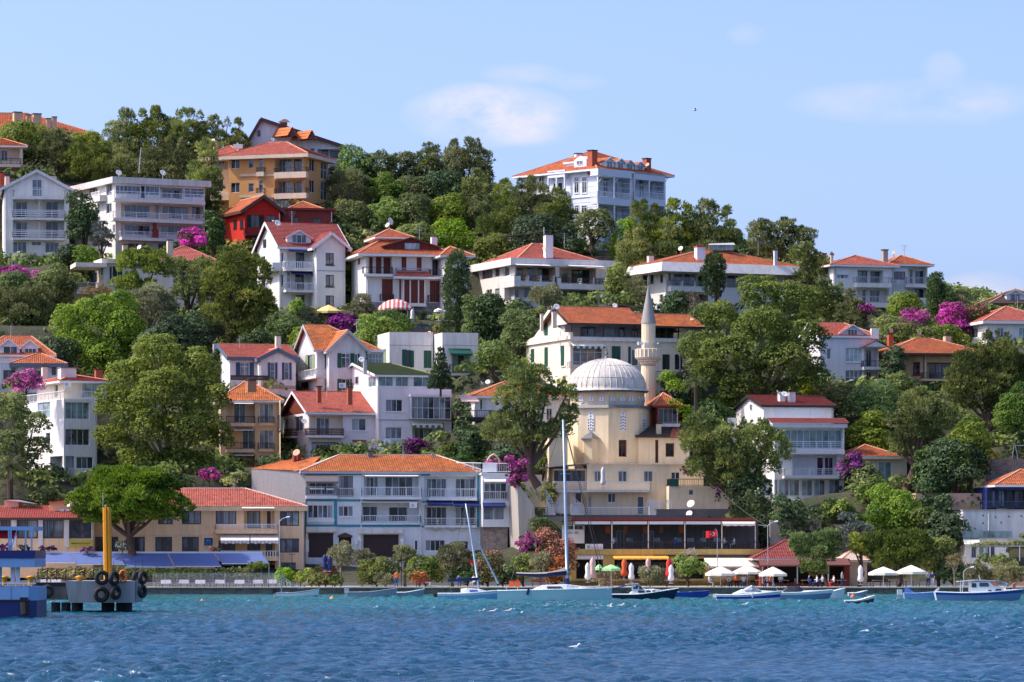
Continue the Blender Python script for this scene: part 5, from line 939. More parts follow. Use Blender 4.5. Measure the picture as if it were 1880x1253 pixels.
# corrugated side wall
cw=MB();Lf=b.L;a_,c_=P(561,870,420),P(462,866,426);dv=(c_-a_);dv.z=0;L_=dv.length;dv.normalize();nv=Vector((dv.y,-dv.x,0))*-1;n_=int(L_/.22);zt0,zt1=Zp(866,420),Zp(862,426);zb0=Zp(925,420)
ring_t=[];ring_b=[]
for k in range(n_*2+1):
    q=Vector((a_.x,a_.y,0))+dv*(L_*k/(n_*2))+nv*(.05 if k%2 else 0);ring_t.append(q+Z*(zt0+(zt1-zt0)*k/(n_*2)));ring_b.append(q+Z*zb0)
for k in range(n_*2):cw.poly([ring_b[k],ring_b[k+1],ring_t[k+1],ring_t[k]])
cw.build('corrugated_wall','corr',h.o)
mb=MB();courses(mb,P(461,861,426),P(562,865,419.5),P(590,838,424.8),P(520,846,428));mb.build('side_roof','roof_old',h.o,uv=True)
h.chim(540,826,556,840,425,'redbrown','pdark');h.dish(545,832,7,424,'disho',az=-.4);h.chim(676,828,686,838,425,'lead','pdark');h.dish(795,838,6,423.5,'disho',az=.9);h.finish()
h=House('seaside_hotel','sand coloured hotel with dark framed windows, red tiled roof and striped awnings',380,1045,415)
b=B(h,172,415,4,559,1048,930,D=9,mat='hotel',found=1);b.roof(pyr=897,ov=.35,h0=8,h1=6.5,mat='roof_red',fas='hotel',fh=.5,cap='mortar');Fc=b.F;W_=dict(fr='pbrown',fw=.11)
for x0,x1 in((334,369),(396,434),(290,317),(237,266)):Fc.win(x0,937,x1,963,3,g='gb gc gc',**W_)
Fc.win(514,939,549,966,3,g='gb gc gl',**W_);g=Fc.loggia(448,936,504,971,1.0);g.win(454,938,478,970,2,g='gc',**W_);g.win(490,938,497,970,1,g='gd',**W_)
for x0,x1 in((170,190),(194,217),(237,266),(285,316),(334,365)):Fc.win(x0,986,x1,1013,3,g='gb gd gb',**W_)
Fc.win(514,989,549,1015,3,g='gb gc gb',**W_);Fc.win(516,1033,543,1046,2,g='gb',**W_);Fc.balc(396,510,963,972,980,1.0,'rails',None,'pwhite');Fc.slab(172,981.5,396,982.5,.04,'beige','string_course')
g=Fc.loggia(401,992,505,1024,1.3);g.win(402,994,432,1022,3,g='gb gd',**W_);g.win(454,994,478,1022,2,g='gd gb',**W_);g.win(488,995,500,1022,1,g='gd',**W_)
Fc.awn(402,455,981,993,1.6,'awn_white',.35,'stripe_pink',3);Fc.awn(457,508,981,993,1.6,'awn_white',.35,'stripe_pink',3);Fc.balc(398,511,1012,1024,1030,1.1,'balus',None,'cream');Fc.awn(444,504,931,934,.8,'awn_white');g=Fc.loggia(395,1030,505,1047,1.5);g.win(400,1031,500,1046,8,g='gd gb',**W_)
sgn=Fc.slab(373,986,392,1004,.15,'beige','sign_board');Fc.slab(375,988,390.5,1002,.19,'navy','sign_panel');text(h,'HOTEL',h.o,Fc,376.5,996,389,1000.5,'text_blue',.2);mb=MB()
for k,x in enumerate((378,380.5,383,385.5)):q0,q1,z0,z1=Fc.rect(x,990+abs(k-1.5)*.8,x+1.4,995);mb.box(Fc.at(q0,z0,.191),Fc.d*(q1-q0),Fc.n*.01,Z*(z1-z0))
mb.build('emblem','text_blue',h.o);h.part('drainpipe','tan',lambda m:m.tube([Fc.at(*Fc.uz(390,932,.08),.08),Fc.at(*Fc.uz(391,984,.08),.08)],.05,6));h.finish()
h=House('waterfront_restaurant','low cream restaurant with orange roof, wide brown windows and a yellow sign on the left',85,1040,411,'restaurant')
b=B(h,-40,411,4,172,1044,951,D=9,mat='hotel',found=1);b.roof(pyr=930,ov=.5,h1=5,mat='roof_pink',fas='pbrown',fh=.25);Fc=b.F
for x0,x1,gg in((0,20,'gb'),(31,70,'gb gc'),(79,117,'gb gc'),(127,169,'gd gb')):Fc.win(x0,954,x1,989 if x0>0 else 975,2,fr='pbrown',g=gg,fw=.14)
for x in(22,71,119):Fc.slab(x,952,x+7.5,1005,.15,'lilac','pilaster')
s_=Fc.slab(126,991.5,170,1004,.2,'signyellow','sign_board');text(h,'YASEMİN RESTAURANT',h.o,Fc,129.5,995.6,166,999.6,'text_dark',.215)
h.pbox('roof_shed','peach',8,919,34,932,415,2.5);h.pbox('roof_shed','hotel',91,922,142,940,414,3);h.part('shed_roof','pwhite',lambda m:m.loft([[P(6,916,414.5),P(36,916,414.5),P(72,923,414.5)],[P(6,918,414.5),P(36,918,414.5),P(72,926,414.5)],[P(6,916,418),P(36,916,418),P(72,923,418)]]));h.part('shed_roof','roof_pink',lambda m:m.loft([[P(89,923,413.5),P(142,916,413.5),P(142,918,413.5),P(89,925,413.5)],[P(89,923,417),P(142,916,417),P(142,918,417),P(89,925,417)]]));h.dish(129,926,7,412.5,az=-.9)
for x0,x1 in((110,118),(120,128)):h.pbox('vent','pwhite',x0,935,x1,939,413.8,.2)
h.finish()
# blue awning terrace
h=House('awning_terrace','terrace canopy of six sloping blue awning panels with white top rail by the quay',290,1062,402,'awning',anchor=False)
A0=P(60,1017,408);th=math.radians(8);Ad=Vector((math.cos(th),math.sin(th),0));AF=Face(h,A0,Ad,0,1,0,1,'white',skip=True)
AF.slab(62,1013.2,481,1016.4,.35,'pwhite','top_rail')
xs=[(56,128),(129,217),(218,307),(308,393),(394,480)];yb=[1033,1036,1041,1040,1035]
for(x0,x1),y in zip(xs,yb):
    u0,u1,_,z1=AF.rect(x0,1016,x1,1017);zb_=Zp(y,404.3);o=3.6;mb=MB();sh=.55
    mb.loft([[AF.at(u0+.04+sh,zb_,o),AF.at(u1-.04+sh,zb_,o),AF.at(u1-.04,z1,.1),AF.at(u0+.04,z1,.1)],[q+Z*.05 for q in(AF.at(u0+.04+sh,zb_,o),AF.at(u1-.04+sh,zb_,o),AF.at(u1-.04,z1,.1),AF.at(u0+.04,z1,.1))]]);pn=mb.build('awning_panel','awn_blue',h.o)
    mb=MB();mb.bar(AF.at(u0+sh,zb_-.03,o),AF.at(u1+sh,zb_-.03,o),.1);mb.build('front_bar','pwhite',pn);mb=MB();mb.tube([AF.at(u1+sh,zb_-.1,o-.2),AF.at(u1+sh,1.0,o-.2)],.05,6);mb.build('post','pgrey',pn)
h.finish()
# ------------------------------------------------------------------ cafe under the mosque
h=House('cafe_building','two level waterfront cafe with long shaded terrace above a yellow painted ground floor',1220,1062,412,'cafe')
YC=412;CF=Face(h,Vector((P(1048,0,YC).x,YC,0)),Vector((1,0.02,0)).normalized(),0,1,0,1,'yellowp',skip=True)
b=Box(h,1047,YC,1,1396,1066,1019,D=9,mat='yellowp',found=1);Q=b.F;b.flat(.25,.62,'yellowp','floor_band')
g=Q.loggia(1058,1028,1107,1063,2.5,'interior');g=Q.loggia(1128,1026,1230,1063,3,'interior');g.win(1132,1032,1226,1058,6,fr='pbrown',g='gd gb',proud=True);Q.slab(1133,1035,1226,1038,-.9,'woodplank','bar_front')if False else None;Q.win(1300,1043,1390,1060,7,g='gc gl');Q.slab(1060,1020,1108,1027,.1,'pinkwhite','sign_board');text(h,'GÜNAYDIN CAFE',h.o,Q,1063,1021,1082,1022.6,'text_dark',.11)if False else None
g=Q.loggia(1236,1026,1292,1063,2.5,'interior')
s_=CF.slab(1075,999,1107,1009,.35,'offwhite','sign_board');text(h,'Denise Cafe',h.o,CF,1086,1004.6,1105,1007.2,'text_red',.36);mb=MB();u0,u1,z0,z1=CF.rect(1077,1001,1084,1008,.36);mb.tube([CF.at((u0+u1)/2,(z0+z1)/2,.35),CF.at((u0+u1)/2,(z0+z1)/2,.365)],.19,10);mb.build('emblem','palegreen',s_)
# upper terrace
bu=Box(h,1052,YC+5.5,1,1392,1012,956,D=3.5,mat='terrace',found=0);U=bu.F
for x0,x1,gg in((1132,1146,'gd'),(1180,1200,'gb'),(1290,1302,'gd')):U.win(x0,975,x1,1006,2,fr='pgrey',g=gg,proud=True)
for x,m_ in((1112,'orange'),(1145,'copper'),(1180,'orange'),(1210,'copper'),(1247,'orange')):U.slab(x,966,x+8,979,.05,m_,'picture')
for x in(1122,1150,1200,1240,1262,1285,1310):U.slab(x,988,x+12,996,.05,'gl','notice_board')
h.pbox('kiosk','bluewhite',1032,965,1073,998,YC+2.5,2.5);KF=Face(h,Vector((P(1032,0,YC+2.5).x,YC+2.5,0)),Vector((1,0,0)),0,1,0,1,'white',skip=True);KF.win(1035,965,1071,973,4,fr='pgrey',g='gd',proud=True);text(h,'YASAS CAFE',h.o,KF,1037,976.5,1062,980.5,'text_dark',.05)
h.part('canopy','redbrown',lambda m:m.box(P(1048,956,YC-.2),(P(1388,0,YC).x-P(1048,0,YC).x,0.4,0),(0,6.5,0),(0,0,.3)));h.part('canopy_wing','dark_shade_conc',lambda m:m.loft([[P(978,950,414),P(1052,948,414),P(1052,956,414),P(978,958,414)],[P(978,950,420),P(1052,948,420),P(1052,956,420),P(978,958,420)]]))
for x0,x1 in((1056,1121),(1125,1188),(1192,1255),(1259,1323)):CF.slab(x0,957.5,x1,963,.1,'awn_pink' if False else 'awn_white','pelmet')
CF.awn(1327,1386,958,962,.8,'awn_cream',.25)
for x in(1053,1122.5,1189.5,1256.5,1324.5,1386):CF.slab(x,957,x+1.7,1009,.02,'cream','post',back=.1)
mb=MB();railing(mb,[CF.at(CF.uz(1108,0)[0],b.z1+.63,0),CF.at(CF.uz(1394,0)[0],b.z1+.63,0)],.75,'bars');mb.build('railing','pdark',h.o)
Q.awn(1127,1228,1021,1026,2.2,'awn_orange',.12);Q.slab(1200,1019.3,1396,1022,.35,'pdark','fascia');Q.awn(1294,1392,1024,1040,3.2,'awn_cream',.12,dx=2);h.finish()
h=House('hipped_kiosk','waterfront kiosk with deep crimson hipped roof and brown awnings under the round pine',1450,1070,408,'kiosk')
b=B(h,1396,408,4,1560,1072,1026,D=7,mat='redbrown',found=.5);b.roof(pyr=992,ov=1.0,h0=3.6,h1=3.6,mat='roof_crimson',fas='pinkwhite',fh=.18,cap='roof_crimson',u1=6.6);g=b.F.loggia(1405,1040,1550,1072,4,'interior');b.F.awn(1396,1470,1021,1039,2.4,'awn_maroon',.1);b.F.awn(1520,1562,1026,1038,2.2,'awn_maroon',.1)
for x in(1399,1463,1520):b.F.slab(x,1038,x+2,1072,2.2,'pgrey','post',back=-2.1)
b2=Box(h,1550,411,6,1592,1072,1029,D=5,mat='beige',found=.5);b2.roof(pyr=1012,ov=.5,h0=2,h1=2,mat='mortar',fas='beige');h.finish()
# walls
def wall(name,label,px0,py0,px1,py1,Y,mat,dep=1.0,yaw=0,cap=None,anchor=False):
    h=House(name,label,(px0+px1)/2,py1,Y,'wall',anchor=anchor);h.pbox('wall_body',mat,px0,py0,px1,py1,Y,dep,math.radians(yaw))
    if cap:h.pbox('coping',cap,px0-1,py0-2,px1+1,py0-.05,Y-.12,dep+.2,math.radians(yaw))
    return h
hw=wall('retaining_wall','stained white retaining wall with small drain holes at the right edge',1768,938,1960,1000,418,'stained',2,cap='concrete');hw.part('drain_hole','black',lambda m:[m.cbox((P(x,y,417.97).x,417.98,P(x,y,418).z),.14,.05,.14)for x,y in((1805,948),(1828,951),(1852,950),(1875,949),(1805,962),(1838,961),(1790,972))]);hw.part('drainpipe','pwhite',lambda m:m.tube([P(1815,943,417.9),P(1815,975,417.9)],.06,6));hw.dish(1762,949,7,417,az=-.2);hw.dish(1771,963,7,417,az=-.2)
wall('rubble_wall','brown rubble stone wall under the playground at the right edge',1812,843,1960,892,432,'stone',2,anchor=True)
wall('garden_wall','grey stone garden wall below the maroon shuttered villa',745,597,822,616,487,'stonegrey',1,10,'slate')
wall('boundary_wall','pink rendered boundary wall behind the bushes at the right edge',1788,1052,1960,1075,401,'peach',.5,0,'beige')
wall('slope_wall','pale concrete wall with tree shadows behind the street lamp and crimson kiosk',1414,955,1508,1045,417,'concrete',1)
wall('hillside_wall','dark stone wall below the hilltop mansion',1060,470,1140,505,513,'stone',1,5)
wall('plinth_wall','low beige wall between the grey modern house and the minaret top',1118,548,1200,580,493,'beige',1,5)
# ------------------------------------------------------------------ ground, quay, sea
def G3(pts):
    for px,py,Y in pts:GROUND.append(P(px,py,Y))
G3([(x,262+0*x,566)for x in(-300,-100,0)]+[(200,295,562),(400,305,560),(620,318,560),(800,352,556),(930,385,550),(1000,430,545),(1100,458,538),(1300,475,530),(1450,505,520),(1600,572,515),(1760,600,515),(1880,600,520),(2200,620,520)])
G3([(x,300,640)for x in(-400,0,300)]+[(600,345,640),(900,440,630),(1200,505,620),(1500,580,600),(1900,640,600),(2300,660,600)])
G3([(40,600,492),(180,690,478),(300,700,470),(640,640,478),(850,640,474),(930,680,466),(1090,560,492),(1290,600,485),(1420,640,470),(1350,790,448),(1480,790,448),(1650,760,456),(1780,790,452),(1870,820,446),(1640,600,492),(1740,625,490),(700,480,512),(780,470,520),(880,490,512),(660,420,526),(300,470,516),(170,480,512),(870,850,438),(1000,950,424),(1060,950,424),(1120,950,424),(1180,950,424),(1240,950,424),(1300,950,424),(1360,960,424),(1000,950,430),(1080,950,431),(1160,950,432),(1240,948,432),(1230,945,437),(1190,940,438),(1260,930,439),(1300,948,432),(965,890,430),(960,1000,420),(900,1020,420),(1000,1010,420),(1100,1010,420),(1200,1010,420),(1300,1010,420),(1400,1010,419),(560,1035,424),(700,1035,426),(850,1035,426),(300,1035,420),(450,1035,420),(300,870,432),(30,880,430),(1560,905,430),(1480,960,422),(1330,900,436),(-150,500,500),(-150,800,440),(2050,800,450),(2050,950,424),(1700,935,424)])
def flat(px):return[P(px,1072,405),P(px,1074,399),P(px,1076,394),P(px,1060,411)]
for px in range(-500,2500,120):GROUND+=flat(px)
GA=np.array([tuple(q)for q in GROUND])
def ground(x,y):
    x=np.atleast_1d(np.asarray(x,float));y=np.atleast_1d(np.asarray(y,float));out=np.zeros_like(x)
    for i in range(0,len(x),4000):
        d2=((x[i:i+4000,None]-GA[None,:,0])/1.8)**2+(y[i:i+4000,None]-GA[None,:,1])**2+1.0;wt=d2**-2.0
        out[i:i+4000]=(wt*GA[None,:,2]).sum(1)/wt.sum(1)
    k=np.clip((y-408)/8,0,1);return .62*(1-k)+k*out
def sheet(name,xs,ys,zf,mat,smooth=True):
    X,Y_=np.meshgrid(xs,ys);z=zf(X.ravel(),Y_.ravel());v=np.stack([X.ravel(),Y_.ravel(),z],1);nx=len(xs);i,j=np.meshgrid(np.arange(nx-1),np.arange(len(ys)-1));a=(j*nx+i).ravel()
    f=np.stack([a,a+1,a+nx+1,a+nx],1);return npmesh(name,v,f,mat,smooth)
def npmesh(name,v,f,mat,smooth=False,tint=None):
    me=bpy.data.meshes.new(name);n=len(f);k=f.shape[1]
    me.vertices.add(len(v));me.vertices.foreach_set('co',v.astype(np.float32).ravel());me.loops.add(n*k);me.loops.foreach_set('vertex_index',f.astype(np.int32).ravel());me.polygons.add(n);me.polygons.foreach_set('loop_start',np.arange(0,n*k,k,dtype=np.int32))
    if smooth:me.polygons.foreach_set('use_smooth',np.ones(n,bool))
    if tint is not None:me.attributes.new('tint','FLOAT','FACE').data.foreach_set('value',tint.astype(np.float32))
    me.update(calc_edges=True);me.materials.append(M(mat));ob=bpy.data.objects.new(name,me);COL.objects.link(ob);ORG[ob]=Vector();return ob
def earth(n):
    m,t,b=nodes(n);a=ramp(t,noise(t,posv(t),.25,6,.65),.38,.66,(.022,.034,.012),(.085,.07,.04));t.links.new(mixc(t,.4,a,ramp(t,noise(t,posv(t),2,5),.35,.7,(.02,.035,.012),(.07,.06,.03))),b.inputs['Base Color']);b.inputs['Roughness'].default_value=.95;bump(t,b,noise(t,posv(t),1.5,6),.8,.3);return m
SPEC['earth']=earth
hill=sheet('hillside',np.concatenate([[-900,-500,-300],np.arange(-180,181,3.0),[300,500,900]]),np.concatenate([np.arange(411.5,590,2.0),[600,620,650,700,900]]),ground,'earth');tag(hill,kind='structure')
qm=MB();qm.box((-400,392,-3),(800,0,0),(0,20.5,0),(0,0,3.6));o=qm.build('quay','quay',None);tag(o,kind='structure')
pm=MB();pm.box((-400,391.8,.604),(800,0,0),(0,20.6,0),(0,0,.05));o=pm.build('promenade','paving',None);tag(o,kind='structure')
pm=MB();pm.box((-400,391.7,.66),(800,0,0),(0,.5,0),(0,0,.1));o=pm.build('kerb','beige',None);tag(o,kind='structure')
pm=MB();pm.box((P(800,0,396).x,396,.66),(P(1000,0,396).x-P(800,0,396).x,0,0),(0,4,0),(0,0,.03));o=pm.build('dry_lawn','sandy',None);tag(o,kind='structure')
def seamat(n):
    m,t,b=nodes(n);g=tnode(t,'ShaderNodeNewGeometry');s=tnode(t,'ShaderNodeSeparateXYZ');t.links.new(g.outputs['Position'],s.inputs[0])
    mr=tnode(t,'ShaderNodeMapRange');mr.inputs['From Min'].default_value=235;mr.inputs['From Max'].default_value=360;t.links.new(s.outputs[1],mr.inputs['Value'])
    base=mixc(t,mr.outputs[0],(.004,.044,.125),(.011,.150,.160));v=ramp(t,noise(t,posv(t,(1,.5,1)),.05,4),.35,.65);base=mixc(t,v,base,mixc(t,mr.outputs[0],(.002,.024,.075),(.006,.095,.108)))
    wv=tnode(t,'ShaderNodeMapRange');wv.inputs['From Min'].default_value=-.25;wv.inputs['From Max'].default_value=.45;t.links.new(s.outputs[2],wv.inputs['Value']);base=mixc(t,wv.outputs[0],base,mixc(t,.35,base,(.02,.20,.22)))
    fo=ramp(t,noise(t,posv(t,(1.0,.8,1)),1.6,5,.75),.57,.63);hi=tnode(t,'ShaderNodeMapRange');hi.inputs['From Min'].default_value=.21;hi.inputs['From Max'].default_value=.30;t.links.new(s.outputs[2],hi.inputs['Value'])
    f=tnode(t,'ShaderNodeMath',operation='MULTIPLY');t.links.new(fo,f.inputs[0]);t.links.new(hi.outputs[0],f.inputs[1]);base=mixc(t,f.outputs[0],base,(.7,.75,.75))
    t.links.new(base,b.inputs['Base Color']);b.inputs['Roughness'].default_value=.09;b.inputs['IOR'].default_value=1.33;b.inputs['Specular IOR Level'].default_value=.5
    n1=noise(t,posv(t,(1,.7,1)),3.6,6,.7);bump(t,b,n1,.9,.17);return m
SPEC['sea']=seamat
_r=np.random.default_rng(3);WV=[]
for k in range(60):
    lam=.6*(2.6/.6)**(_r.random()**1.2);th=math.radians(-62)+_r.normal()*.75;WV.append((2*math.pi/lam*math.cos(th),2*math.pi/lam*math.sin(th),.0135*lam**.8,_r.random()*6.28))
def waves(x,y):
    z=np.zeros_like(x)
    for kx,ky,a,p in WV:z+=a*(np.sin(kx*x+ky*y+p)+.28*np.sin(2*(kx*x+ky*y+p)+1.57))
    gst=.8+.3*np.sin(x*.05+y*.045)*np.sin(y*.024-x*.03+1)+.15*np.sin(x*.13-y*.06);return z*gst*np.clip((393-y)/30,.35,1)*1.15
xs=np.arange(-64,64.1,.3);ys=np.concatenate([np.arange(124,220,.25),np.arange(220,393.5,.5)])
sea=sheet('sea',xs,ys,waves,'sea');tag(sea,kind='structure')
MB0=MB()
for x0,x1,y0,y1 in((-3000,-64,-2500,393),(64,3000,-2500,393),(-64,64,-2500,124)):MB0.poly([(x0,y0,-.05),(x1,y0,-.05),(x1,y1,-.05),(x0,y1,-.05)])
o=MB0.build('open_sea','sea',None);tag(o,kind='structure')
# ------------------------------------------------------------------ foliage
SPEC.update({
 'l_broad':lambda n:leaves(n,(0.033,0.064,0.013),(0.128,0.178,0.032),(0.255,0.289,0.061),0.4),'l_plane':lambda n:leaves(n,(.038,.066,.014),(.135,.185,.034),(.25,.29,.065),0.4),'l_bright':lambda n:leaves(n,(0.04,0.095,0.012),(0.140,0.230,0.031),(0.244,0.336,0.061),0.4),
 'l_pine':lambda n:leaves(n,(0.033,0.059,0.014),(0.130,0.172,0.037),(0.274,0.290,0.072),0.3),'l_spine':lambda n:leaves(n,(0.024,0.056,0.009),(0.092,0.149,0.021),(0.176,0.222,0.040),0.3),'l_dark':lambda n:leaves(n,(0.016,0.038,0.014),(0.046,0.089,0.027),(0.101,0.155,0.046),0.25),
 'l_olive':lambda n:leaves(n,(0.06,0.078,0.036),(0.159,0.168,0.077),(0.268,0.263,0.138),0.35),'l_spruce':lambda n:leaves(n,(.05,.065,.05),(.10,.12,.10),(.17,.19,.16),.1),'l_mag':lambda n:leaves(n,(.035,.065,.014),(.45,.05,.27),(.64,.13,.45)),'l_purp':lambda n:leaves(n,(.025,.03,.02),(.14,.015,.13),(.30,.03,.26)),'l_pink':lambda n:leaves(n,(.04,.07,.015),(.10,.11,.03),(.55,.10,.14)),'l_rust':lambda n:leaves(n,(.08,.08,.02),(.42,.13,.035),(.62,.24,.07)),'l_white':lambda n:leaves(n,(.03,.06,.015),(.06,.09,.02),(.6,.58,.5)),'l_dry':lambda n:leaves(n,(.10,.08,.04),(.18,.14,.07),(.26,.20,.10)),'l_yel':lambda n:leaves(n,(0.07,0.11,0.014),(0.207,0.241,0.035),(0.329,0.336,0.055),0.4),'l_palm':lambda n:leaves(n,(.03,.045,.015),(.07,.085,.03),(.13,.14,.06))})
KIND={  # leaf material, leaf length, width, outward bias, lobe radius, density, bark, flattening of lobes
 'broad':('l_broad',.31,.23,.8,.40,1.7,'bark',.9),'plane':('l_plane',.30,.24,.75,.36,1.5,'barkpale',.85),'bright':('l_bright',.28,.20,.8,.38,1.7,'bark',.9),'pine':('l_pine',.46,.13,.5,.31,2.0,'barkred',.95),'spine':('l_spine',.40,.15,.5,.38,3.0,'barkred',.8),'dark':('l_dark',.34,.24,.9,.42,1.7,'bark',.9),'cypress':('l_dark',.40,.14,.5,.42,2.2,'bark',1.3),'olive':('l_olive',.26,.12,.7,.42,2.0,'barkpale',.9),'spruce':('l_spruce',.35,.14,.5,.4,2.0,'bark',.7),'bush':('l_broad',.26,.2,.9,.45,1.8,'bark',.9),'yel':('l_yel',.3,.22,.9,.44,1.7,'bark',.9),'mag':('l_mag',.22,.18,.7,.33,1.9,'bark',.9),'purp':('l_purp',.24,.2,.8,.42,1.9,'bark',.9),'pink':('l_pink',.22,.17,.8,.45,1.9,'bark',.9),'rust':('l_rust',.24,.2,.8,.42,1.9,'bark',.9),'white':('l_white',.2,.16,.8,.45,1.8,'bark',.9),'dry':('l_dry',.25,.12,.6,.45,1.2,'deadwood',.9)}
def unitv(n):v=RNG.normal(size=(n,3));return v/np.linalg.norm(v,axis=1,keepdims=True)
def leafmesh(name,lobes,kind,par,dens=1.0,o0=None):
    mat,LL,WW,bias,_,dn,_,_=KIND[kind];L=np.array(lobes,float);V=[];Tn=[];o0=ORG[par]if par is not None else Vector()
    for i,(cx,cy,cz,rx,ry,rz)in enumerate(L):
        area=4*math.pi*((rx*ry)**1.6/3+(rx*rz)**1.6/3+(ry*rz)**1.6/3)**(1/1.6);n=max(14,int(area*dn*dens/(LL*WW*.5)*.36))
        d=unitv(n);d[:,2]=np.where(d[:,2]<-.45,-d[:,2],d[:,2]);ph=RNG.random(4)*6.28;bump_=1+.12*np.sin(d[:,0]*5+ph[0])*np.sin(d[:,1]*5+ph[1])+.10*np.sin(d[:,2]*7+ph[2])
        r=(.66+.40*RNG.random(n)**.6)*bump_;p=np.array([cx,cy,cz])+d*r[:,None]*np.array([rx,ry,rz])
        q=(p[:,None,:]-L[None,:,:3])/L[None,:,3:];dd=(q**2).sum(2);dd[:,i]=9;keep=dd.min(1)>.42;p,d,n=p[keep],d[keep],int(keep.sum())
        if n==0:continue
        g=d/np.array([rx,ry,rz]);g/=np.linalg.norm(g,axis=1,keepdims=True);rnd=unitv(n)
        if WW/LL<.5:
            t=g+rnd*.75+np.array([0,0,.45]);t/=np.linalg.norm(t,axis=1,keepdims=True);s=np.cross(t,unitv(n));s/=np.linalg.norm(s,axis=1,keepdims=True)+1e-9
        else:
            nr=g*bias+rnd*.62+np.array([0,0,.22]);nr/=np.linalg.norm(nr,axis=1,keepdims=True);t=np.cross(nr,unitv(n));t/=np.linalg.norm(t,axis=1,keepdims=True)+1e-9;s=np.cross(nr,t)
        sc=(.65+.7*RNG.random(n))[:,None];a,b=t*sc*LL/2,s*sc*WW/2
        V.append(np.stack([p-a,p+b,p+a,p-b],1).reshape(-1,3));Tn.append(np.clip(.5+RNG.normal()*.17+RNG.normal(size=n)*.2,0,1))
    v=np.concatenate(V)-np.array(o0);f=np.arange(len(v)).reshape(-1,4);ob=npmesh(name,v,f,mat,tint=np.concatenate(Tn))
    if par is not None:ob.parent=par;ORG[ob]=o0
    return ob
def autolobes(c,R,kind,k=None,rr=None):
    kk={'pine':1.5,'mag':1.6,'purp':1.5}.get(kind,1.15)
    rr=(rr or KIND[kind][4])*1.12;fl=KIND[kind][7];m=(R[0]*R[1]*R[2])**(1/3);k=k or int(min(46,7+m*3.6*kk));out=[]
    for i in range(k):
        z=1-(1.78 if kind!='cypress' else 1.98)*(i+.5)/k;a=2.4*i+RNG.random()*.8;q=math.sqrt(max(0,1-min(1,z*z)));e=(.42+.42*RNG.random())if kind!='cypress' else .62;s=rr*(.75+.5*RNG.random())*(1 if kind!='cypress' else 1)
        mm=min(R)*1.0 if max(R)/min(R)<2.2 else min(R)*1.15
        out.append((c[0]+R[0]*e*q*math.cos(a),c[1]+R[1]*e*q*math.sin(a),c[2]+R[2]*(e if kind!='cypress' else .9)*z,mm*s*1.15,mm*s*1.15,mm*s*fl))
    out.append((c[0],c[1],c[2],R[0]*.55,R[1]*.55,R[2]*.55))
    if kind=='pine' and m>1.6:
        for i in range(7):a=RNG.random()*6.28;q=RNG.random()*.7;out.append((c[0]+R[0]*q*math.cos(a),c[1]+R[1]*q*math.sin(a),c[2]+R[2]*(1.0-.35*q*q),m*.13,m*.13,m*.24))
    return out
TREES=[]
CACHE={}
def tree(cx,cy,rx,ry,Y,kind,label,name=None,lobes=None,trunk=None,group=None,dens=1.0,tr=None,k=None,cat=None,limbs=4,depth=.85):
    s=Y/FL;c=P(cx,cy,Y);gx,gp=(trunk if trunk else(cx,None));X=(gx-CX)*s;gz=float(ground(X,Y)[0]);base=Vector((X,Y,(Zp(gp,Y)if gp else gz)))
    isb=not lobes and trunk is None and kind in('bush','mag','purp','pink','rust','white','dry','dark','olive','yel','bright','broad','spruce')
    gap=(c.z-ry*s)-base.z
    if isb and gap>0 and kind in('bush','mag','purp','pink','rust','white','dry')and gap>2.2*ry*s:base.z=c.z-ry*s
    elif isb and gap>0 and ry*s<2.6 and not(kind in('bright','broad','olive')and 'tree' in label):
        top_=c.z+ry*s;nb=base.z-.1;c.z=(top_+nb)/2;ry=(top_-nb)/2/s
    elif gap>.8 and kind in('pine','dark','broad','bright','yel')and not lobes and trunk is None and name is None:
        top_=c.z+ry*s;nb=base.z+min(1.0,gap*.25);c.z=(top_+nb)/2;ry=(top_-nb)/2/s
    low=c.z-ry*s;hgt=c.z+ry*s-base.z
    nm=name or{'pine':'pine_tree','spine':'stone_pine','cypress':'cypress_tree','olive':'olive_tree','spruce':'spruce_tree','bush':'bush','mag':'bougainvillea','purp':'bougainvillea','pink':'oleander','rust':'flowering_bush','white':'flowering_bush','dry':'dry_bush'}.get(kind,'tree')
    if base.z>low+ry*s:base.z=low
    o=empty(nm,base,label,cat or('tree' if nm.endswith(('tree','pine'))else 'bush'),group)
    if lobes:q_=.84 if kind=='plane' else 1;LB=[(*P(a,b,Y+dy),e*s*q_,e*s*q_*.9,f*s*q_)for a,b,e,f,dy in lobes]
    else:LB=autolobes(c,(rx*s,max(rx,min(ry,1.6*rx))*s*depth,ry*s),kind,k)
    if lobes:
        big=[]
        for l in LB:big+=autolobes(l[:3],l[3:],kind,max(4,int(3+max(l[3:])*3.0)),.5)
        LB2=big
    else:LB2=LB
    leafmesh('crown',LB2,kind,o,dens)
    r=tr or max(.05,min(.45,.035*hgt));mb=MB();mid=c-Z*ry*s*.15
    j=base.lerp(Vector((c.x,Y,low)),.55 if low>base.z else 0);j+=Vector((RNG.normal()*.12*r*8,0,0));mb.tube([base-Z*.3,j,mid],[r*1.25,r,r*.45],7)
    tg=[Vector(l[:3])for l in(LB if lobes else LB[::max(1,len(LB)//limbs)])][:8]
    for q in tg:mb.tube([j.lerp(mid,.15),j.lerp(q,.5)+Z*.1*(q-j).length*.3,q],[r*.6,r*.42,r*.15],5)
    mb.build('trunk',KIND[kind][6],o,True);TREES.append(o);return o
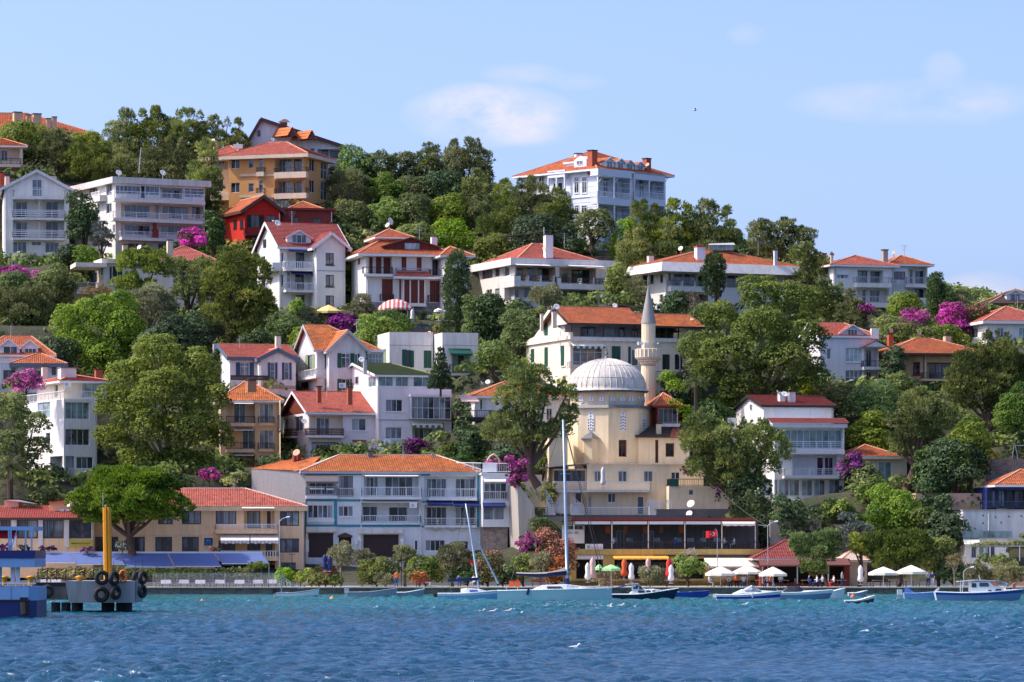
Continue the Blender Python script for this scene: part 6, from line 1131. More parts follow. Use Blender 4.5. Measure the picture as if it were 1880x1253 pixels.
def undergrowth():
    xs=RNG.uniform(-82,82,4500);ys=421+150*RNG.random(4500)**1.15;zs=ground(xs,ys);LB=[]
    for x,y,z in zip(xs,ys,zs):
        r=.5+1.0*RNG.random();LB.append((x,y,z+r*.3,r*1.3,r*1.2,r))
    LB=[q for q in LB if not(985<CX+q[0]*FL/q[1]<1345 and q[1]<437)and not(1395<CX+q[0]*FL/q[1]<1560 and q[1]<437)and not(1680<CX+q[0]*FL/q[1]and q[1]<426)and not(q[1]<424 and CX+q[0]*FL/q[1]<960)]
    L=np.array(LB);V=[];T=[]
    for(cx,cy,cz,rx,ry,rz)in LB:
        n=int(24*rx);d=unitv(n);d[:,2]=np.abs(d[:,2]);p=np.array([cx,cy,cz])+d*np.array([rx,ry,rz])*(.7+.4*RNG.random((n,1)));nr=d+unitv(n)*.6;nr/=np.linalg.norm(nr,axis=1,keepdims=True);t=np.cross(nr,unitv(n));t/=np.linalg.norm(t,axis=1,keepdims=True);s=np.cross(nr,t);k=.22+.14*RNG.random((n,1))
        V.append(np.stack([p-t*k,p+s*k*.8,p+t*k,p-s*k*.8],1).reshape(-1,3));T.append(np.clip(.4+RNG.normal()*.25+RNG.normal(size=n)*.2,0,1))
    v=np.concatenate(V);return npmesh('undergrowth',v,np.arange(len(v)).reshape(-1,4),'l_broad',tint=np.concatenate(T))
tag(undergrowth(),'dense green undergrowth of shrubs covering the hillside between the houses',None,None,'stuff')
# ------------------------------------------------------------------ trees, from the ridge down
g1='pines on the ridge above the apartments'
for a in(
 (35,262,42,44,548,'broad','dark round tree in front of the hilltop villa at the far left'),
 (105,287,46,40,545,'pine','olive green pine below the hilltop villa roof, right of the dark round tree'),
 (158,262,40,24,553,'yel','yellow green tree peeping over the pines beside the hilltop villa roof'),
 (165,305,50,42,543,'pine','pine above the gap between the gabled apartments and the flat roofed block'),
 (228,245,36,36,551,'pine','light tufted pine on the skyline above the flat roofed block with two points'),
 (285,245,50,38,550,'pine','tallest skyline pine directly above the roof aerial of the flat roofed block'),
 (345,248,48,38,550,'pine','skyline pine above the right end of the flat roofed block'),
 (400,258,40,36,549,'pine','skyline pine left of the large white chalet'),
 (438,247,22,24,550,'pine','small pine touching the left corner of the large white chalet'),
 (235,300,48,34,542,'pine','dark pine right behind the left dish of the flat roofed block'),
 (310,298,54,34,541,'pine','dark pine right behind the aerial of the flat roofed block'),
 (375,312,34,46,531,'pine','dark pine hiding the left end of the ochre apartments'),
 (98,258,60,16,560,'broad','low dark tree behind the chimneys of the hilltop villa')):tree(*a)
for a in(
 (150,395,27,52,514,'dark','dark glossy tree in the gap between the gabled apartments and the flat roofed block'),
 (186,436,20,36,511,'spruce','narrow grey green conifer at the left foot of the flat roofed block'),
 (160,468,28,20,508,'bright','bright green bush below the dark glossy tree'),
 (352,443,30,27,510,'mag','large magenta bougainvillea right of the flat roofed block'),
 (395,425,20,48,513,'dark','dark tree squeezed between the flat roofed block and the red wooden house'),
 (20,500,42,14,506,'mag','pink bougainvillea hedge under the gabled apartments'),
 (72,505,18,12,505,'mag','small pink bougainvillea beside the porch of the gabled apartments'),
 (98,520,44,34,500,'broad','rounded green tree below the gabled apartments'),
 (28,525,38,28,499,'bright','light green bush under the pink bougainvillea hedge'),
 (122,462,20,16,509,'dark','trimmed dark hedge under the lowest slatted balcony'),
 (180,540,40,14,496,'dry','brownish shrub below the cantilevered balcony of the cream house')):tree(*a)
tree(40,575,65,48,492,'pine','wide olive green pine above the lilac house at the left edge',lobes=((10,560,34,26,0),(60,550,40,26,1),(30,585,40,24,-1),(80,585,26,22,0)),trunk=(45,640))
tree(185,612,82,75,478,'bright','big feathery green tree left of centre above the tall off white block',name='tree',lobes=((205,565,50,28,0),(150,590,42,36,0),(215,610,50,40,-2),(140,640,42,40,-1),(195,655,50,40,-2),(250,640,30,40,0)),trunk=(190,720))
tree(272,568,54,42,484,'olive','grey olive green tree right of the feathery tree, below the pines',name='tree')
tree(258,505,54,46,491,'pine','broad dark pine covering the middle of the cream modernist house',lobes=((245,485,36,22,0),(285,490,30,24,0),(235,525,30,20,-1),(270,535,34,18,-1)),trunk=(265,600))
tree(345,520,46,46,490,'pine','pine covering the right half of the cream modernist house under its roof',lobes=((330,500,30,22,0),(370,498,30,22,0),(345,535,34,24,-1),(385,540,26,24,0)),trunk=(350,620))
tree(443,545,66,92,487,'pine','tall dark pine with reddish trunk left of the tall white house',lobes=((430,480,36,24,0),(470,500,30,28,0),(405,520,36,28,0),(450,545,44,30,-1),(480,570,28,34,0),(415,580,36,34,0),(455,610,40,34,0)),trunk=(403,640))
# the wooded slope in the middle
wood=(
 (650,292,34,28,549,'bright','bright skyline tree just right of the large white chalet'),(694,300,40,26,550,'broad','second skyline tree right of the large white chalet'),(742,303,38,26,551,'broad','low rounded skyline tree halfway between chalet and tall dark pine'),(790,300,34,30,550,'pine','skyline pine just left of the tallest dark pine'),
 (858,306,50,42,548,'pine','tallest dark pine on the middle skyline with spiky top'),(820,345,46,34,543,'dark','dark tree under the tallest middle skyline pine'),(640,350,40,40,540,'olive','greyish green tree at the right foot of the ochre apartments'),(700,352,48,32,541,'bright','bright round tree in the wood above the roof dishes of the maroon shuttered villa'),(760,352,44,32,543,'broad','mid green tree in the centre of the upper wood'),
 (880,352,40,32,541,'pine','pine at the right end of the upper wood'),(648,410,42,42,527,'broad','dark green tree right of the red wooden house annex'),(705,402,50,34,530,'bright','light green tree just behind the villa cupola dishes'),(765,396,46,38,530,'broad','tree behind the villa chimney, upper one'),(822,396,44,38,530,'broad','tree in the wood left of the lower dark pines'),(645,465,26,34,507,'bush','tangled green shrub between the tall white house and the maroon shuttered villa'),(628,520,16,50,504,'bush','climbing greenery at the right wall of the tall white house'),(760,440,50,30,517,'broad','bushy tree directly behind the main ridge of the maroon shuttered villa'),(830,440,46,34,516,'bright','light green tree behind the right hip of the maroon shuttered villa'),
 (930,372,34,34,537,'pine','pine rising left of the wooden mansion'),(880,405,42,42,530,'pine','dense pine in the wood, left neighbour of the mansion pines'),(925,420,48,42,524,'pine','pine above the left end of the grey modern house roof'),(905,455,50,26,515,'broad','bushes behind the left parapet of the grey modern house'),
 (975,375,46,40,527,'pine','tall pine covering the left wing of the wooden mansion'),(1022,400,36,44,519,'pine','dark pine in front of the left wing of the wooden mansion'),(985,432,56,34,514,'dark','dark pine behind the tall pink chimney of the grey modern house'),(1043,440,26,34,513,'dark','dark cedar left of the pale trunked tree below the mansion'))
for a in wood:tree(*a)
tree(1094,415,42,32,512,'broad','leafy tree with forked pale trunk directly under the wooden mansion',name='tree',trunk=(1090,475),tr=.28)
for a in(
 (1152,400,30,22,513,'bright','bright rounded tree under the veranda of the wooden mansion'),(1185,412,42,34,512,'pine','spreading pine below the right veranda of the wooden mansion'),(1236,415,46,36,513,'pine','pine right of the wooden mansion on the skyline, second from the mansion'),(1290,412,46,34,514,'pine','skyline pine above the glass roof lantern'),(1335,425,34,36,514,'pine','skyline pine right of the glass roof lantern'),(1170,462,40,32,507,'pine','dense pine above the left end of the broad fascia house'),(1232,458,46,30,508,'pine','pine behind the dish of the broad fascia house'),(1295,450,40,24,510,'pine','pine behind the six pot chimney'),(1365,455,30,26,510,'dark','dark pine behind the right hip of the broad fascia house'),
 (1132,512,24,32,496,'broad','small tree between the grey modern house and the broad fascia house'),(1166,530,20,26,492,'olive','grey olive at the left foot of the broad fascia house'),(1180,550,14,26,490,'olive','slim olive shrub just left of the minaret tip')):tree(*a)
tree(1420,445,62,42,507,'pine','large skyline pine between the broad fascia house and the twin roof house',lobes=((1400,430,30,22,0),(1440,422,28,18,0),(1465,445,36,24,0),(1415,462,40,22,0)),trunk=(1440,520))
tree(1482,492,44,40,503,'pine','dark pine in front of the left end of the twin roof house',lobes=((1475,470,30,20,0),(1500,495,26,20,0),(1470,510,30,14,0)),trunk=(1480,560))
tree(838,543,23,74,478,'cypress','tall dark cypress column right of the maroon shuttered villa',k=34)
tree(893,588,32,58,475,'dark','dark rounded evergreen right of the tall cypress',name='tree',k=24)
tree(1311,508,21,40,486,'cypress','dark cypress in front of the fascia of the broad white house',k=22)
tree(1240,564,25,28,482,'dark','dark round conifer right of the minaret cone',name='tree')
tree(1718,543,18,36,497,'cypress','group of dark pointed cypresses right of the twin roof house',k=20)
tree(1742,556,14,24,496,'cypress','smaller dark cypress beside the pointed group on the right skyline',k=14)
for a in(
 (952,598,34,34,470,'bright','bright green tree left of the stepped gable house'),(905,655,36,36,462,'bright','light green tree right of the flat topped white house'),(868,560,20,34,474,'bright','lighter climber between the cypress and the rounded evergreen'),(1000,546,42,24,484,'olive','round grey olive tree on the terrace of the grey modern house'),(985,582,26,16,478,'bush','green bush under the grey olive tree'),(1070,566,50,12,480,'bush','row of green bushes above the orange roof of the stepped gable house'),(1215,600,30,14,470,'bush','bushes behind the lower orange roof right of the minaret'),(945,690,22,26,450,'dark','dark shrub between the cottage roof and the cream gable'),
 (578,590,25,26,488,'olive','grey green broom like shrub under the tall white house'),(632,588,38,16,487,'purp','dark red purple bush below the yellow parasol'),(700,600,54,30,480,'bright','feathery bright tree under the striped gazebo'),(522,600,40,30,483,'bright','bright rounded shrub right of the tall dark pine'),(560,618,34,18,478,'bush','bushes above the orange cross gables'),(545,560,12,22,492,'bright','small upright shrub at the left wall of the tall white house'),(660,560,26,20,488,'olive','pale shrub left of the striped gazebo'),(470,625,30,24,474,'dark','dark shrubs behind the blue shutter house chimney'),(350,625,36,60,472,'dark','dark shaded tree under the cream modernist house'),(400,660,16,30,466,'dark','dark shrub behind the left gable of the blue shutter house'),(805,590,20,10,485,'yel','yellow flowering bush on the grey garden wall')):tree(*a)
# conical spruce
def conifer(cx,top,bot,rx,Y,label,kind='cypress',nm='spruce_tree'):
    s=Y/FL;b=P(cx,bot,Y);b.z=min(b.z,b.z);o=empty(nm,b,label,'tree');H_=(bot-top)*s;LB=[]
    for i in range(9):
        f=i/9;r=rx*s*(1-f)**.9+.12
        for j in range(max(3,int(7*(1-f)))):a=j*6.28/max(3,int(7*(1-f)))+i;LB.append((b.x+r*.62*math.cos(a),b.y+r*.62*math.sin(a),b.z+H_*(f+.06),r*.42+.1,r*.42+.1,H_*.045+.1))
    leafmesh('crown',LB,kind,o,1.3);mb=MB();mb.tube([b-Z*.8,b+Z*H_*.95],[.14,.02],6);mb.build('trunk','bark',o);return o
conifer(809,640,716,21,443,'conical green spruce in front of the flat topped white house')
# plane trees
tree(300,745,138,136,438,'plane','huge round plane tree standing left of the beige apartments',lobes=((290,650,60,44,0),(350,680,52,44,0),(240,690,48,44,0),(300,720,60,50,-3),(385,735,46,44,-1),(215,745,44,44,-1),(260,780,56,44,-3),(345,785,58,48,-3),(400,800,36,40,0),(205,805,36,40,0),(250,840,46,34,-2),(320,845,46,34,-2),(375,850,36,30,0)),trunk=(318,905),tr=.5)
tree(1385,625,140,132,452,'plane','huge spreading plane tree right of the minaret',lobes=((1400,540,66,40,0),(1460,550,46,40,0),(1320,585,56,36,0),(1400,600,66,44,-3),(1470,620,52,46,-1),(1285,640,40,36,0),(1340,650,54,44,-3),(1430,670,60,44,-4),(1490,690,38,40,0),(1300,690,44,44,-1),(1370,710,54,40,-3),(1440,730,40,34,-1),(1265,720,26,34,0),(1325,740,40,26,0)),trunk=(1400,800),tr=.5)
# left foreground planting
tree(42,800,56,72,430,'plane','dense dark olive tree at the left edge below the lilac house',lobes=((20,760,36,34,0),(62,780,36,32,0),(25,815,38,38,-1),(72,825,30,34,0),(40,855,34,30,0)),trunk=(45,925))
for a in((48,704,38,26,441,'mag','arching pink bougainvillea in front of the lilac house'),(88,900,30,26,424,'broad','green leafy bush at the foot of the tall off white block'),(140,915,18,16,420,'bush','bush behind the orange shed roofs of the restaurant'),(384,873,26,16,428,'mag','small pink bougainvillea under the plane tree behind the hotel roof'),(432,872,26,20,426,'yel','yellow green vine on the terrace above the hotel roof'),(310,885,40,22,428,'dark','dark shade bush behind the round stone pine'),(545,838,20,24,436,'broad','green bush below the wooden balcony of the pink house'),(762,822,27,17,441,'purp','dark purple bougainvillea under the green roofed house'),(824,830,32,17,440,'bush','rounded trimmed hedge right of the purple bougainvillea'),(868,815,34,30,437,'dark','dark shrubs under the railed terrace of the small cottage'),(860,790,26,20,439,'dark','shaded shrub directly below the black deck'),(905,852,20,10,427,'mag','pink flowering spray beside the pointed garden arch'),(930,830,40,26,434,'dark','dark undergrowth tree under the big pine left of the mosque'),(1000,835,18,34,436.5,'broad','green climbing tree behind the mosque corner tower')):tree(*a)
tree(948,868,25,32,417.5,'mag','bright magenta bougainvillea hanging over the corner of the blue trimmed house',trunk=(952,898),lobes=((935,845,12,9,0),(950,858,16,14,0),(962,850,14,9,0),(944,878,15,15,0),(958,880,12,12,0),(948,893,10,8,0)))
palm=empty('palm_tree',P(20,935,424),'shaggy palm with drooping fronds at the left edge','tree');mb=MB();mb.tube([P(20,1000,424),P(18,860,424)],[.4,.3],8);mb.build('trunk','bark',palm)
def fronds(c,n,L,par,drop=1.0):
    for i in range(n):
        a=i*2.399;e=1.2-1.5*i/n;m=MB();pts=[]
        for t in np.linspace(0,1,7):pts.append(c+Vector((math.cos(a)*math.cos(e)*L*t,math.sin(a)*math.cos(e)*L*t,math.sin(e)*L*t-drop*L*.55*t*t)))
        for p,q in zip(pts,pts[1:]):
            d=(q-p);sd_=d.cross(Z).normalized()
            for sg in(-1,1):
                for k in range(4):b0=p.lerp(q,k/4);b1=p.lerp(q,k/4+.14);m.poly([b0,b1,b1+sd_*sg*.42-Z*.22+d*.3])
        o=m.build('frond','l_palm',par);o.data.attributes.new('tint','FLOAT','FACE').data.foreach_set('value',np.clip(RNG.normal(.5,.2,len(o.data.polygons)),0,1).astype(np.float32))
fronds(P(18,858,424),34,3.6,palm)
p2=empty('palm_tree',P(1278,790,440),'small palm half in shade below the plane tree right of the minaret','tree');mb=MB();mb.tube([P(1278,800,440),P(1277,700,440)],[.22,.18],7);mb.build('trunk','bark',p2);fronds(P(1277,700,440),22,1.9,p2)
tree(236,910,96,54,409,'spine','bright round topped stone pine in front of the sand coloured hotel',lobes=((215,893,60,36,0),(268,898,54,38,0),(172,925,44,36,-1),(303,930,36,36,-1),(235,930,54,34,-3),(205,882,44,28,2),(190,948,36,26,-1),(268,940,44,28,-2)),trunk=(252,1040),tr=.4)
tree(965,770,84,90,424,'pine','large open pine with tall bare trunk left of the mosque dome',lobes=((985,690,26,24,0),(960,705,26,26,0),(945,735,34,26,0),(975,740,34,28,-1),(1003,725,20,18,0),(1040,725,22,18,0),(1048,755,20,14,0),(920,775,30,22,0),(905,800,24,18,0),(940,805,36,20,-1),(985,800,36,20,0),(1030,790,24,20,0),(1045,775,16,16,0),(960,770,34,26,0)),trunk=(988,890),tr=.42)
tree(1345,830,104,76,425,'pine','wide pine overlapping the right wing of the mosque',lobes=((1290,780,36,24,0),(1275,815,30,28,0),(1320,810,40,30,-1),(1350,840,40,32,-2),(1395,800,36,24,0),(1420,825,36,30,0),(1400,855,40,26,-1),(1290,860,34,26,0),(1335,880,40,22,-1),(1380,885,34,20,0)),trunk=(1345,960),tr=.4)
# right side slope
for a in(
 (1512,558,52,34,490,'pine','olive pine bush under the balconies of the twin roof house'),(1560,570,36,30,487,'pine','second olive pine bush right below the twin roof house balconies'),(1495,610,30,30,476,'broad','green shrub left of the grey arched dormer house'),(1590,570,18,16,486,'mag','pink flowering spray below the lower balcony of the twin roof house'),(1640,600,40,24,482,'broad','green bushes above the chimneys of the earth coloured house'),(1675,578,32,24,486,'mag','magenta bougainvillea under the corner balcony of the twin roof house'),(1690,607,36,18,481,'broad','green shrubs below the magenta bougainvillea'),(1752,572,36,20,488,'mag','long magenta bougainvillea left of the white villa at the right edge'),(1790,575,26,22,489,'pink','rosy flowering shrub right of the long magenta bougainvillea'),(1735,610,44,22,482,'broad','green hedge left of the white villa wall'),(1760,545,24,18,497,'olive','grey skyline bush right of the dark cypresses'),(1660,555,30,20,494,'bush','green creeper under the right wing of the twin roof house'),
 (1482,700,24,22,456,'yel','light green small tree left of the grey arched dormer house, lower'),(1545,735,44,36,455,'yel','yellow green acacia in front of the grey arched dormer house'),(1610,745,50,44,452,'bright','bright leafy tree below the earth coloured house'),(1590,790,44,36,447,'broad','leafy tree behind the orange roof of the low bungalow'),(1650,700,24,30,458,'broad','tree between the grey dormer house and the earth coloured house'),(1530,795,30,34,449,'dark','dark shrub right behind the glazed balcony house')):tree(*a)
tree(1690,780,58,62,433,'pine','leaning pine with thick curved trunk right of the low bungalow',lobes=((1690,745,44,26,0),(1665,775,36,26,0),(1720,770,36,30,0),(1650,815,22,36,0),(1700,800,36,24,0)),trunk=(1662,900),tr=.45)
tree(1810,700,86,64,452,'pine','large olive coloured pine below the white villa at the right edge',lobes=((1790,665,40,26,0),(1840,660,40,28,0),(1770,700,40,26,0),(1820,715,44,30,-1),(1870,690,30,36,0),(1775,740,34,22,0),(1840,750,34,24,0)),trunk=(1810,810))
for a in(
 (1864,762,38,58,446,'bright','bright leafy tree at the right edge beside the playground'),(1755,855,58,64,429,'dark','big dark shady tree left of the rubble wall',),(1775,800,42,34,430,'broad','lit green crown above the big dark shady tree'),(1708,900,30,28,427,'dark','dark hedge tree in front of the bungalow windows'),(1700,835,26,34,431,'dark','dark foliage right of the leaning pine trunk'),(1566,848,24,30,431,'purp','purple bougainvillea between the glazed balcony house and the bungalow'),(1585,880,30,30,430,'broad','green hedge under the purple bougainvillea'),(1640,932,56,42,419,'bright','large bright green bush right of the grey blue conifer'),(1540,938,44,24,423,'broad','green shrubs below the terrace of the glazed balcony house'),(1600,905,34,26,426,'broad','green shrub under the low bungalow'),(1700,960,34,40,417,'broad','olive shrub left of the dishes on the white retaining wall'),(1735,990,36,50,414,'dark','dark green trees left of the teal roofed garden house'),(1455,945,36,40,418,'dark','dark climbing shrub above the crimson hipped kiosk'),(1567,962,28,32,415,'spruce','grey blue conifer behind the round pine of the kiosk'),(1505,960,24,28,418,'broad','bush between the dark climber and the grey blue conifer'),(1720,930,40,22,423,'dark','trimmed dark hedge under the peach garden wall')):tree(*a[:7])
tree(1497,1008,56,36,402,'spine','round clipped stone pine in front of the crimson kiosk',lobes=((1480,1000,34,24,0),(1515,998,34,24,0),(1495,1018,44,20,-1)),trunk=(1520,1072),tr=.18)
tree(1497,1044,28,18,399,'spine','smaller dark green round pine crown just below the clipped stone pine',trunk=(1510,1074))
tree(1577,1005,20,30,403,'pine','slim pine with twin trunks between the kiosk and the big round pine',trunk=(1577,1074))
tree(1650,1015,58,44,403,'spine','broad round bushy pine behind the two open white parasols',lobes=((1625,1005,36,30,0),(1670,1000,40,30,0),(1650,1025,48,26,-1)),trunk=(1650,1075))
for a in((1722,1020,34,44,404,'broad','mid green bush left of the small bare quay tree'),(1795,1052,26,18,399,'olive','ball shaped grey bush against the pink wall'),(1850,1052,30,18,399,'olive','second ball shaped grey bush at the right edge'),(1830,1030,46,12,404,'bush','green hedge under the vine pergola'),(1750,1050,30,26,402,'dark','dark shrub behind the quay lamp post'),(1265,1044,34,24,402,'bright','bushy green tree right of the red closed parasol'),(1225,1058,22,16,400,'dry','thin shrub left of the bushy green tree'),(1195,1058,22,18,399,'olive','feathery shrub between two white closed parasols'),(1120,1060,36,18,400,'dry','brown twiggy shrub in front of the cafe'),
 (625,1022,24,26,406,'olive','leaning olive tree in front of the first garage door'),(665,1028,22,22,405,'olive','small pale olive tree between the two garage doors'),(744,1022,23,22,405,'olive','olive tree right of the second garage door'),(832,1028,34,32,404,'olive','large rounded olive tree in front of the blue trimmed house'),(897,1034,30,22,403,'pink','oleander with pink flowers right of the large olive'),(994,1034,20,26,402,'olive','upright grey broom shrub left of the tall mast'),(966,1000,22,22,406,'mag','pink bougainvillea at the foot of the concrete wall'),(1015,996,36,26,407,'rust','rust orange flowering bush left of the cafe'),(1022,1035,26,14,402,'rust','low orange flowering bush behind the furled sail'),(958,1030,22,16,404,'bush','green and orange hedge below the concrete wall'),(992,975,22,26,411,'bush','dark ivy clump under the mosque terrace'),(600,1050,24,16,402,'pink','rosy shrub beside the two furled blue parasols'),(560,1060,20,12,400,'yel','small yellow green bush at the corner of the hotel'),(585,1060,18,12,399,'yel','clipped light bush under the furled blue parasols'),(615,1062,16,10,399,'bush','clipped dark bush below the leaning olive'),(690,1045,44,20,404,'bush','dark green hedge between the olives'),(785,1045,36,22,404,'bush','green hedge left of the large rounded olive'),(860,1055,40,16,403,'dark','shadowy hedge behind the lawn of the small sailing boat'),(925,1052,24,18,402,'dark','dark hedge right of the oleander'),(708,1060,20,8,398,'olive','low grey shrub on the quay lawn'),(770,1058,16,12,398,'rust','low orange shrub beside the quay lawn'),(525,1052,24,12,401,'bright','green shrub at the right end of the blue awnings'),(470,1040,26,10,406,'bush','potted greenery under the right end of the blue awnings'),(225,1004,14,10,407,'white','white oleander left of the yellow pier piles'),(160,1010,20,6,408,'purp','purple flowers below the yellow sign'),(90,1008,24,6,408,'purp','dark flower box under the restaurant windows'),(393,1010,18,5,413,'pink','red flowers under the hotel sign')):tree(*a)
tree(1752,1030,18,16,397,'dry','small bare quay tree left of the fishing boat',name='tree',trunk=(1753,1076),tr=.09,dens=.5)
tree(1272,560,16,34,481,'dry','bare twiggy shrub right of the dark round conifer',dens=.35,limbs=8)
# climbing ivy and vines
def ivy(name,label,kind,pts,dens=1.0,cat='ivy'):
    c=P(*pts[0][:3]);o=empty(name,c,label,cat);leafmesh('foliage',[(*P(x,y,Y),r*Y/FL,.5,rz*Y/FL)for x,y,Y,r,rz in pts],kind,o,dens*1.3);mb=MB();mb.tube([P(pts[0][0],pts[0][1],pts[0][2]+.1),P(pts[-1][0],pts[-1][1]+20,pts[-1][2]+.1)],.05,5);mb.build('stem','bark',o)
ivy('ivy','curtain of dark ivy hanging right of the mosque annex down to the cafe','dark',[(1350,905,421,20,24),(1375,895,421,24,24),(1400,900,421,18,28),(1355,935,420,16,24),(1385,935,420,28,34),(1405,950,420,18,30),(1380,975,419,22,26),(1405,985,419,12,20)])
ivy('creeper','trailing creeper with red flowers on the mosque annex wall','purp',[(1322,900,427,6,12),(1318,915,427,5,12),(1312,895,427,7,7)],.6)
ivy('creeper','magenta creeper at the green panelled balcony of the mosque','mag',[(1255,862,427,6,7),(1259,870,427,6,7),(1264,855,427,5,6)],.8)
ivy('vine','leafy grape vine covering the pergola at the right edge','yel',[(1795,1003,406,16,6),(1820,999,406,16,6),(1845,1002,406,14,6),(1865,998,406,14,7),(1885,1000,406,14,7),(1852,1012,406,6,8),(1880,985,407,10,6)],1.0,'vine')
ivy('creeper','green creeper spreading over the garden pavilion beside the minaret','bright',[(1240,740,439,14,8),(1255,752,439,14,10),(1262,770,439,10,14),(1240,712,441,20,16),(1225,695,442,16,14)],1.0)
ivy('creeper','hanging creeper on the grey slope wall above the kiosk','dark',[(1430,925,415,16,20),(1445,950,415,14,20),(1465,940,415,14,24),(1490,945,415,16,18)],.8)
pg=empty('pergola',P(1830,1026,406),'white pergola frame carrying the grape vine at the right edge','pergola');mb=MB()
for x in(1782,1812,1846,1872):mb.bar(P(x,1030,405.6),P(x,1002,405.6),.09)
mb.build('post','pwhite',pg);mb=MB();mb.bar(P(1780,1003,405.6),P(1895,1003,405.6),.1);mb.bar(P(1780,1001,408),P(1895,1001,408),.1);mb.build('beam','pgrey',pg)

for x,w_,lb in((120,40,'long low hedge under the blue awnings, left end'),(215,40,'long low hedge under the blue awnings behind the pier head'),(320,45,'long low hedge under the blue awnings, middle'),(420,45,'long low hedge under the blue awnings near the striped awnings')):
    o=empty('hedge',P(x,1066,405),lb,'hedge');leafmesh('foliage',[(*P(x-w_+w_*2*i/7,1056,405),.75,.5,.75)for i in range(8)],'broad',o);mb=MB();mb.bar(P(x-w_,1063,405),P(x+w_,1063,405),.4,.3);mb.build('planter','pbrown',o)
for a in((862,760,30,34,448,'dark','dark tree behind the left end of the black deck'),(850,835,26,24,433,'dark','dark shrub left of the white terrace railing'),(500,850,30,20,434,'dark','dark shrubs above the corrugated side wall'),(1010,900,14,20,428,'broad','shrub at the corner tower foot of the mosque'),(1300,770,40,36,445,'dark','dark trees in deep shade below the huge right plane tree'),(1400,800,40,40,446,'dark','shaded dark tree left of the glass balcony house'),(1245,700,26,30,447,'dark','dark shrub between the minaret and the right plane tree'),(640,330,22,30,545,'bright','light green treetop touching the right balconies of the white chalet'),(1560,640,30,26,478,'broad','green bushes behind the roof of the grey arched dormer house'),(1830,640,40,26,474,'pine','dark pine tops under the white villa'),(1640,665,20,40,466,'dark','dark climber between the grey dormer house and the earth house'),(100,640,40,30,474,'dark','dark tree between the lilac house and the feathery tree'),(300,640,60,50,468,'dark','dark trees in the shade below the cream modernist house'),(420,470,20,40,505,'dark','dark tree under the red wooden house'),(110,690,26,20,452,'dark','shaded tree behind the tall off white block')):tree(*a)
# ------------------------------------------------------------------ boats
def stations(fn,xs):return[fn(x)for x in xs]
def hull(o,L,Bm,dr,prof,mats,flip=1,yaw=0,deck='hullw',par=None,bands=None,transom=.75,rake=.3,zs=1.0):
    """o: waterline point amidships; prof(t) -> (half beam 0..1, sheer height); t 0 stern .. 1 bow; bands: (fraction from top, material)"""
    bands=bands or[(0,mats)];n=15;rings=[];c,s=math.cos(yaw),math.sin(yaw)
    def W(x,y,z):x*=flip;return Vector((o.x+x*c-y*s,o.y+x*s+y*c,o.z+z*zs))
    ts=np.linspace(0,1,n);lev=[(-dr,.35),(-.02,.82),(.0,.84)]+[(None,f)for f in(.35,.7,1.0)]
    for t in ts:
        hb,sh=prof(t);r=[];x=(t-.5)*L;
        for z,f in lev:
            zz=z if z is not None else sh*f;k=f if z is not None else .84+.16*f;xx=x+(rake*(zz)*max(0,t-.75)*4*.5 if t>.75 else 0)-(rake*.3*zz*(1-t*4)if t<.25 else 0);r.append((xx,hb*Bm/2*k,zz))
        rings.append(r)
    mb=MB();mb.cm=0;nl=len(lev)
    for i in range(n-1):
        for j in range(nl-1):
            zc=(rings[i][j][2]+rings[i][j+1][2])/2/max(.01,rings[i][-1][2]);mb.cm=0
            for q,(fr,m_)in enumerate(bands):
                if zc<=1-fr:mb.cm=q
            for sg in(-1,1):
                a,b,c_,d=rings[i][j],rings[i+1][j],rings[i+1][j+1],rings[i][j+1];mb.poly([W(p[0],p[1]*sg,p[2])for p in(a,b,c_,d)])
    mb.cm=0;mb.poly([W(p[0],p[1]*sg,p[2])for sg in(-1,1)for p in(rings[0]if sg<0 else rings[0][::-1])])
    ho=mb.build('hull',[m_ for _,m_ in bands],par,True)
    md=MB()
    for i in range(n-1):a,b=rings[i][-1],rings[i+1][-1];md.poly([W(a[0],-a[1]*.96,a[2]-.03),W(b[0],-b[1]*.96,b[2]-.03),W(b[0],b[1]*.96,b[2]-.03),W(a[0],a[1]*.96,a[2]-.03)])
    md.build('deck',deck,par)
    mg=MB()
    for sg in(-1,1):mg.tube([W(r[-1][0],r[-1][1]*sg,r[-1][2])for r in rings],.045,5)
    mg.build('gunwale',deck if deck!='woodplank' else 'hullw',par);return W
def shell(W,par,name,mat,sect,win=None,winmat='gd'):
    """cabin from stations (x, half width at foot, foot z, half width at top, top z)"""
    mb=MB();mb.loft([[W(x,-w0,z0),W(x,-w1,z1-.08),W(x,-w1*.85,z1),W(x,w1*.85,z1),W(x,w1,z1-.08),W(x,w0,z0)]for x,w0,z0,w1,z1 in sect]);o=mb.build(name,mat,par)
    for q in(win or[]):
        x0,x1,z0,z1,wa,wb,sk=q;m=MB();m.loft([[W(x0,-wa-.02,z0),W(x1,-wa-.02,z0),W(x1-sk,-wb-.02,z1),W(x0+(sk if sk>0 else 0)*.3,-wb-.02,z1)],[W(x0,-wa+.02,z0),W(x1,-wa+.02,z0),W(x1-sk,-wb+.02,z1),W(x0,-wb+.02,z1)]]);m.build('cabin_window',winmat,o)
    return o
def outboard(W,x,par,mat='hullw'):
    m=MB();m.loft([[W(x-.35,y,z),W(x+.1,y,z)]+[W(x+.1,y,z2),W(x-.35,y,z2)]for y,z,z2 in((-.18,.45,.95),(.18,.45,.95))]);o=m.build('outboard_motor',mat,par);m=MB();m.bar(W(x-.1,0,.5),W(x-.45,0,-.2),.12,.2);m.build('motor_leg','pgrey',o)
def boat(name,label,px,py,Y,cat='boat'):o_=P(px,py,Y);o_.z=0;return empty(name,o_,label,cat),o_
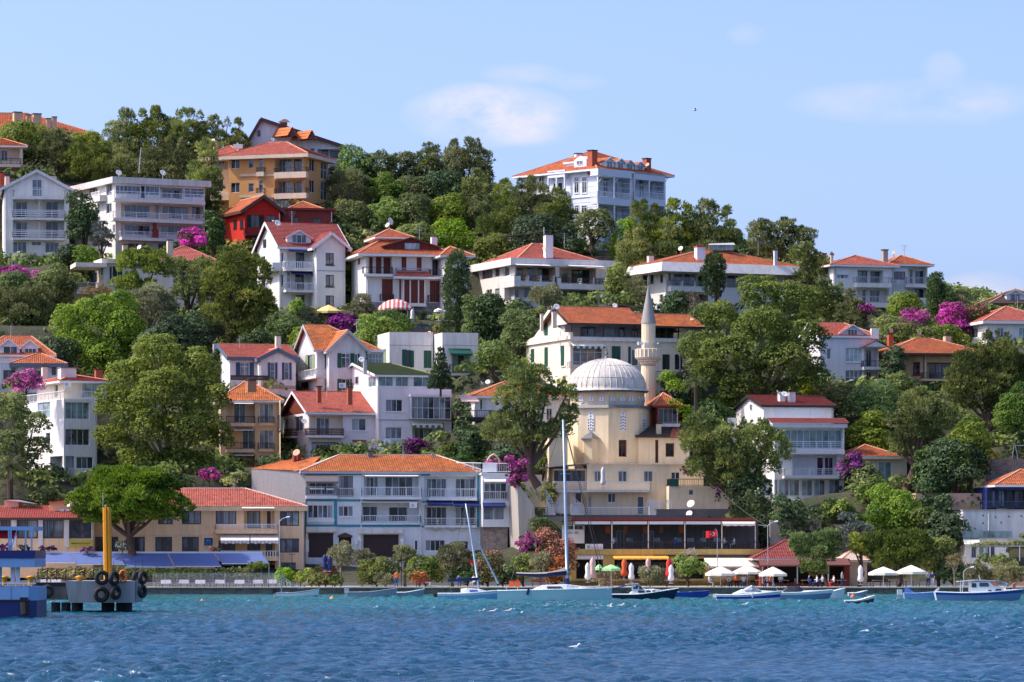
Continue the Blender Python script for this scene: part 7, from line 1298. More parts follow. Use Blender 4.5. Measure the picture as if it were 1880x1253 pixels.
std=lambda h0,h1,hm=None:(lambda t:(min(1,.78+.5*t)*(1-max(0,(t-.55)/.45)**2.2)+.015,h0+(h1-h0)*max(0,t-.3)**1.6*1.7))
bk=1/FL
# big racing yacht
b,o=boat('sailing_yacht','long pale aqua sailing yacht with tall mast and furled sail on its boom',1018,1104,344,'sailboat')
L=209*344*bk;W=hull(o,L,3.0,.35,lambda t:((.80+.2*math.sin(t*2.4))*(1-max(0,(t-.5)/.5)**2.3)*.98+.02,2.05+.55*t),'hullaqua',par=b,bands=[(0,'hullaqua')],rake=.05,zs=.45)
k=344*bk;X=lambda px:(px-1018)*k;Zy=lambda py:Zp(py,344)/.45
shell(W,b,'coachroof','hullw',[(X(980),.9,2.1,.6,2.5),(X(996),1.0,2.1,.8,3.2),(X(1040),1.0,2.2,.85,3.35),(X(1068),.8,2.3,.5,3.0),(X(1090),.5,2.4,.2,2.5)],[(X(1004),X(1034),2.5,2.95,1.0,.9,.25)])
mb=MB();mb.tube([W(X(1041.5),0,2.6),W(X(1039),0,Zy(960)),W(X(1034),0,Zy(771))],[.15,.14,.09],8);mast=mb.build('mast','mast',b,True);mb=MB();mb.tube([W(X(1041.5),0,2.6),W(X(1041),0,Zy(1062))],[.24,.2],8);mb.build('mast_boot','navy',mast);mb=MB();mb.bar(W(X(1029),0,Zy(870)),W(X(1046),0,Zy(870)),.05);mb.bar(W(X(1030),0,Zy(775)),W(X(1036),0,Zy(772)),.05);mb.build('spreader','mast',mast)
mb=MB();mb.tube([W(X(946),0,Zy(1054)),W(X(990),0,Zy(1057)),W(X(1040),0,Zy(1052))],[.14,.2,.24],7);bo=mb.build('boom','navycloth',b,True);mb=MB();mb.loft([[W(x,-.16,z),W(x,.16,z),W(x,.08,z+h_),W(x,-.08,z+h_)]for x,z,h_ in((X(948),Zy(1053),.2),(X(980),Zy(1054),.25),(X(1010),Zy(1053),.3),(X(1026),Zy(1051),.5),(X(1039),Zy(1049),.9))]);mb.build('furled_sail','sail',bo)
mb=MB()
for p_,q_,r_ in(((1034,771),(1106,1062),.035),((1034,772),(1117,1078),.02),((1034,772),(936,1072),.02),((1036,840),(1045,1070),.02)):mb.tube([W(X(p_[0]),0,Zy(p_[1])),W(X(q_[0]),0,Zy(q_[1]))],r_,4)
mb.build('rigging','rope',b);mb=MB()
for x in(930,950,970,1005,1060,1080,1100,1116):mb.tube([W(X(x),-.9,2.2),W(X(x),-.9,2.85)],.025,4)
mb.tube([W(X(925),-.9,2.8),W(X(1116),-.7,3.0)],.015,4);mb.build('guard_rail','steel',b);mb=MB();mb.bar(W(X(968),-1.35,1.3),W(X(971),-1.35,2.7),.25,.2);mb.build('fender','navy',b)
mb=MB();mb.loft([[W(X(x),y,2.55),W(X(x+8),y*.9,2.95+.12*(i%2)),W(X(x+14),y,2.6)]for i,(x,y)in enumerate([(1072,-.7),(1076,-.2),(1080,.3)])]);mb.build('folded_sail','sail',b)
# small sailboat
b,o=boat('small_sailboat','small light blue sailboat with leaning mast and blue boom cover',860,1101,352,'sailboat');k=352*bk;X=lambda px:(px-860)*k;Zy=lambda py:Zp(py,352)/.58
W=hull(o,110*k,2.1,.25,std(1.0,1.55),'hullsky',par=b,bands=[(0,'hullw'),(.16,'hullsky'),(.94,'hullnavy')],rake=.3,zs=.58)
shell(W,b,'cabin','hullw',[(X(846),.8,1.05,.6,1.75),(X(858),.8,1.1,.65,1.85),(X(880),.7,1.2,.5,1.7),(X(896),.4,1.3,.2,1.35)],[(X(861),X(880),1.32,1.56,.78,.68,.2)],'stripeblue');outboard(W,X(803),b,'black')
mb=MB();mb.tube([W(X(879),0,1.7),W(X(866),0,Zy(990)),W(X(855),0,Zy(925))],[.11,.09,.06],7);mb.build('mast','mast',b,True);mb=MB();mb.tube([W(X(822),0,Zy(1067)),W(X(878),0,Zy(1063))],[.1,.16],7);mb.build('boom','navy',b,True);mb=MB();mb.tube([W(X(915),0,Zy(1072)),W(X(886),0,Zy(1014)),W(X(862),0,Zy(960))],[.1,.08,.02],6);mb.build('furled_jib','mast',b);mb=MB();mb.tube([W(X(855),0,Zy(925)),W(X(822),0,Zy(1068))],.015,4);mb.tube([W(X(822),0,Zy(1068)),W(X(830),0,Zy(1090))],.03,4);mb.build('rigging','rope',b)
fl=MB();fl.loft([[W(X(862),0,Zy(1027)),W(X(869),0,Zy(1030)),W(X(870),0,Zy(1036)),W(X(862),0,Zy(1033))],[W(X(862),.02,Zy(1027)),W(X(869),.02,Zy(1030)),W(X(870),.02,Zy(1036)),W(X(862),.02,Zy(1033))]]);fl.build('flag','flagred',b)
# motor boats
b,o=boat('cabin_cruiser','navy hulled motor cruiser with white cabin and row of dark windows',1181,1100,354,'motorboat');k=354*bk;X=lambda px:(px-1181)*k
W=hull(o,112*k,2.0,.3,std(.85,1.9),'hullnavy',par=b,bands=[(0,'hullnavy')],rake=.5,zs=.56)
shell(W,b,'cabin','hullw',[(X(1155),.85,.85,.75,1.0),(X(1163),.85,.9,.75,1.65),(X(1200),.8,1.1,.65,1.75),(X(1218),.6,1.3,.3,1.5),(X(1232),.3,1.6,.1,1.65)],[(X(1171),X(1184),1.12,1.48,.84,.76,.1),(X(1186),X(1195),1.16,1.5,.82,.74,.1),(X(1197),X(1205),1.2,1.52,.8,.72,.15),(X(1207),X(1212),1.3,1.5,.75,.62,.15)])
shell(W,b,'wheelhouse','hullw',[(X(1160),.8,1.6,.7,2.5),(X(1166),.8,1.6,.72,2.55),(X(1172),.8,1.62,.65,2.5),(X(1184),.7,1.65,.6,1.75)],[(X(1162),X(1170),1.75,2.35,.78,.7,-.1),(X(1172),X(1181),1.75,2.3,.76,.66,.45)]);mb=MB();mb.loft([[W(X(1148),y,2.45),W(X(1172),y,2.6),W(X(1172),y,2.68),W(X(1148),y,2.52)]for y in(-.8,.8)]);mb.build('wheelhouse_roof','hullw',b);mb=MB();mb.bar(W(X(1130),0,1.9),W(X(1150),0,2.3),.5,.1);mb.build('sun_cover','bluefab',b)
b,o=boat('speedboat','white speedboat with navy side stripe and tilted white outboard motor',1372,1104,344,'motorboat');k=344*bk;X=lambda px:(px-1372)*k
W=hull(o,112*k,2.1,.25,std(.8,1.35),'hullw',par=b,bands=[(0,'hullw'),(.12,'hullw'),(.34,'stripeblue'),(.70,'hullw'),(.97,'hullnavy')],rake=.6,zs=.68);outboard(W,X(1316),b);
shell(W,b,'cabin','hullw',[(X(1345),.8,.9,.5,1.0),(X(1362),.8,1.0,.6,1.55),(X(1390),.75,1.1,.5,1.45),(X(1425),.3,1.25,.1,1.3)],[(X(1388),X(1396),1.22,1.32,.75,.72,.1)]);shell(W,b,'canopy','pgrey',[(X(1366),.7,1.4,.3,1.6),(X(1380),.7,1.45,.5,2.1),(X(1396),.6,1.4,.2,1.5)]);mb=MB();mb.bar(W(X(1380),-1.1,.45),W(X(1380),-1.1,1.0),.12);mb.build('fender','hullw',b)
b,o=boat('motor_yacht','steel blue speedboat with long dark windscreen behind the white speedboat',1470,1101,352,'motorboat');k=352*bk;X=lambda px:(px-1470)*k
W=hull(o,104*k,2.2,.25,std(1.0,1.4),'hullsteel',par=b,bands=[(0,'hullw'),(.16,'hullsteel'),(.95,'hullnavy')],rake=.6,zs=.66);shell(W,b,'windscreen','gd',[(X(1436),.8,1.1,.5,1.3),(X(1446),.85,1.1,.6,1.85),(X(1466),.85,1.1,.6,1.9),(X(1484),.7,1.15,.3,1.2)]);shell(W,b,'foredeck','hullw',[(X(1430),.9,1.0,.7,1.2),(X(1484),.8,1.1,.6,1.3),(X(1518),.2,1.3,.05,1.36)]);mb=MB();mb.bar(W(X(1428),-.3,1.2),W(X(1418),-.3,2.5),.06);mb.build('mooring_arm','steel',b)
b,o=boat('fishing_boat','blue wooden fishing boat with white wheelhouse and long canopy at the right',1795,1103,345,'fishing boat');k=345*bk;X=lambda px:(px-1795)*k
W=hull(o,152*k,2.6,.35,lambda t:((.55+.45*math.sin(min(1,t*2.2)*1.57))*(1-max(0,(t-.55)/.45)**2.2)+.02,1.05+.35*max(0,.3-t)+.95*max(0,t-.35)**1.7),'hullsteel',par=b,bands=[(0,'hullw'),(.10,'stripeblue'),(.36,'hullsteel'),(.97,'hullnavy')],rake=.5,zs=.70)
shell(W,b,'wheelhouse','hullw',[(X(1780),.85,1.0,.75,2.5),(X(1815),.85,1.1,.75,2.55),(X(1822),.8,1.15,.65,2.0),(X(1846),.5,1.4,.35,1.75)],[(X(1782),X(1791),1.75,2.3,.82,.76,.05),(X(1796),X(1814),1.85,2.35,.82,.76,.1),(X(1812),X(1819),1.25,1.42,.84,.82,.05),(X(1823),X(1838),1.3,1.55,.72,.62,.1)])
mb=MB();mb.loft([[W(X(1757),y,2.45),W(X(1790),y,2.62),W(X(1826),y,2.55),W(X(1826),y,2.63),W(X(1790),y,2.72),W(X(1757),y,2.52)]for y in(-.85,.85)]);mb.build('canopy','hullw',b);
for p_,q_,nm_ in((W(X(1765),-.75,1.1),W(X(1765),-.75,2.5),'canopy_post'),(W(X(1765),.75,1.1),W(X(1765),.75,2.5),'canopy_post'),(W(X(1800),0,2.6),W(X(1797),0,3.3),'aerial'),(W(X(1850),0,1.6),W(X(1862),0,2.3),'boat_hook')):mb=MB();mb.bar(p_,q_,.055);mb.build(nm_,'hullw',b)
mb=MB();mb=MB();mb.tube([W(X(1829),-.2,2.55),W(X(1850),-.2,2.15)],[.2,.15],6);mb.build('paddle_board','gt',b);mb=MB();mb.bar(W(X(1716),0,1.2),W(X(1724),0,1.6),.15);mb.build('stern_post','hullw',b);mb=MB();mb.bar(W(X(1862),.1,1.5),W(X(1862),.1,2.2),.25);mb.build('buoy_bag','brickred',b)
def smallboat(name,label,x0,x1,yw,Y,mat,h0,h1,flip=1,deck='woodplank',bands=None,cat='boat'):
    b,o=boat(name,label,(x0+x1)/2,yw,Y,cat);k=Y*bk;W=hull(o,(x1-x0)*k,1.35,.15,std(h0,h1),mat,flip,0,deck,b,bands or[(0,'hullw'),(.14,mat)],rake=.4);L=(x1-x0)*k;mb=MB()
    for t in(-.25,.05,.25):mb.box(W(t*L-.1,-.5,h0+.02),W(t*L+.1,-.5,h0+.02)-W(t*L-.1,-.5,h0+.02),W(t*L,.5,0)-W(t*L,-.5,0),Z*.05)
    mb.build('thwart','hullw',b);return b,W,k,o
b,W,k,o=smallboat('dinghy','white dinghy with tilted black outboard and folded frame at the left of the boats',508,583,1094,362,'hullw',.5,.9,1,'hullgrey',[(0,'hullw'),(.5,'hullgrey')]);outboard(W,-1.95,b,'black');mb=MB();mb.bar(W(-1.5,-.4,.5),W(-1.5,-.4,1.6),.04);mb.bar(W(-1.5,.4,.5),W(-1.5,.4,1.6),.04);mb.bar(W(-1.6,-.4,1.9),W(.3,-.4,.9),.05);mb.bar(W(-1.2,.4,1.9),W(.5,.4,.9),.05);mb.build('folded_frame','steel',b)
b,W,k,o=smallboat('motor_dinghy','long grey open motorboat right of the white dinghy',640,726,1094,364,'hullgrey',.55,.95,1,'hullgrey');outboard(W,-2.3,b,'pgrey')
b,W,k,o=smallboat('skiff','small grey white skiff just left of the small sailboat',722,776,1093,366,'hullgrey',.5,.85,1,'hullw');outboard(W,-1.5,b,'black')
smallboat('rowing_boat','low bright blue rowing boat right of the navy cruiser',1228,1300,1098,362,'hullblue',.55,.7,1,'hullblue',[(0,'hullblue')])
smallboat('tender','small white tender tucked behind the steel blue speedboat bow',1500,1548,1099,360,'hullw',.6,1.0,1,'hullw')
b,W,k,o=smallboat('grey_rowboat','tiny grey blue rowboat moored at the quay behind the brown rowboat',1558,1590,1097,366,'hullgrey',.45,.7);
smallboat('brown_rowboat','small brown wooden rowboat floating off the quay',1551,1603,1109,326,'woodplank',.3,.75,1,'woodplank',[(0,'hullw'),(.2,'garage')])
b,W,k,o=smallboat('sky_rowboat','sky blue rowing boat with blue tarp at the stern of the fishing boat',1660,1724,1100,352,'hullsky',.6,.75,1,'hullsky');mb=MB();mb.loft([[W(-1.55,-.5,.6),W(-1.55,.5,.6),W(-1.5,0,1.25)],[W(-.6,-.5,.6),W(-.6,.5,.6),W(-.8,0,.75)]]);mb.build('tarp','bluefab',b);outboard(W,-1.9,b,'hullw')
# ferry bow at the left edge
b,o=boat('ferry','blue and white ferry with open upper deck entering at the left edge',0,1138,262,'ferry');YF=262;k=YF*bk;zf=lambda py:Zp(py,YF);x1=P(66,0,YF).x;x0=x1-26;yb_=YF+6.5
def prow(name,mat,za,zb,inset=0,par=b):mb=MB();mb.loft([[Vector((x0,YF+inset,z)),Vector((x1-.5,YF+inset,z)),Vector((x1,YF+.5+inset,z)),Vector((x1+.05,YF+3,z)),Vector((x1,yb_-.5,z)),Vector((x1-.5,yb_,z)),Vector((x0,yb_,z))]for z in(za,zb)]);return mb.build(name,mat,par)
hl=prow('hull','ferryblue',-1.2,zf(1103));prow('bulwark','ferrylight',zf(1103)+.003,zf(1078),.03);mb=MB()
for x in np.arange(x1-8,x1,.55):mb.bar((x,YF+.05,zf(1078)),(x,YF+.05,zf(1071)),.04)
mb.bar((x0,YF+.05,zf(1071)),(x1,YF+.05,zf(1071)),.06);mb.build('rail','pwhite',b);mb=MB();mb.box((x1-1.1,YF-.02,zf(1103)),(.55,0,0),(0,.1,0),(0,0,.22));mb.build('hawse_hole','black',hl)
mb=MB()
for x in np.arange(x1-9,x1-.3,1.45):mb.box((x,YF-.0,zf(1102)),(.03,0,0),(0,.035,0),(0,0,zf(1079)-zf(1102)))
mb.build('plate_seam','hullsteel',b);mb=MB();mb.box((x0,YF-.1,zf(1104.5)),(x1-x0-.4,0,0),(0,.12,0),(0,0,.12));mb.build('rub_rail','black',hl);mb=MB();mb.tube([Vector((x1-.75,YF-.12,zf(1106))),Vector((x1-.7,YF-.16,zf(1128)))],.32,8);mb.build('bow_fender','rubber',hl)
for k in range(4):mb=MB();mb.box((x1-7.6+1.25*k,YF+1.96,zf(1062)),(.8,0,0),(0,.03,0),(0,0,zf(1050)-zf(1062)));mb.build('window','gd',b)
mb=MB();mb.box((x0,YF+.1,zf(1042)),(x1-x0-.1,0,0),(0,6.2,0),(0,0,zf(1026)-zf(1042)));mb.build('upper_deck','ferrylight',b);mb=MB();mb.box((x0,YF+.05,zf(1025.8)),(x1-x0-.1,0,0),(0,.12,0),(0,0,zf(1011)-zf(1026)));mb.box((x1-.2,YF+.2,zf(1025.8)),(.12,0,0),(0,6,0),(0,0,zf(1011)-zf(1026)));mb.build('deck_screen','ferryblue',b)
mb=MB();mb.box((x0,YF+.3,zf(974)),(x1-x0-.2,0,0),(0,5.6,0),(0,0,zf(967)-zf(974)));mb.build('awning_roof','ferrylight',b);mb=MB()
for px in(-60,-20,15,19,46,57):mb.bar((P(px,0,YF).x,YF+.35,zf(1011)),(P(px,0,YF).x,YF+.35,zf(974)),.1)
mb.bar((P(18,0,YF).x,YF+.35,zf(1011)),(P(30,0,YF).x,YF+.35,zf(974)),.06);mb.build('roof_post','ferrylight',b);mb=MB()
for px in(16,25):mb.box((P(px,0,YF).x,YF+1,zf(1071)),(.28,0,0),(0,.28,0),(0,0,zf(1042)-zf(1071)))
mb.build('deck_post','pinkwhite',b);mb=MB();mb.box((x0,YF+2,zf(1078)),(x1-x0-3,0,0),(0,3,0),(0,0,zf(1042)-zf(1078)));mb.build('deck_house','pinkwhite',b)
mb=MB();mb.loft([[P(-30,966,YF-.0)+Vector((0,1.2,0)),P(10,967,YF)+Vector((0,1.2,0)),P(30,975,YF)+Vector((0,1.2,0)),P(22,990,YF)+Vector((0,1.2,0)),P(-30,988,YF)+Vector((0,1.2,0))],[P(-30,966,YF)+Vector((0,1.23,0)),P(10,967,YF)+Vector((0,1.23,0)),P(30,975,YF)+Vector((0,1.23,0)),P(22,990,YF)+Vector((0,1.23,0)),P(-30,988,YF)+Vector((0,1.23,0))]]);mb.build('ensign','flagred',b)
for px,kd in((2,'mag'),(11,'mag'),(36,'rust'),(44,'pink')):leafmesh('flower_box',[(P(px,0,YF).x,YF+.7,zf(1008),.28,.25,.3)],kd,b)
# ------------------------------------------------------------------ pier, piles, tyres, bollards
YP=284;kp=YP*bk;zp=lambda py:Zp(py,YP)
pr=empty('concrete_pier',P(190,1100,YP),'weathered concrete pier head on dark piles in front of the ferry','pier');pr['kind']='thing'
mb=MB();a_=P(120,0,YP).x;c_=P(248,0,YP).x;mb.loft([[(a_+.25,YP,zp(1107)),(c_,YP,zp(1107)),(c_,YP+6,zp(1107)),(a_+.25,YP+6,zp(1107))],[(a_,YP,zp(1067)),(c_,YP,zp(1067)),(c_,YP+6,zp(1067)),(a_,YP+6,zp(1067))]]);mb.build('pier_head','pierc',pr)
mb=MB();mb.box((P(40,0,YP).x,YP+1.5,zp(1102)),(a_-P(40,0,YP).x-.05,0,0),(0,4,0),(0,0,zp(1076)-zp(1102)));mb.build('pier_arm','dark_shade_conc',pr);mb=MB();mb.box((P(60,0,YP).x,YP+1.4,zp(1076)+.01),(P(122,0,YP).x-P(60,0,YP).x,0,0),(0,3,0),(0,0,.22));mb.build('fender_beam','black',pr)
for x0_,x1_ in((88,105),(107,124),(126,147),(181,205),(208,238)):
    mb=MB();mb.tube([((P(x0_,0,YP).x+P(x1_,0,YP).x)/2,YP+2,zp(1107)),((P(x0_,0,YP).x+P(x1_,0,YP).x)/2,YP+2,-1.5)],(x1_-x0_)/2*kp,10);mb.build('pile','rubber',pr)
yp=empty('mooring_piles',P(199,1045,YP+1),'tall yellow steel mooring pile rising from the pier head','mooring pile');
for x in(192.5,200):mb=MB();mb.tube([P(x+2,1066,YP+1.5),P(x,932,YP+1.5)],.17,10);mb.build('pile','yellow',yp)
mb=MB();mb.tube([P(196,1066,YP+1.2),P(194,929,YP+1.2)],.05,6);mb.build('pipe','yellow',yp);mb=MB();mb.tube([P(189,930,YP+1.5),P(189,905,YP+1.5)],.02,4);mb.bar(P(186,911,YP+1.5),P(192,915,YP+1.5),.03);mb.tube([P(194,930,YP+1.5),P(194,927,YP+1.5)],.08,8);mb.build('light_mast','pgrey',yp)
def tyre(px,py,r,dep,ax,label,grp='tyre fenders hung on the pier'):
    c=P(px,py,dep);t=empty('tyre',c,label,'tyre',grp);R_=r*dep*bk;mb=MB();n,m=20,8;w_=R_*.36;ax=Vector(ax).normalized();u=ax.cross(Z).normalized();v=u.cross(ax)
    rings=[]
    for i in range(n):
        th=2*math.pi*i/n;d=u*math.cos(th)+v*math.sin(th);rings.append([c+d*(R_-w_*.8+w_*.8*math.cos(2*math.pi*j/m))+ax*w_*math.sin(2*math.pi*j/m)for j in range(m)])
    mb.loft(rings+[rings[0]],True,False);mb.build('tread','rubber',t,True);mb=MB();mb.bar(c+Z*R_*.9,c+Z*(R_*.9+.8),.03);mb.build('chain','rope',t)
for q in((187,1061,14,YP-.5,(.25,-1,0),'upper left tyre fender on the pier head below the yellow pile'),(186,1092,15,YP-.5,(.2,-1,0),'lower left tyre fender on the pier head below the yellow pile'),(209,1062,14,YP-.35,(1,-.6,0),'upper tyre seen edge on beside the yellow pile foot'),(212,1088,14,YP-.35,(1,-.6,0),'lower tyre seen edge on beside the yellow pile foot'),(262,1061,13,YP+.4,(1,-.5,0),'upper tyre at the right end of the pier head'),(261,1086,13,YP+.4,(1,-.5,0),'lower tyre at the right end of the pier head'),(249,1062,13,YP+2.4,(1,-.3,0),'tyre behind the upper right end tyre of the pier head'),(87,1086,12.5,YP+1.0,(.1,-1,0),'big round tyre hung on the pier arm near the ferry'),(64,1084,11,YP+1.0,(.4,-1,0),'tyre half hidden behind the ferry bow')):tyre(*q)
for px,dp,lb in((146,YP+1,'orange mooring bollard at the left end of the pier head'),(56,YP+8,'orange mooring bollard seen through the ferry mid deck'),(8,YP+8,'orange mooring bollard at the far left behind the ferry')):
    c=P(px,1066,dp);bo=empty('bollard',c,lb,'bollard','orange bollards on the pier');mb=MB();mb.lathe(c,[(.2,-.35),(.2,.08),(.3,.2),(.34,.28),(.1,.36),(0,.36)],10);mb.build('bollard_body','yellow',bo,True);mb=MB();mb.bar(c+Vector((-.42,0,.18)),c+Vector((.42,0,.18)),.1);mb.build('horn','yellow',bo)
lr=empty('life_ring',P(226,1062,YP-.1),'red lifebuoy hanging between the pier tyres','lifebuoy');mb=MB();c=P(226,1058,YP-.1);mb.tube([c+Vector((.26*math.cos(t),0,.42*math.sin(t)))for t in np.linspace(0,6.283,13)],.09,6,False);mb.build('ring','orange',lr,True);mb=MB();mb.bar(P(226,1066,YP),P(226,1046,YP),.05);mb.build('ring_post','pdark',lr)
fn=empty('pier_fence',P(150,1062,300),'dark post and rope fence along the pier walkway behind the ferry','fence');mb=MB();[mb.bar(P(x,1066,300),P(x,1044,300),.07)for x in range(70,190,17)];mb.build('post','pdark',fn);mb=MB()
for x in range(70,172,17):mb.tube([P(x,1046,300),P(x+8.5,1050,300),P(x+17,1046,300)],.025,4)
mb.build('rope','yellow',fn)
# ------------------------------------------------------------------ promenade things
QZ=.66
def parasol_closed(px,ytop,ybot,Y,mat,label,w=6,grp='closed parasols on the waterfront'):
    s=Y*bk;c=P(px,ybot,Y);c.z=max(c.z,QZ)if ybot>1030 else c.z;o=empty('closed_parasol',c,label,'parasol',grp);H_=Zp(ytop,Y)-c.z;r=w*s;mb=MB();mb.lathe(c,[(r*.3,H_*.14),(r*.95,H_*.2),(r*1.05,H_*.3),(r*.7,H_*.5),(r*.85,H_*.72),(r*.75,H_*.86),(r*.25,H_*.97),(.02,H_)],14,-.18);mb.build('canopy',mat,o,True);mb=MB();mb.tube([c,c+Z*H_],.03,6);mb.cbox(c,.4,.4,.08);mb.build('pole','pgrey',o)
for q in((1079,1033,1070,396,'awn_white','short white closed parasol left of the two by the brown twiggy shrub'),(1088,1023,1068,397,'awn_pink','tall beige pink closed parasol near the cafe corner',7),(1146,1026,1064,398,'awn_redorange','orange red closed parasol under the orange cafe awning',6.5),(1159,1034,1070,396,'awn_white','white closed parasol right of the orange red one'),(1190,1024,1060,399,'awn_pink','pinkish closed parasol in the shade of the cafe'),(1228,1026,1066,397,'awn_red','bright red closed parasol',6.5),(1232,1037,1072,395,'awn_white','white closed parasol touching the bright red one'),(1580,1038,1074,396,'awn_white','white closed parasol right of the slim twin trunk pine',6),(757,568,592,484,'awn_white','white closed parasol beside the striped gazebo',4.5),(1107,857,897,427.5,'awn_white','white closed parasol on the mosque balcony',5),(596,1018,1050,399,'navy','blue and white furled parasol, left of the pair by the hotel',5.5),(605,1021,1050,399,'navy','blue and white furled parasol, right of the pair by the hotel',5.5)):parasol_closed(*q)
def parasol(px,ye,yt,hw,ybot,Y,mat,label,grp='open white parasols',sides=8,drop=.25):
    s=Y*bk;c=P(px,ybot,Y);c.z=QZ if ybot>1000 else c.z;o=empty('parasol',c,label,'parasol',grp);ze=Zp(ye,Y)-c.z;zt_=Zp(yt,Y)-c.z;r=hw*s/math.cos(math.pi/sides);mb=MB();a0=math.pi/sides
    mb.lathe((c.x,c.y,c.z),[(r,ze-drop),(r,ze),(r*.55,ze+(zt_-ze)*.52),(.04,zt_)],sides);mb.build('canopy',mat,o);mb=MB();mb.tube([c,c+Z*zt_],.035,6);mb.cbox(c,.7,.7,.1);mb.build('pole','pwhite',o);mb=MB()
    for j in range(sides):th=2*math.pi*j/sides;mb.bar(c+Vector((r*.98*math.cos(th),r*.98*math.sin(th),ze-.02)),c+Z*(zt_-.04),.025)
    mb.build('rib','pgrey',o)
for q in((1323,1053,1040,26,1076,397,'awn_cream','square cream parasol, left of the pair in front of the cream awning'),(1372,1050,1038,25,1076,398,'awn_cream','square cream parasol, right of the pair in front of the cream awning'),(1419,1054,1041,24,1076,395,'awn_cream','white parasol in front of the brown kiosk awning'),(1622,1052,1041,26,1078,394,'awn_cream','open white parasol beside the round bushy pine, left one'),(1673,1050,1038,26,1078,394,'awn_cream','open white parasol beside the round bushy pine, right one'),(1122,1044,1037,16,1068,397,'awn_lime','light green parasol in front of the cafe'),(1100,1043,1036,7,1066,401,'awn_lime','small half hidden green parasol in the cafe doorway')):parasol(*q)
parasol(603,572,560,23,590,488,'awn_yellow','pale yellow parasol in the garden of the tall white house',None,8,.3);parasol(805,570,566,8,590,485,'awn_white','small white parasol in the stone arch terrace of the maroon shuttered villa',None)
gz=empty('gazebo',P(726,590,487),'red and white striped gazebo roof in front of the maroon shuttered villa','gazebo');s_=487*bk;c=P(726,567,487);mb=MB();mb.lathe(c,[(34*s_,-.25),(34*s_,0),(24*s_,10*s_),(12*s_,15.5*s_),(.05,17.5*s_)],12);mb.build('canopy','stripe_red',gz);mb=MB()
for a in range(6):th=a*math.pi/3+.3;p_=c+Vector((31*s_*math.cos(th),31*s_*math.sin(th),0));mb.bar(p_,p_-Z*2.1,.08)
mb.build('post','pwhite',gz)
# flag, lamps, posts
fg=empty('flagpole',P(1317,1040,404),'flagpole with red Turkish flag in front of the cafe terrace','flag');mb=MB();mb.tube([P(1317,1060,404),P(1317,977,404)],.04,6);mb.tube([P(1317,978,404),P(1315.5,973,404),P(1312,972,404)],.03,5);mb.build('pole','pgrey',fg);mb=MB();nx=12;cols=[]
fx=lambda t:P(1316.5-20.5*t,0,404).x;fy=lambda t:404-.05+.10*math.sin(t*7);zt_,zb_=Zp(974,404),Zp(986.5,404);sg_=lambda t:-.10*t
for i in range(nx):t0,t1=i/nx,(i+1)/nx;mb.poly([(fx(t0),fy(t0),zb_+sg_(t0)),(fx(t1),fy(t1),zb_+sg_(t1)),(fx(t1),fy(t1),zt_+sg_(t1)),(fx(t0),fy(t0),zt_+sg_(t0))])
fo=mb.build('flag_cloth','flagred',fg);mb=MB();zc=(zt_+zb_)/2;hf=(zt_-zb_)
def arc(cx_,r,a0,a1,n=14):return[(cx_+r*math.cos(t),r*math.sin(t))for t in np.linspace(a0,a1,n)]
tc_=.36;wf=fx(0)-fx(1);pt=lambda u,v:(fx(0)-u,fy(u/wf)-.02,zc+v+sg_(u/wf));ou=arc(tc_*wf,hf*.27,.75,5.53);inn=arc(tc_*wf+hf*.07,hf*.21,.85,5.43)
for i in range(13):mb.poly([pt(*ou[i]),pt(*ou[i+1]),pt(*inn[i+1]),pt(*inn[i])])
st=[(tc_*wf+hf*.36+hf*(.13 if i%2==0 else .05)*math.cos(math.pi+i*math.pi/5),hf*(.13 if i%2==0 else .05)*math.sin(math.pi+i*math.pi/5))for i in range(10)];mb.poly([pt(*q)for q in st]);mb.build('crescent_and_star','pwhite',fo)
def lamp(px,yt,Y,label,double=False,base=None,dirn=1):
    c=P(px,yt,Y);b0=Vector((c.x,Y,QZ if base is None else Zp(base,Y)));o=empty('street_lamp',b0,label,'street lamp','street lamps on the waterfront');mb=MB();e=c+Vector((.7*dirn,0,.45));mb.tube([b0,c,c+Vector((.25*dirn,0,.28)),e],[.07,.05,.04,.04],6)
    if double:mb.tube([c,c+Vector((-1.0,0,.12))],.035,5)
    mb.build('pole','pgrey',o);mb=MB();mb.tube([e,e+Vector((.38*dirn,0,.06))],[.07,.1],6);mb.build('lamp_head','pwhite',o)
lamp(513,958,404,'grey street lamp in front of the hotel right window column');lamp(1409.5,966,406,'double armed street lamp left of the round pine kiosk',True);lamp(1549,706,456,'small street lamp in front of the grey arched dormer house',base=740);lamp(1769,1050,396,'short quay lamp post left of the fishing boat wheelhouse');lamp(22,470,507,'street lamp beside the porch of the gabled apartments',base=500)
for px,yt,lb in((536,1018,'thin dark sign post at the right end of the hotel'),(610,1018,'dark green post beside the furled blue parasols'),(737,1019,'dark green quay post in front of the second garage door')):
    c=P(px,yt,401);o=empty('post',Vector((c.x,401,QZ)),lb,'post');mb=MB();mb.bar((c.x,401,QZ),c,.07);mb.build('shaft','pdark',o);mb=MB();mb.bar(c-Vector((.3,0,0)),c+Vector((.35,0,0)),.06);mb.build('crossbar','pdark',o)
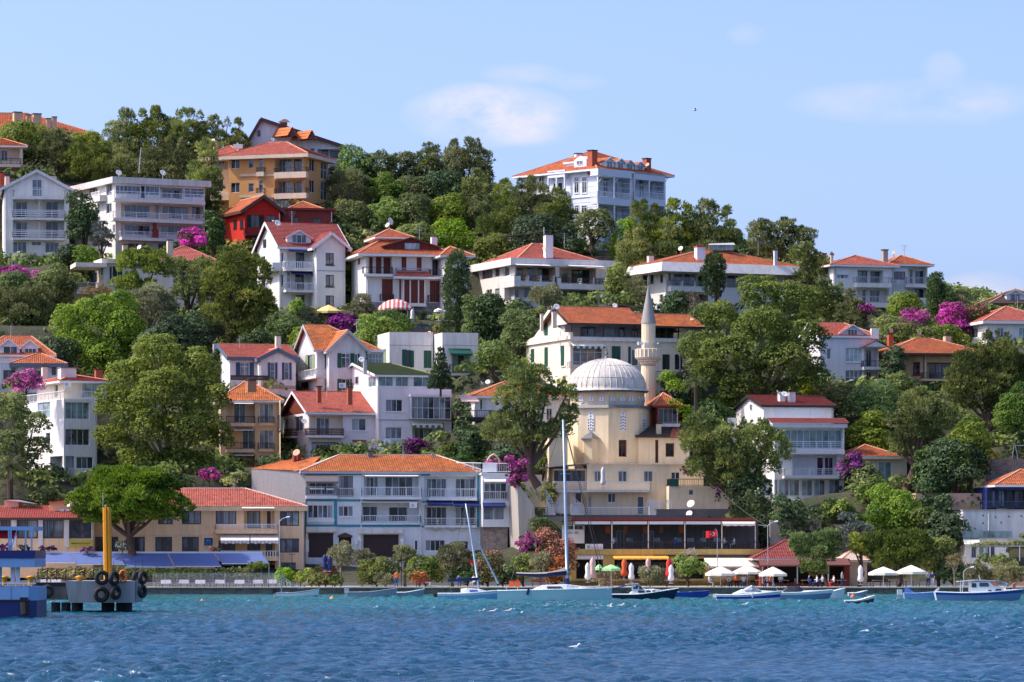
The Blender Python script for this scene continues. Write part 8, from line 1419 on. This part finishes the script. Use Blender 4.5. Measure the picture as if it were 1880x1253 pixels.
# terrace restaurant: glass windbreaks, tables, chairs
wb=empty('windbreak',P(390,1072,394),'row of tall clear glass windbreak panels along the restaurant quay','windbreak');
def clear(n):
    m,t,b_=nodes(n);b_.inputs['Base Color'].default_value=(.75,.85,.86,1);b_.inputs['Roughness'].default_value=.03;b_.inputs['Transmission Weight'].default_value=0;b_.inputs['Alpha'].default_value=.07;return m
SPEC['clear']=clear
for i in range(11):
    x=282+22*i;mb=MB();a_=P(x,1076,393.4);mb.box(a_,(20.5*393*bk,0,0),(0,.02,0),(0,0,24*393*bk));mb.build('glass_panel','clear',wb)
    mb=MB();mb.bar(a_-Vector((.05,0,0)),a_+Vector((-.05,0,24*393*bk)),.05);mb.build('panel_post','pgrey',wb)
def make_table(mat):
    t=empty('table',(0,0,0),'x','table');mb=MB();mb.cbox((0,0,.70),.95,.95,.05);mb.build('tabletop',mat,t);mb=MB()
    if mat=='cloth':mb.loft([[(-.5,-.5,.38),(.5,-.5,.38),(.5,.5,.38),(-.5,.5,.38)],[(-.49,-.49,.755),(.49,-.49,.755),(.49,.49,.755),(-.49,.49,.755)]],True,True);mb.build('tablecloth','cloth',t)
    for sx in(-.38,.38):
        for sy in(-.38,.38):mb=MB();mb.bar((sx,sy,0),(sx,sy,.7),.05);mb.build('leg','chairw',t)
    return t
def make_chair(mat):
    t=empty('chair',(0,0,0),'x','chair');mb=MB();mb.cbox((0,0,.43),.44,.44,.05);mb.build('seat',mat,t);mb=MB();mb.box((-.2,.18,.5),(.4,0,0),(0,.04,0),(0,.06,.42));mb.build('backrest',mat,t)
    for sx in(-.19,.19):
        for sy in(-.19,.19):m2=MB();m2.bar((sx,sy,0),(sx,sy,.43),.035);m2.build('leg',mat,t)
    return t
def drop(src,used,loc,rz,label,grp):
    if not used:o=src;o.location=loc;o.rotation_euler=(0,0,rz);o['label']=label
    else:o=copy_tree(src,loc,rz,label)
    o['group']=grp;return o
T1,T2,C1,C2=make_table('cloth'),make_table('woodplank'),make_chair('chairw'),make_chair('chairwhite');used=set();ORD='first second third fourth fifth sixth seventh eighth ninth tenth eleventh twelfth'.split()
def put(src,loc,rz,label,grp):
    if src not in used:o=src;used.add(src);o.location=loc;o.rotation_euler=(0,0,rz);o['label']=label
    else:o=copy_tree(src,loc,rz,label)
    o['group']=grp
def row(spots,tab,chair,z,what,where,y=None,gap=.85):
    for k,(px,Y)in enumerate(sorted(spots)):
        q=P(px,0,Y);nth=ORD[k];put(tab,(q.x,Y,z),0,f'{nth} {what} from the left {where}',f'tables {where}')
        for dx,rz,sd_ in((-gap,1.57,'left'),(gap,-1.57,'right')):put(chair,(q.x+dx,Y,z),rz,f'{sd_} chair of the {nth} {what} from the left {where}',f'chairs {where}')
row([(84,402),(104,401),(305,397),(338,398),(368,397),(404,398),(440,397),(474,398),(500,400)],T1,C1,QZ,'white clothed table','on the restaurant quay')
row([(1130,396),(1180,396),(1318,396),(1350,398),(1395,396),(1440,396),(1480,397),(1545,396),(1610,395),(1640,396),(1670,397)],T2,C1,QZ,'wooden table','on the cafe quay')
q=P(545,0,396);put(T2,(q.x,396,QZ),0,'lone wooden table with white chairs at the hotel corner','quay tables');put(C2,(q.x-.85,396,QZ),1.57,'white chair left of the lone wooden table','white quay chairs');put(C2,(q.x+.85,396,QZ),-1.57,'white chair right of the lone wooden table','white quay chairs')
ZT=Zp(1008,413);row([(px,414.2)for px in range(1130,1385,28)],T2,C1,ZT,'table','on the shaded upper terrace',gap=.8)
# benches, crates, planters
for px,lb in((988,'red brown bench on the quay right of the red boxes'),(775,'red brown planter bench at the left end of the dry lawn')):
    q=P(px,0,396);o=empty('bench',(q.x,396,QZ),lb,'bench');mb=MB();[mb.box((q.x-.7,396+.14*i,QZ+.42),(1.4,0,0),(0,.12,0),(0,0,.04))for i in range(3)];mb.build('seat','redbrown',o);mb=MB();[mb.box((q.x-.7,396.42,QZ+.55+.16*i),(1.4,0,0),(0,.04,0),(0,0,.12))for i in range(2)];mb.build('backrest','redbrown',o);mb=MB();[mb.bar((q.x+d,396.2,QZ),(q.x+d,396.2,QZ+.5),.08)for d in(-.6,.6)];mb.build('leg','pdark',o)
for px,lb in((939,'red storage box on the quay behind the yacht stern, left one'),(950,'red storage box on the quay behind the yacht stern, right one')):
    q=P(px,0,397);o=empty('storage_box',(q.x,397,QZ),lb,'box','red boxes on the quay');mb=MB();mb.cbox((q.x,397,QZ),.52,.6,.6);mb.build('body','orange',o);mb=MB();mb.cbox((q.x,397,QZ+.603),.56,.64,.08);mb.build('lid','flagred',o)
# bicycle
by=empty('bicycle',P(1268,1020,410.5),'white bicycle parked on the awning edge of the cafe','bicycle');q=P(1268,1021,410.8);mb=MB();zz=q.z+.02
for dx in(-.5,.5):m2=MB();m2.tube([Vector((q.x+dx+.3*math.cos(t),q.y,zz+.33+.3*math.sin(t)))for t in np.linspace(0,6.283,13)],.025,5,False);m2.build('wheel','pgrey',by)
for a_,c_ in(((-.5,.33),(-.05,.33)),((-.05,.33),(-.2,.8)),((-.2,.8),(.4,.8)),((-.05,.33),(.4,.8)),((.5,.33),(.38,.95)),((-.5,.33),(-.2,.8))):mb.bar((q.x+a_[0],q.y,zz+a_[1]),(q.x+c_[0],q.y,zz+c_[1]),.035)
mb.build('frame','pwhite',by);m2=MB();m2.bar((q.x+.3,q.y,zz+.97),(q.x+.45,q.y,zz+.97),.03,.4);m2.build('handlebar','pdark',by);m2=MB();m2.bar((q.x-.3,q.y,zz+.86),(q.x-.12,q.y,zz+.86),.08);m2.build('saddle','pdark',by)
# playground
pl=empty('slide',P(1825,842,431),'yellow playground slide above the rubble wall','slide');pl['kind']='thing';c=P(1818,828,431.5);e=P(1832,842,430.5);mb=MB();mb.loft([[c+Vector((0,y,0)),c+Vector((.1,y,.1)),e+Vector((.1,y,.1)),e+Vector((0,y,0))]for y in(-.3,.3)]);mb.bar(c+Vector((0,-.3,.15)),e+Vector((0,-.3,.15)),.06,.2);mb.bar(c+Vector((0,.3,.15)),e+Vector((0,.3,.15)),.06,.2);mb.build('chute','yellow',pl);mb=MB();[mb.bar(c+Vector((x,y,-1)),c+Vector((x,y,1.0)),.07)for x in(-.6,0)for y in(-.3,.3)];mb.build('frame','brickred',pl)
sw=empty('swing_frame',P(1868,842,431),'pale A shaped swing frame right of the yellow slide','swing');mb=MB();[mb.bar(P(x0_,843,431),P(x1_,818,431),.08)for x0_,x1_ in((1858,1862),(1869,1864),(1900,1896))];mb.bar(P(1863,818,431),P(1898,818,431),.08);mb.build('frame','pgrey',sw);mb=MB();mb.bar(P(1875,838,431),P(1882,838,431),.15,.06);mb.build('seat','yellow',sw)
# ------------------------------------------------------------------ people
def person_mesh(name,J,ed,rad):
    me=bpy.data.meshes.new(name);me.from_pydata([j for j in J],ed,[]);ob=bpy.data.objects.new(name,me);COL.objects.link(ob);sk=ob.modifiers.new('s','SKIN');me.skin_vertices.new()if not me.skin_vertices else None
    for v,r in zip(me.skin_vertices[0].data,rad):v.radius=(r,r)
    me.skin_vertices[0].data[0].use_root=True;ss=ob.modifiers.new('d','SUBSURF');ss.levels=1;bpy.context.view_layer.update();m2=bpy.data.meshes.new_from_object(ob.evaluated_get(bpy.context.evaluated_depsgraph_get()));bpy.data.objects.remove(ob);m2.name=name;return m2
stand=([(0,0,.95),(0,0,1.15),(0,0,1.38),(0,0,1.50),(0,-.02,1.64),(.19,0,1.40),(.24,-.02,1.14),(.23,-.10,.90),(-.19,0,1.40),(-.24,.03,1.14),(-.25,-.02,.90),(.10,0,.90),(.11,-.06,.48),(.12,.04,.07),(.12,-.12,.04),(-.10,0,.90),(-.11,.05,.48),(-.11,.12,.07),(-.11,-.02,.04)],[(0,1),(1,2),(2,3),(3,4),(2,5),(5,6),(6,7),(2,8),(8,9),(9,10),(0,11),(11,12),(12,13),(13,14),(0,15),(15,16),(16,17),(17,18)],[.14,.13,.15,.055,.105,.065,.048,.038,.065,.048,.038,.095,.065,.045,.04,.095,.065,.045,.04])
sit=([(0,0,.55),(0,.02,.78),(0,0,1.0),(0,-.02,1.11),(0,-.05,1.25),(.19,0,1.02),(.24,-.06,.78),(.16,-.30,.76),(-.19,0,1.02),(-.24,-.06,.78),(-.14,-.30,.76),(.10,-.05,.52),(.12,-.44,.50),(.12,-.44,.08),(.12,-.58,.04),(-.10,-.05,.52),(-.12,-.44,.50),(-.12,-.44,.08),(-.12,-.58,.04)],stand[1],stand[2])
PM={'stand':person_mesh('person_body',*stand),'sit':person_mesh('person_body',*sit)}
for kk,m_ in PM.items():
    for q in('cloth','navy','skin','hair'):m_.materials.append(M(q))
    hz=1.5 if kk=='stand' else 1.11;wz=.98 if kk=='stand' else .60;ci=np.array([tuple(p.center)for p in m_.polygons]);arm=np.abs(ci[:,0])>.19;idx=np.where(ci[:,2]>hz+.17,3,np.where((ci[:,2]>hz-.04)|(arm&(ci[:,2]<hz-.33)),2,np.where(ci[:,2]>wz,0,1)));idx=np.where((ci[:,1]>.03)&(ci[:,2]>hz+.06),3,idx);idx=np.where(ci[:,2]<.09,3,idx);m_.polygons.foreach_set('material_index',idx.astype(np.int32));m_.polygons.foreach_set('use_smooth',np.ones(len(m_.polygons),bool))
CLO=('cloth','pinkwhite','orange','bluefab','flagred','pgrey','lilac','navy','awn_lime','white')
def person(px,Y,pose,rz,top,bot,label,z=QZ,sc=1.0):
    ob=bpy.data.objects.new('person',PM[pose]);COL.objects.link(ob);q=P(px,0,Y);ob.location=(q.x,Y,z);ob.rotation_euler=(0,0,rz);ob.scale=(sc,)*3
    for i,m_ in((0,top),(1,bot)):ob.material_slots[i].link='OBJECT';ob.material_slots[i].material=M(m_)
    tag(ob,label,'person')
for q in((1704,395,'stand',.6,'pgrey','navy','person in grey standing on the quay left of the fishing boat'),(1712,395,'stand',-.5,'navy','lilac','person in dark top and pale trousers standing left of the fishing boat'),(1546,395,'stand',1.2,'pgrey','navy','person in grey shirt standing beside the dark kiosk tables'),(1531,396,'sit',-1.4,'white','flagred','person in white and red sitting under the kiosk awning'),(1485,396.6,'sit',1.5,'bluefab','navy','person in blue sitting left at a kiosk table'),(1500,396.6,'sit',-1.5,'cloth','bluefab','person in white shirt sitting right at a kiosk table'),(1510,397,'sit',-1.2,'pgrey','navy','person in grey sitting at the right side of the kiosk tables'),(1433,396,'sit',.2,'cloth','navy','person in white tee shirt sitting near the white parasol pole'),(1338,397.5,'sit',.4,'pinkwhite','navy','person in pink sitting between the two cream parasols'),(1352,398.4,'sit',0,'orange','navy','person in orange sitting under the right cream parasol'),(1365,397.5,'sit',-.3,'pinkwhite','bluefab','person with pale pink shirt sitting beside the parasol pole'),(1302,396,'sit',1.3,'cloth','pgrey','person in white sitting left of the cream parasol poles'),(1409,395.5,'sit',-.8,'pgrey','navy','person in grey sitting near the orange chair'),(1415,396.8,'sit',1.0,'orange','navy','person in orange sitting under the single white parasol'),(728,397,'stand',.3,'orange','bluefab','person in orange shirt walking on the quay below the olives'),(842,397,'sit',.2,'bluefab','navy','person in blue sitting behind the small sailboat boom'),(782,398,'sit',1.2,'skin','cloth','pale person sitting by the orange shrub on the quay lawn'),(870,397,'sit',-.6,'cloth','pgrey','person in white sitting at the mast foot of the small sailboat')):person(*q)
for q in((1240,413.6,'sit',-.4,'bluefab','navy','person in blue sitting at the middle of the upper cafe terrace'),(1127,413.6,'sit',1.2,'lilac','navy','person in lilac sitting at the left end of the upper cafe terrace'),(1330,413.6,'sit',1.4,'cloth','navy','person in white sitting right of the flag on the upper terrace'),(1348,413.8,'sit',-1.4,'cloth','pgrey','second person in white right of the flag on the upper terrace')):person(*q,z=ZT)
# birds and floating marks
def gull(c,label,sc=1.0,fly=False):
    o=empty('seagull',c,label,'seagull','seagulls on the sea');mb=MB();mb.loft([[c+Vector((x*sc,r*math.cos(t)*sc,z*sc+r*math.sin(t)*sc))for t in np.linspace(0,6.28,7)[:-1]]for x,r,z in((-.3,.02,.1),(-.15,.10,.08),(.05,.13,.08),(.18,.08,.14),(.24,.07,.24),(.31,.06,.25),(.40,.01,.23))]);mb.build('body','pwhite',o,True)
    mb=MB()
    for sg in(-1,1):
        if fly:mb.loft([[c+Vector((.1,sg*.08,.15))*sc,c+Vector((-.12,sg*.08,.15))*sc],[c+Vector((.1,sg*.45,.32))*sc,c+Vector((-.05,sg*.45,.32))*sc],[c+Vector((-.08,sg*.85,.2))*sc,c+Vector((-.1,sg*.85,.2))*sc]],False,False)
        else:mb.loft([[c+Vector((.12,sg*.12,.16))*sc,c+Vector((-.1,sg*.14,.16))*sc,c+Vector((-.38,sg*.05,.14))*sc],[c+Vector((.12,sg*.10,.08))*sc,c+Vector((-.1,sg*.12,.06))*sc,c+Vector((-.36,sg*.04,.11))*sc]],True)
    mb.build('wing','pgrey',o)
gull(P(1276,204,420),'single seagull flying in the sky above the wooden mansion',1.0,True)
for i,(px,py,lb)in enumerate(((882,1127,'seagull floating below the small sailboat, leftmost of the trio'),(903,1128,'seagull floating in the middle below the yacht stern'),(931,1129,'darker seagull floating below the yacht stern'),(951,1131,'seagull floating under the middle of the yacht hull'),(1116,1117,'seagull floating near the yacht bow, left one'),(1138,1118,'seagull floating near the yacht bow, right one'),(1366,1116,'seagull floating just below the white speedboat'),(1052,1192,'seagull on the open water in the lower middle'))):
    Y=5*FL/(py-HY);q=P(px,py,Y);q.z=float(waves(np.array([q.x]),np.array([Y]))[0]);gull(q,lb,1.1)
for px,py,m_,lb in((371,1108,'yellow','small yellow buoy off the restaurant quay'),(610,1102,'yellow','small yellow buoy below the grey motorboat'),(1427,1103,'hullw','white mooring buoy at the bow of the white speedboat'),(1566,1098,'orange','orange buoy beside the tiny grey rowboat')):
    Y=5*FL/(py-HY);q=P(px,py,Y);q.z=.05;o=empty('buoy',q,lb,'buoy');mb=MB();mb.lathe(q,[(.0,-.2),(.22,-.1),(.26,.05),(.18,.2),(.06,.26),(.05,.34),(0,.35)],10);mb.build('float',m_,o,True)

# aerials on the roofs and slack cables between the houses
for hs,px,py,Y in(('tall_white_house',536,408,503),('maroon_shutter_villa',770,436,499),('modern_house',1036,448,501),('wide_eaved_house',1392,462,505),('twin_roof_house',1660,470,508),('lilac_house',20,618,467),('pink_house',600,720,449),('green_shutter_house',655,606,463),('terraced_house',740,838,425),('seaside_hotel',430,898,420),('white_villa',1868,564,487),('blue_shutter_house',440,640,464)):
    hh=[q for q in HOUSES if q.o.name==hs]
    if hh:
        mb=MB();t_=P(px,py-20,Y);mb.tube([P(px,py+8,Y),t_],.03,4)
        for k in range(4):z_=t_-Z*(.1+.22*k);mb.bar(z_-Vector((.5-.08*k,.1,0)),z_+Vector((.5-.08*k,.1,0)),.025)
        mb.build('aerial','pgrey',hh[0].o)
for(xa,ya,Ya),(xb,yb2,Yb),lb in(((760,428,512),(1002,424,505),'thin overhead cable in front of the wood above the villa chimney'),((20,470,507),(135,452,512),'slack cable from the porch lamp to the flat roofed block'),((480,858,425),(640,800,444),'cable sagging over the corrugated side wall to the pink house'),((1290,862,428),(1409,966,406),'black cable from the mosque annex to the double armed lamp')):
    a_,c_=P(xa,ya,Ya),P(xb,yb2,Yb);o=empty('overhead_cable',a_,lb,'cable');mb=MB();mb.tube([a_.lerp(c_,t)-Z*(1-(2*t-1)**2)*.7 for t in np.linspace(0,1,11)],.022,4);mb.build('cable_line','rope',o)
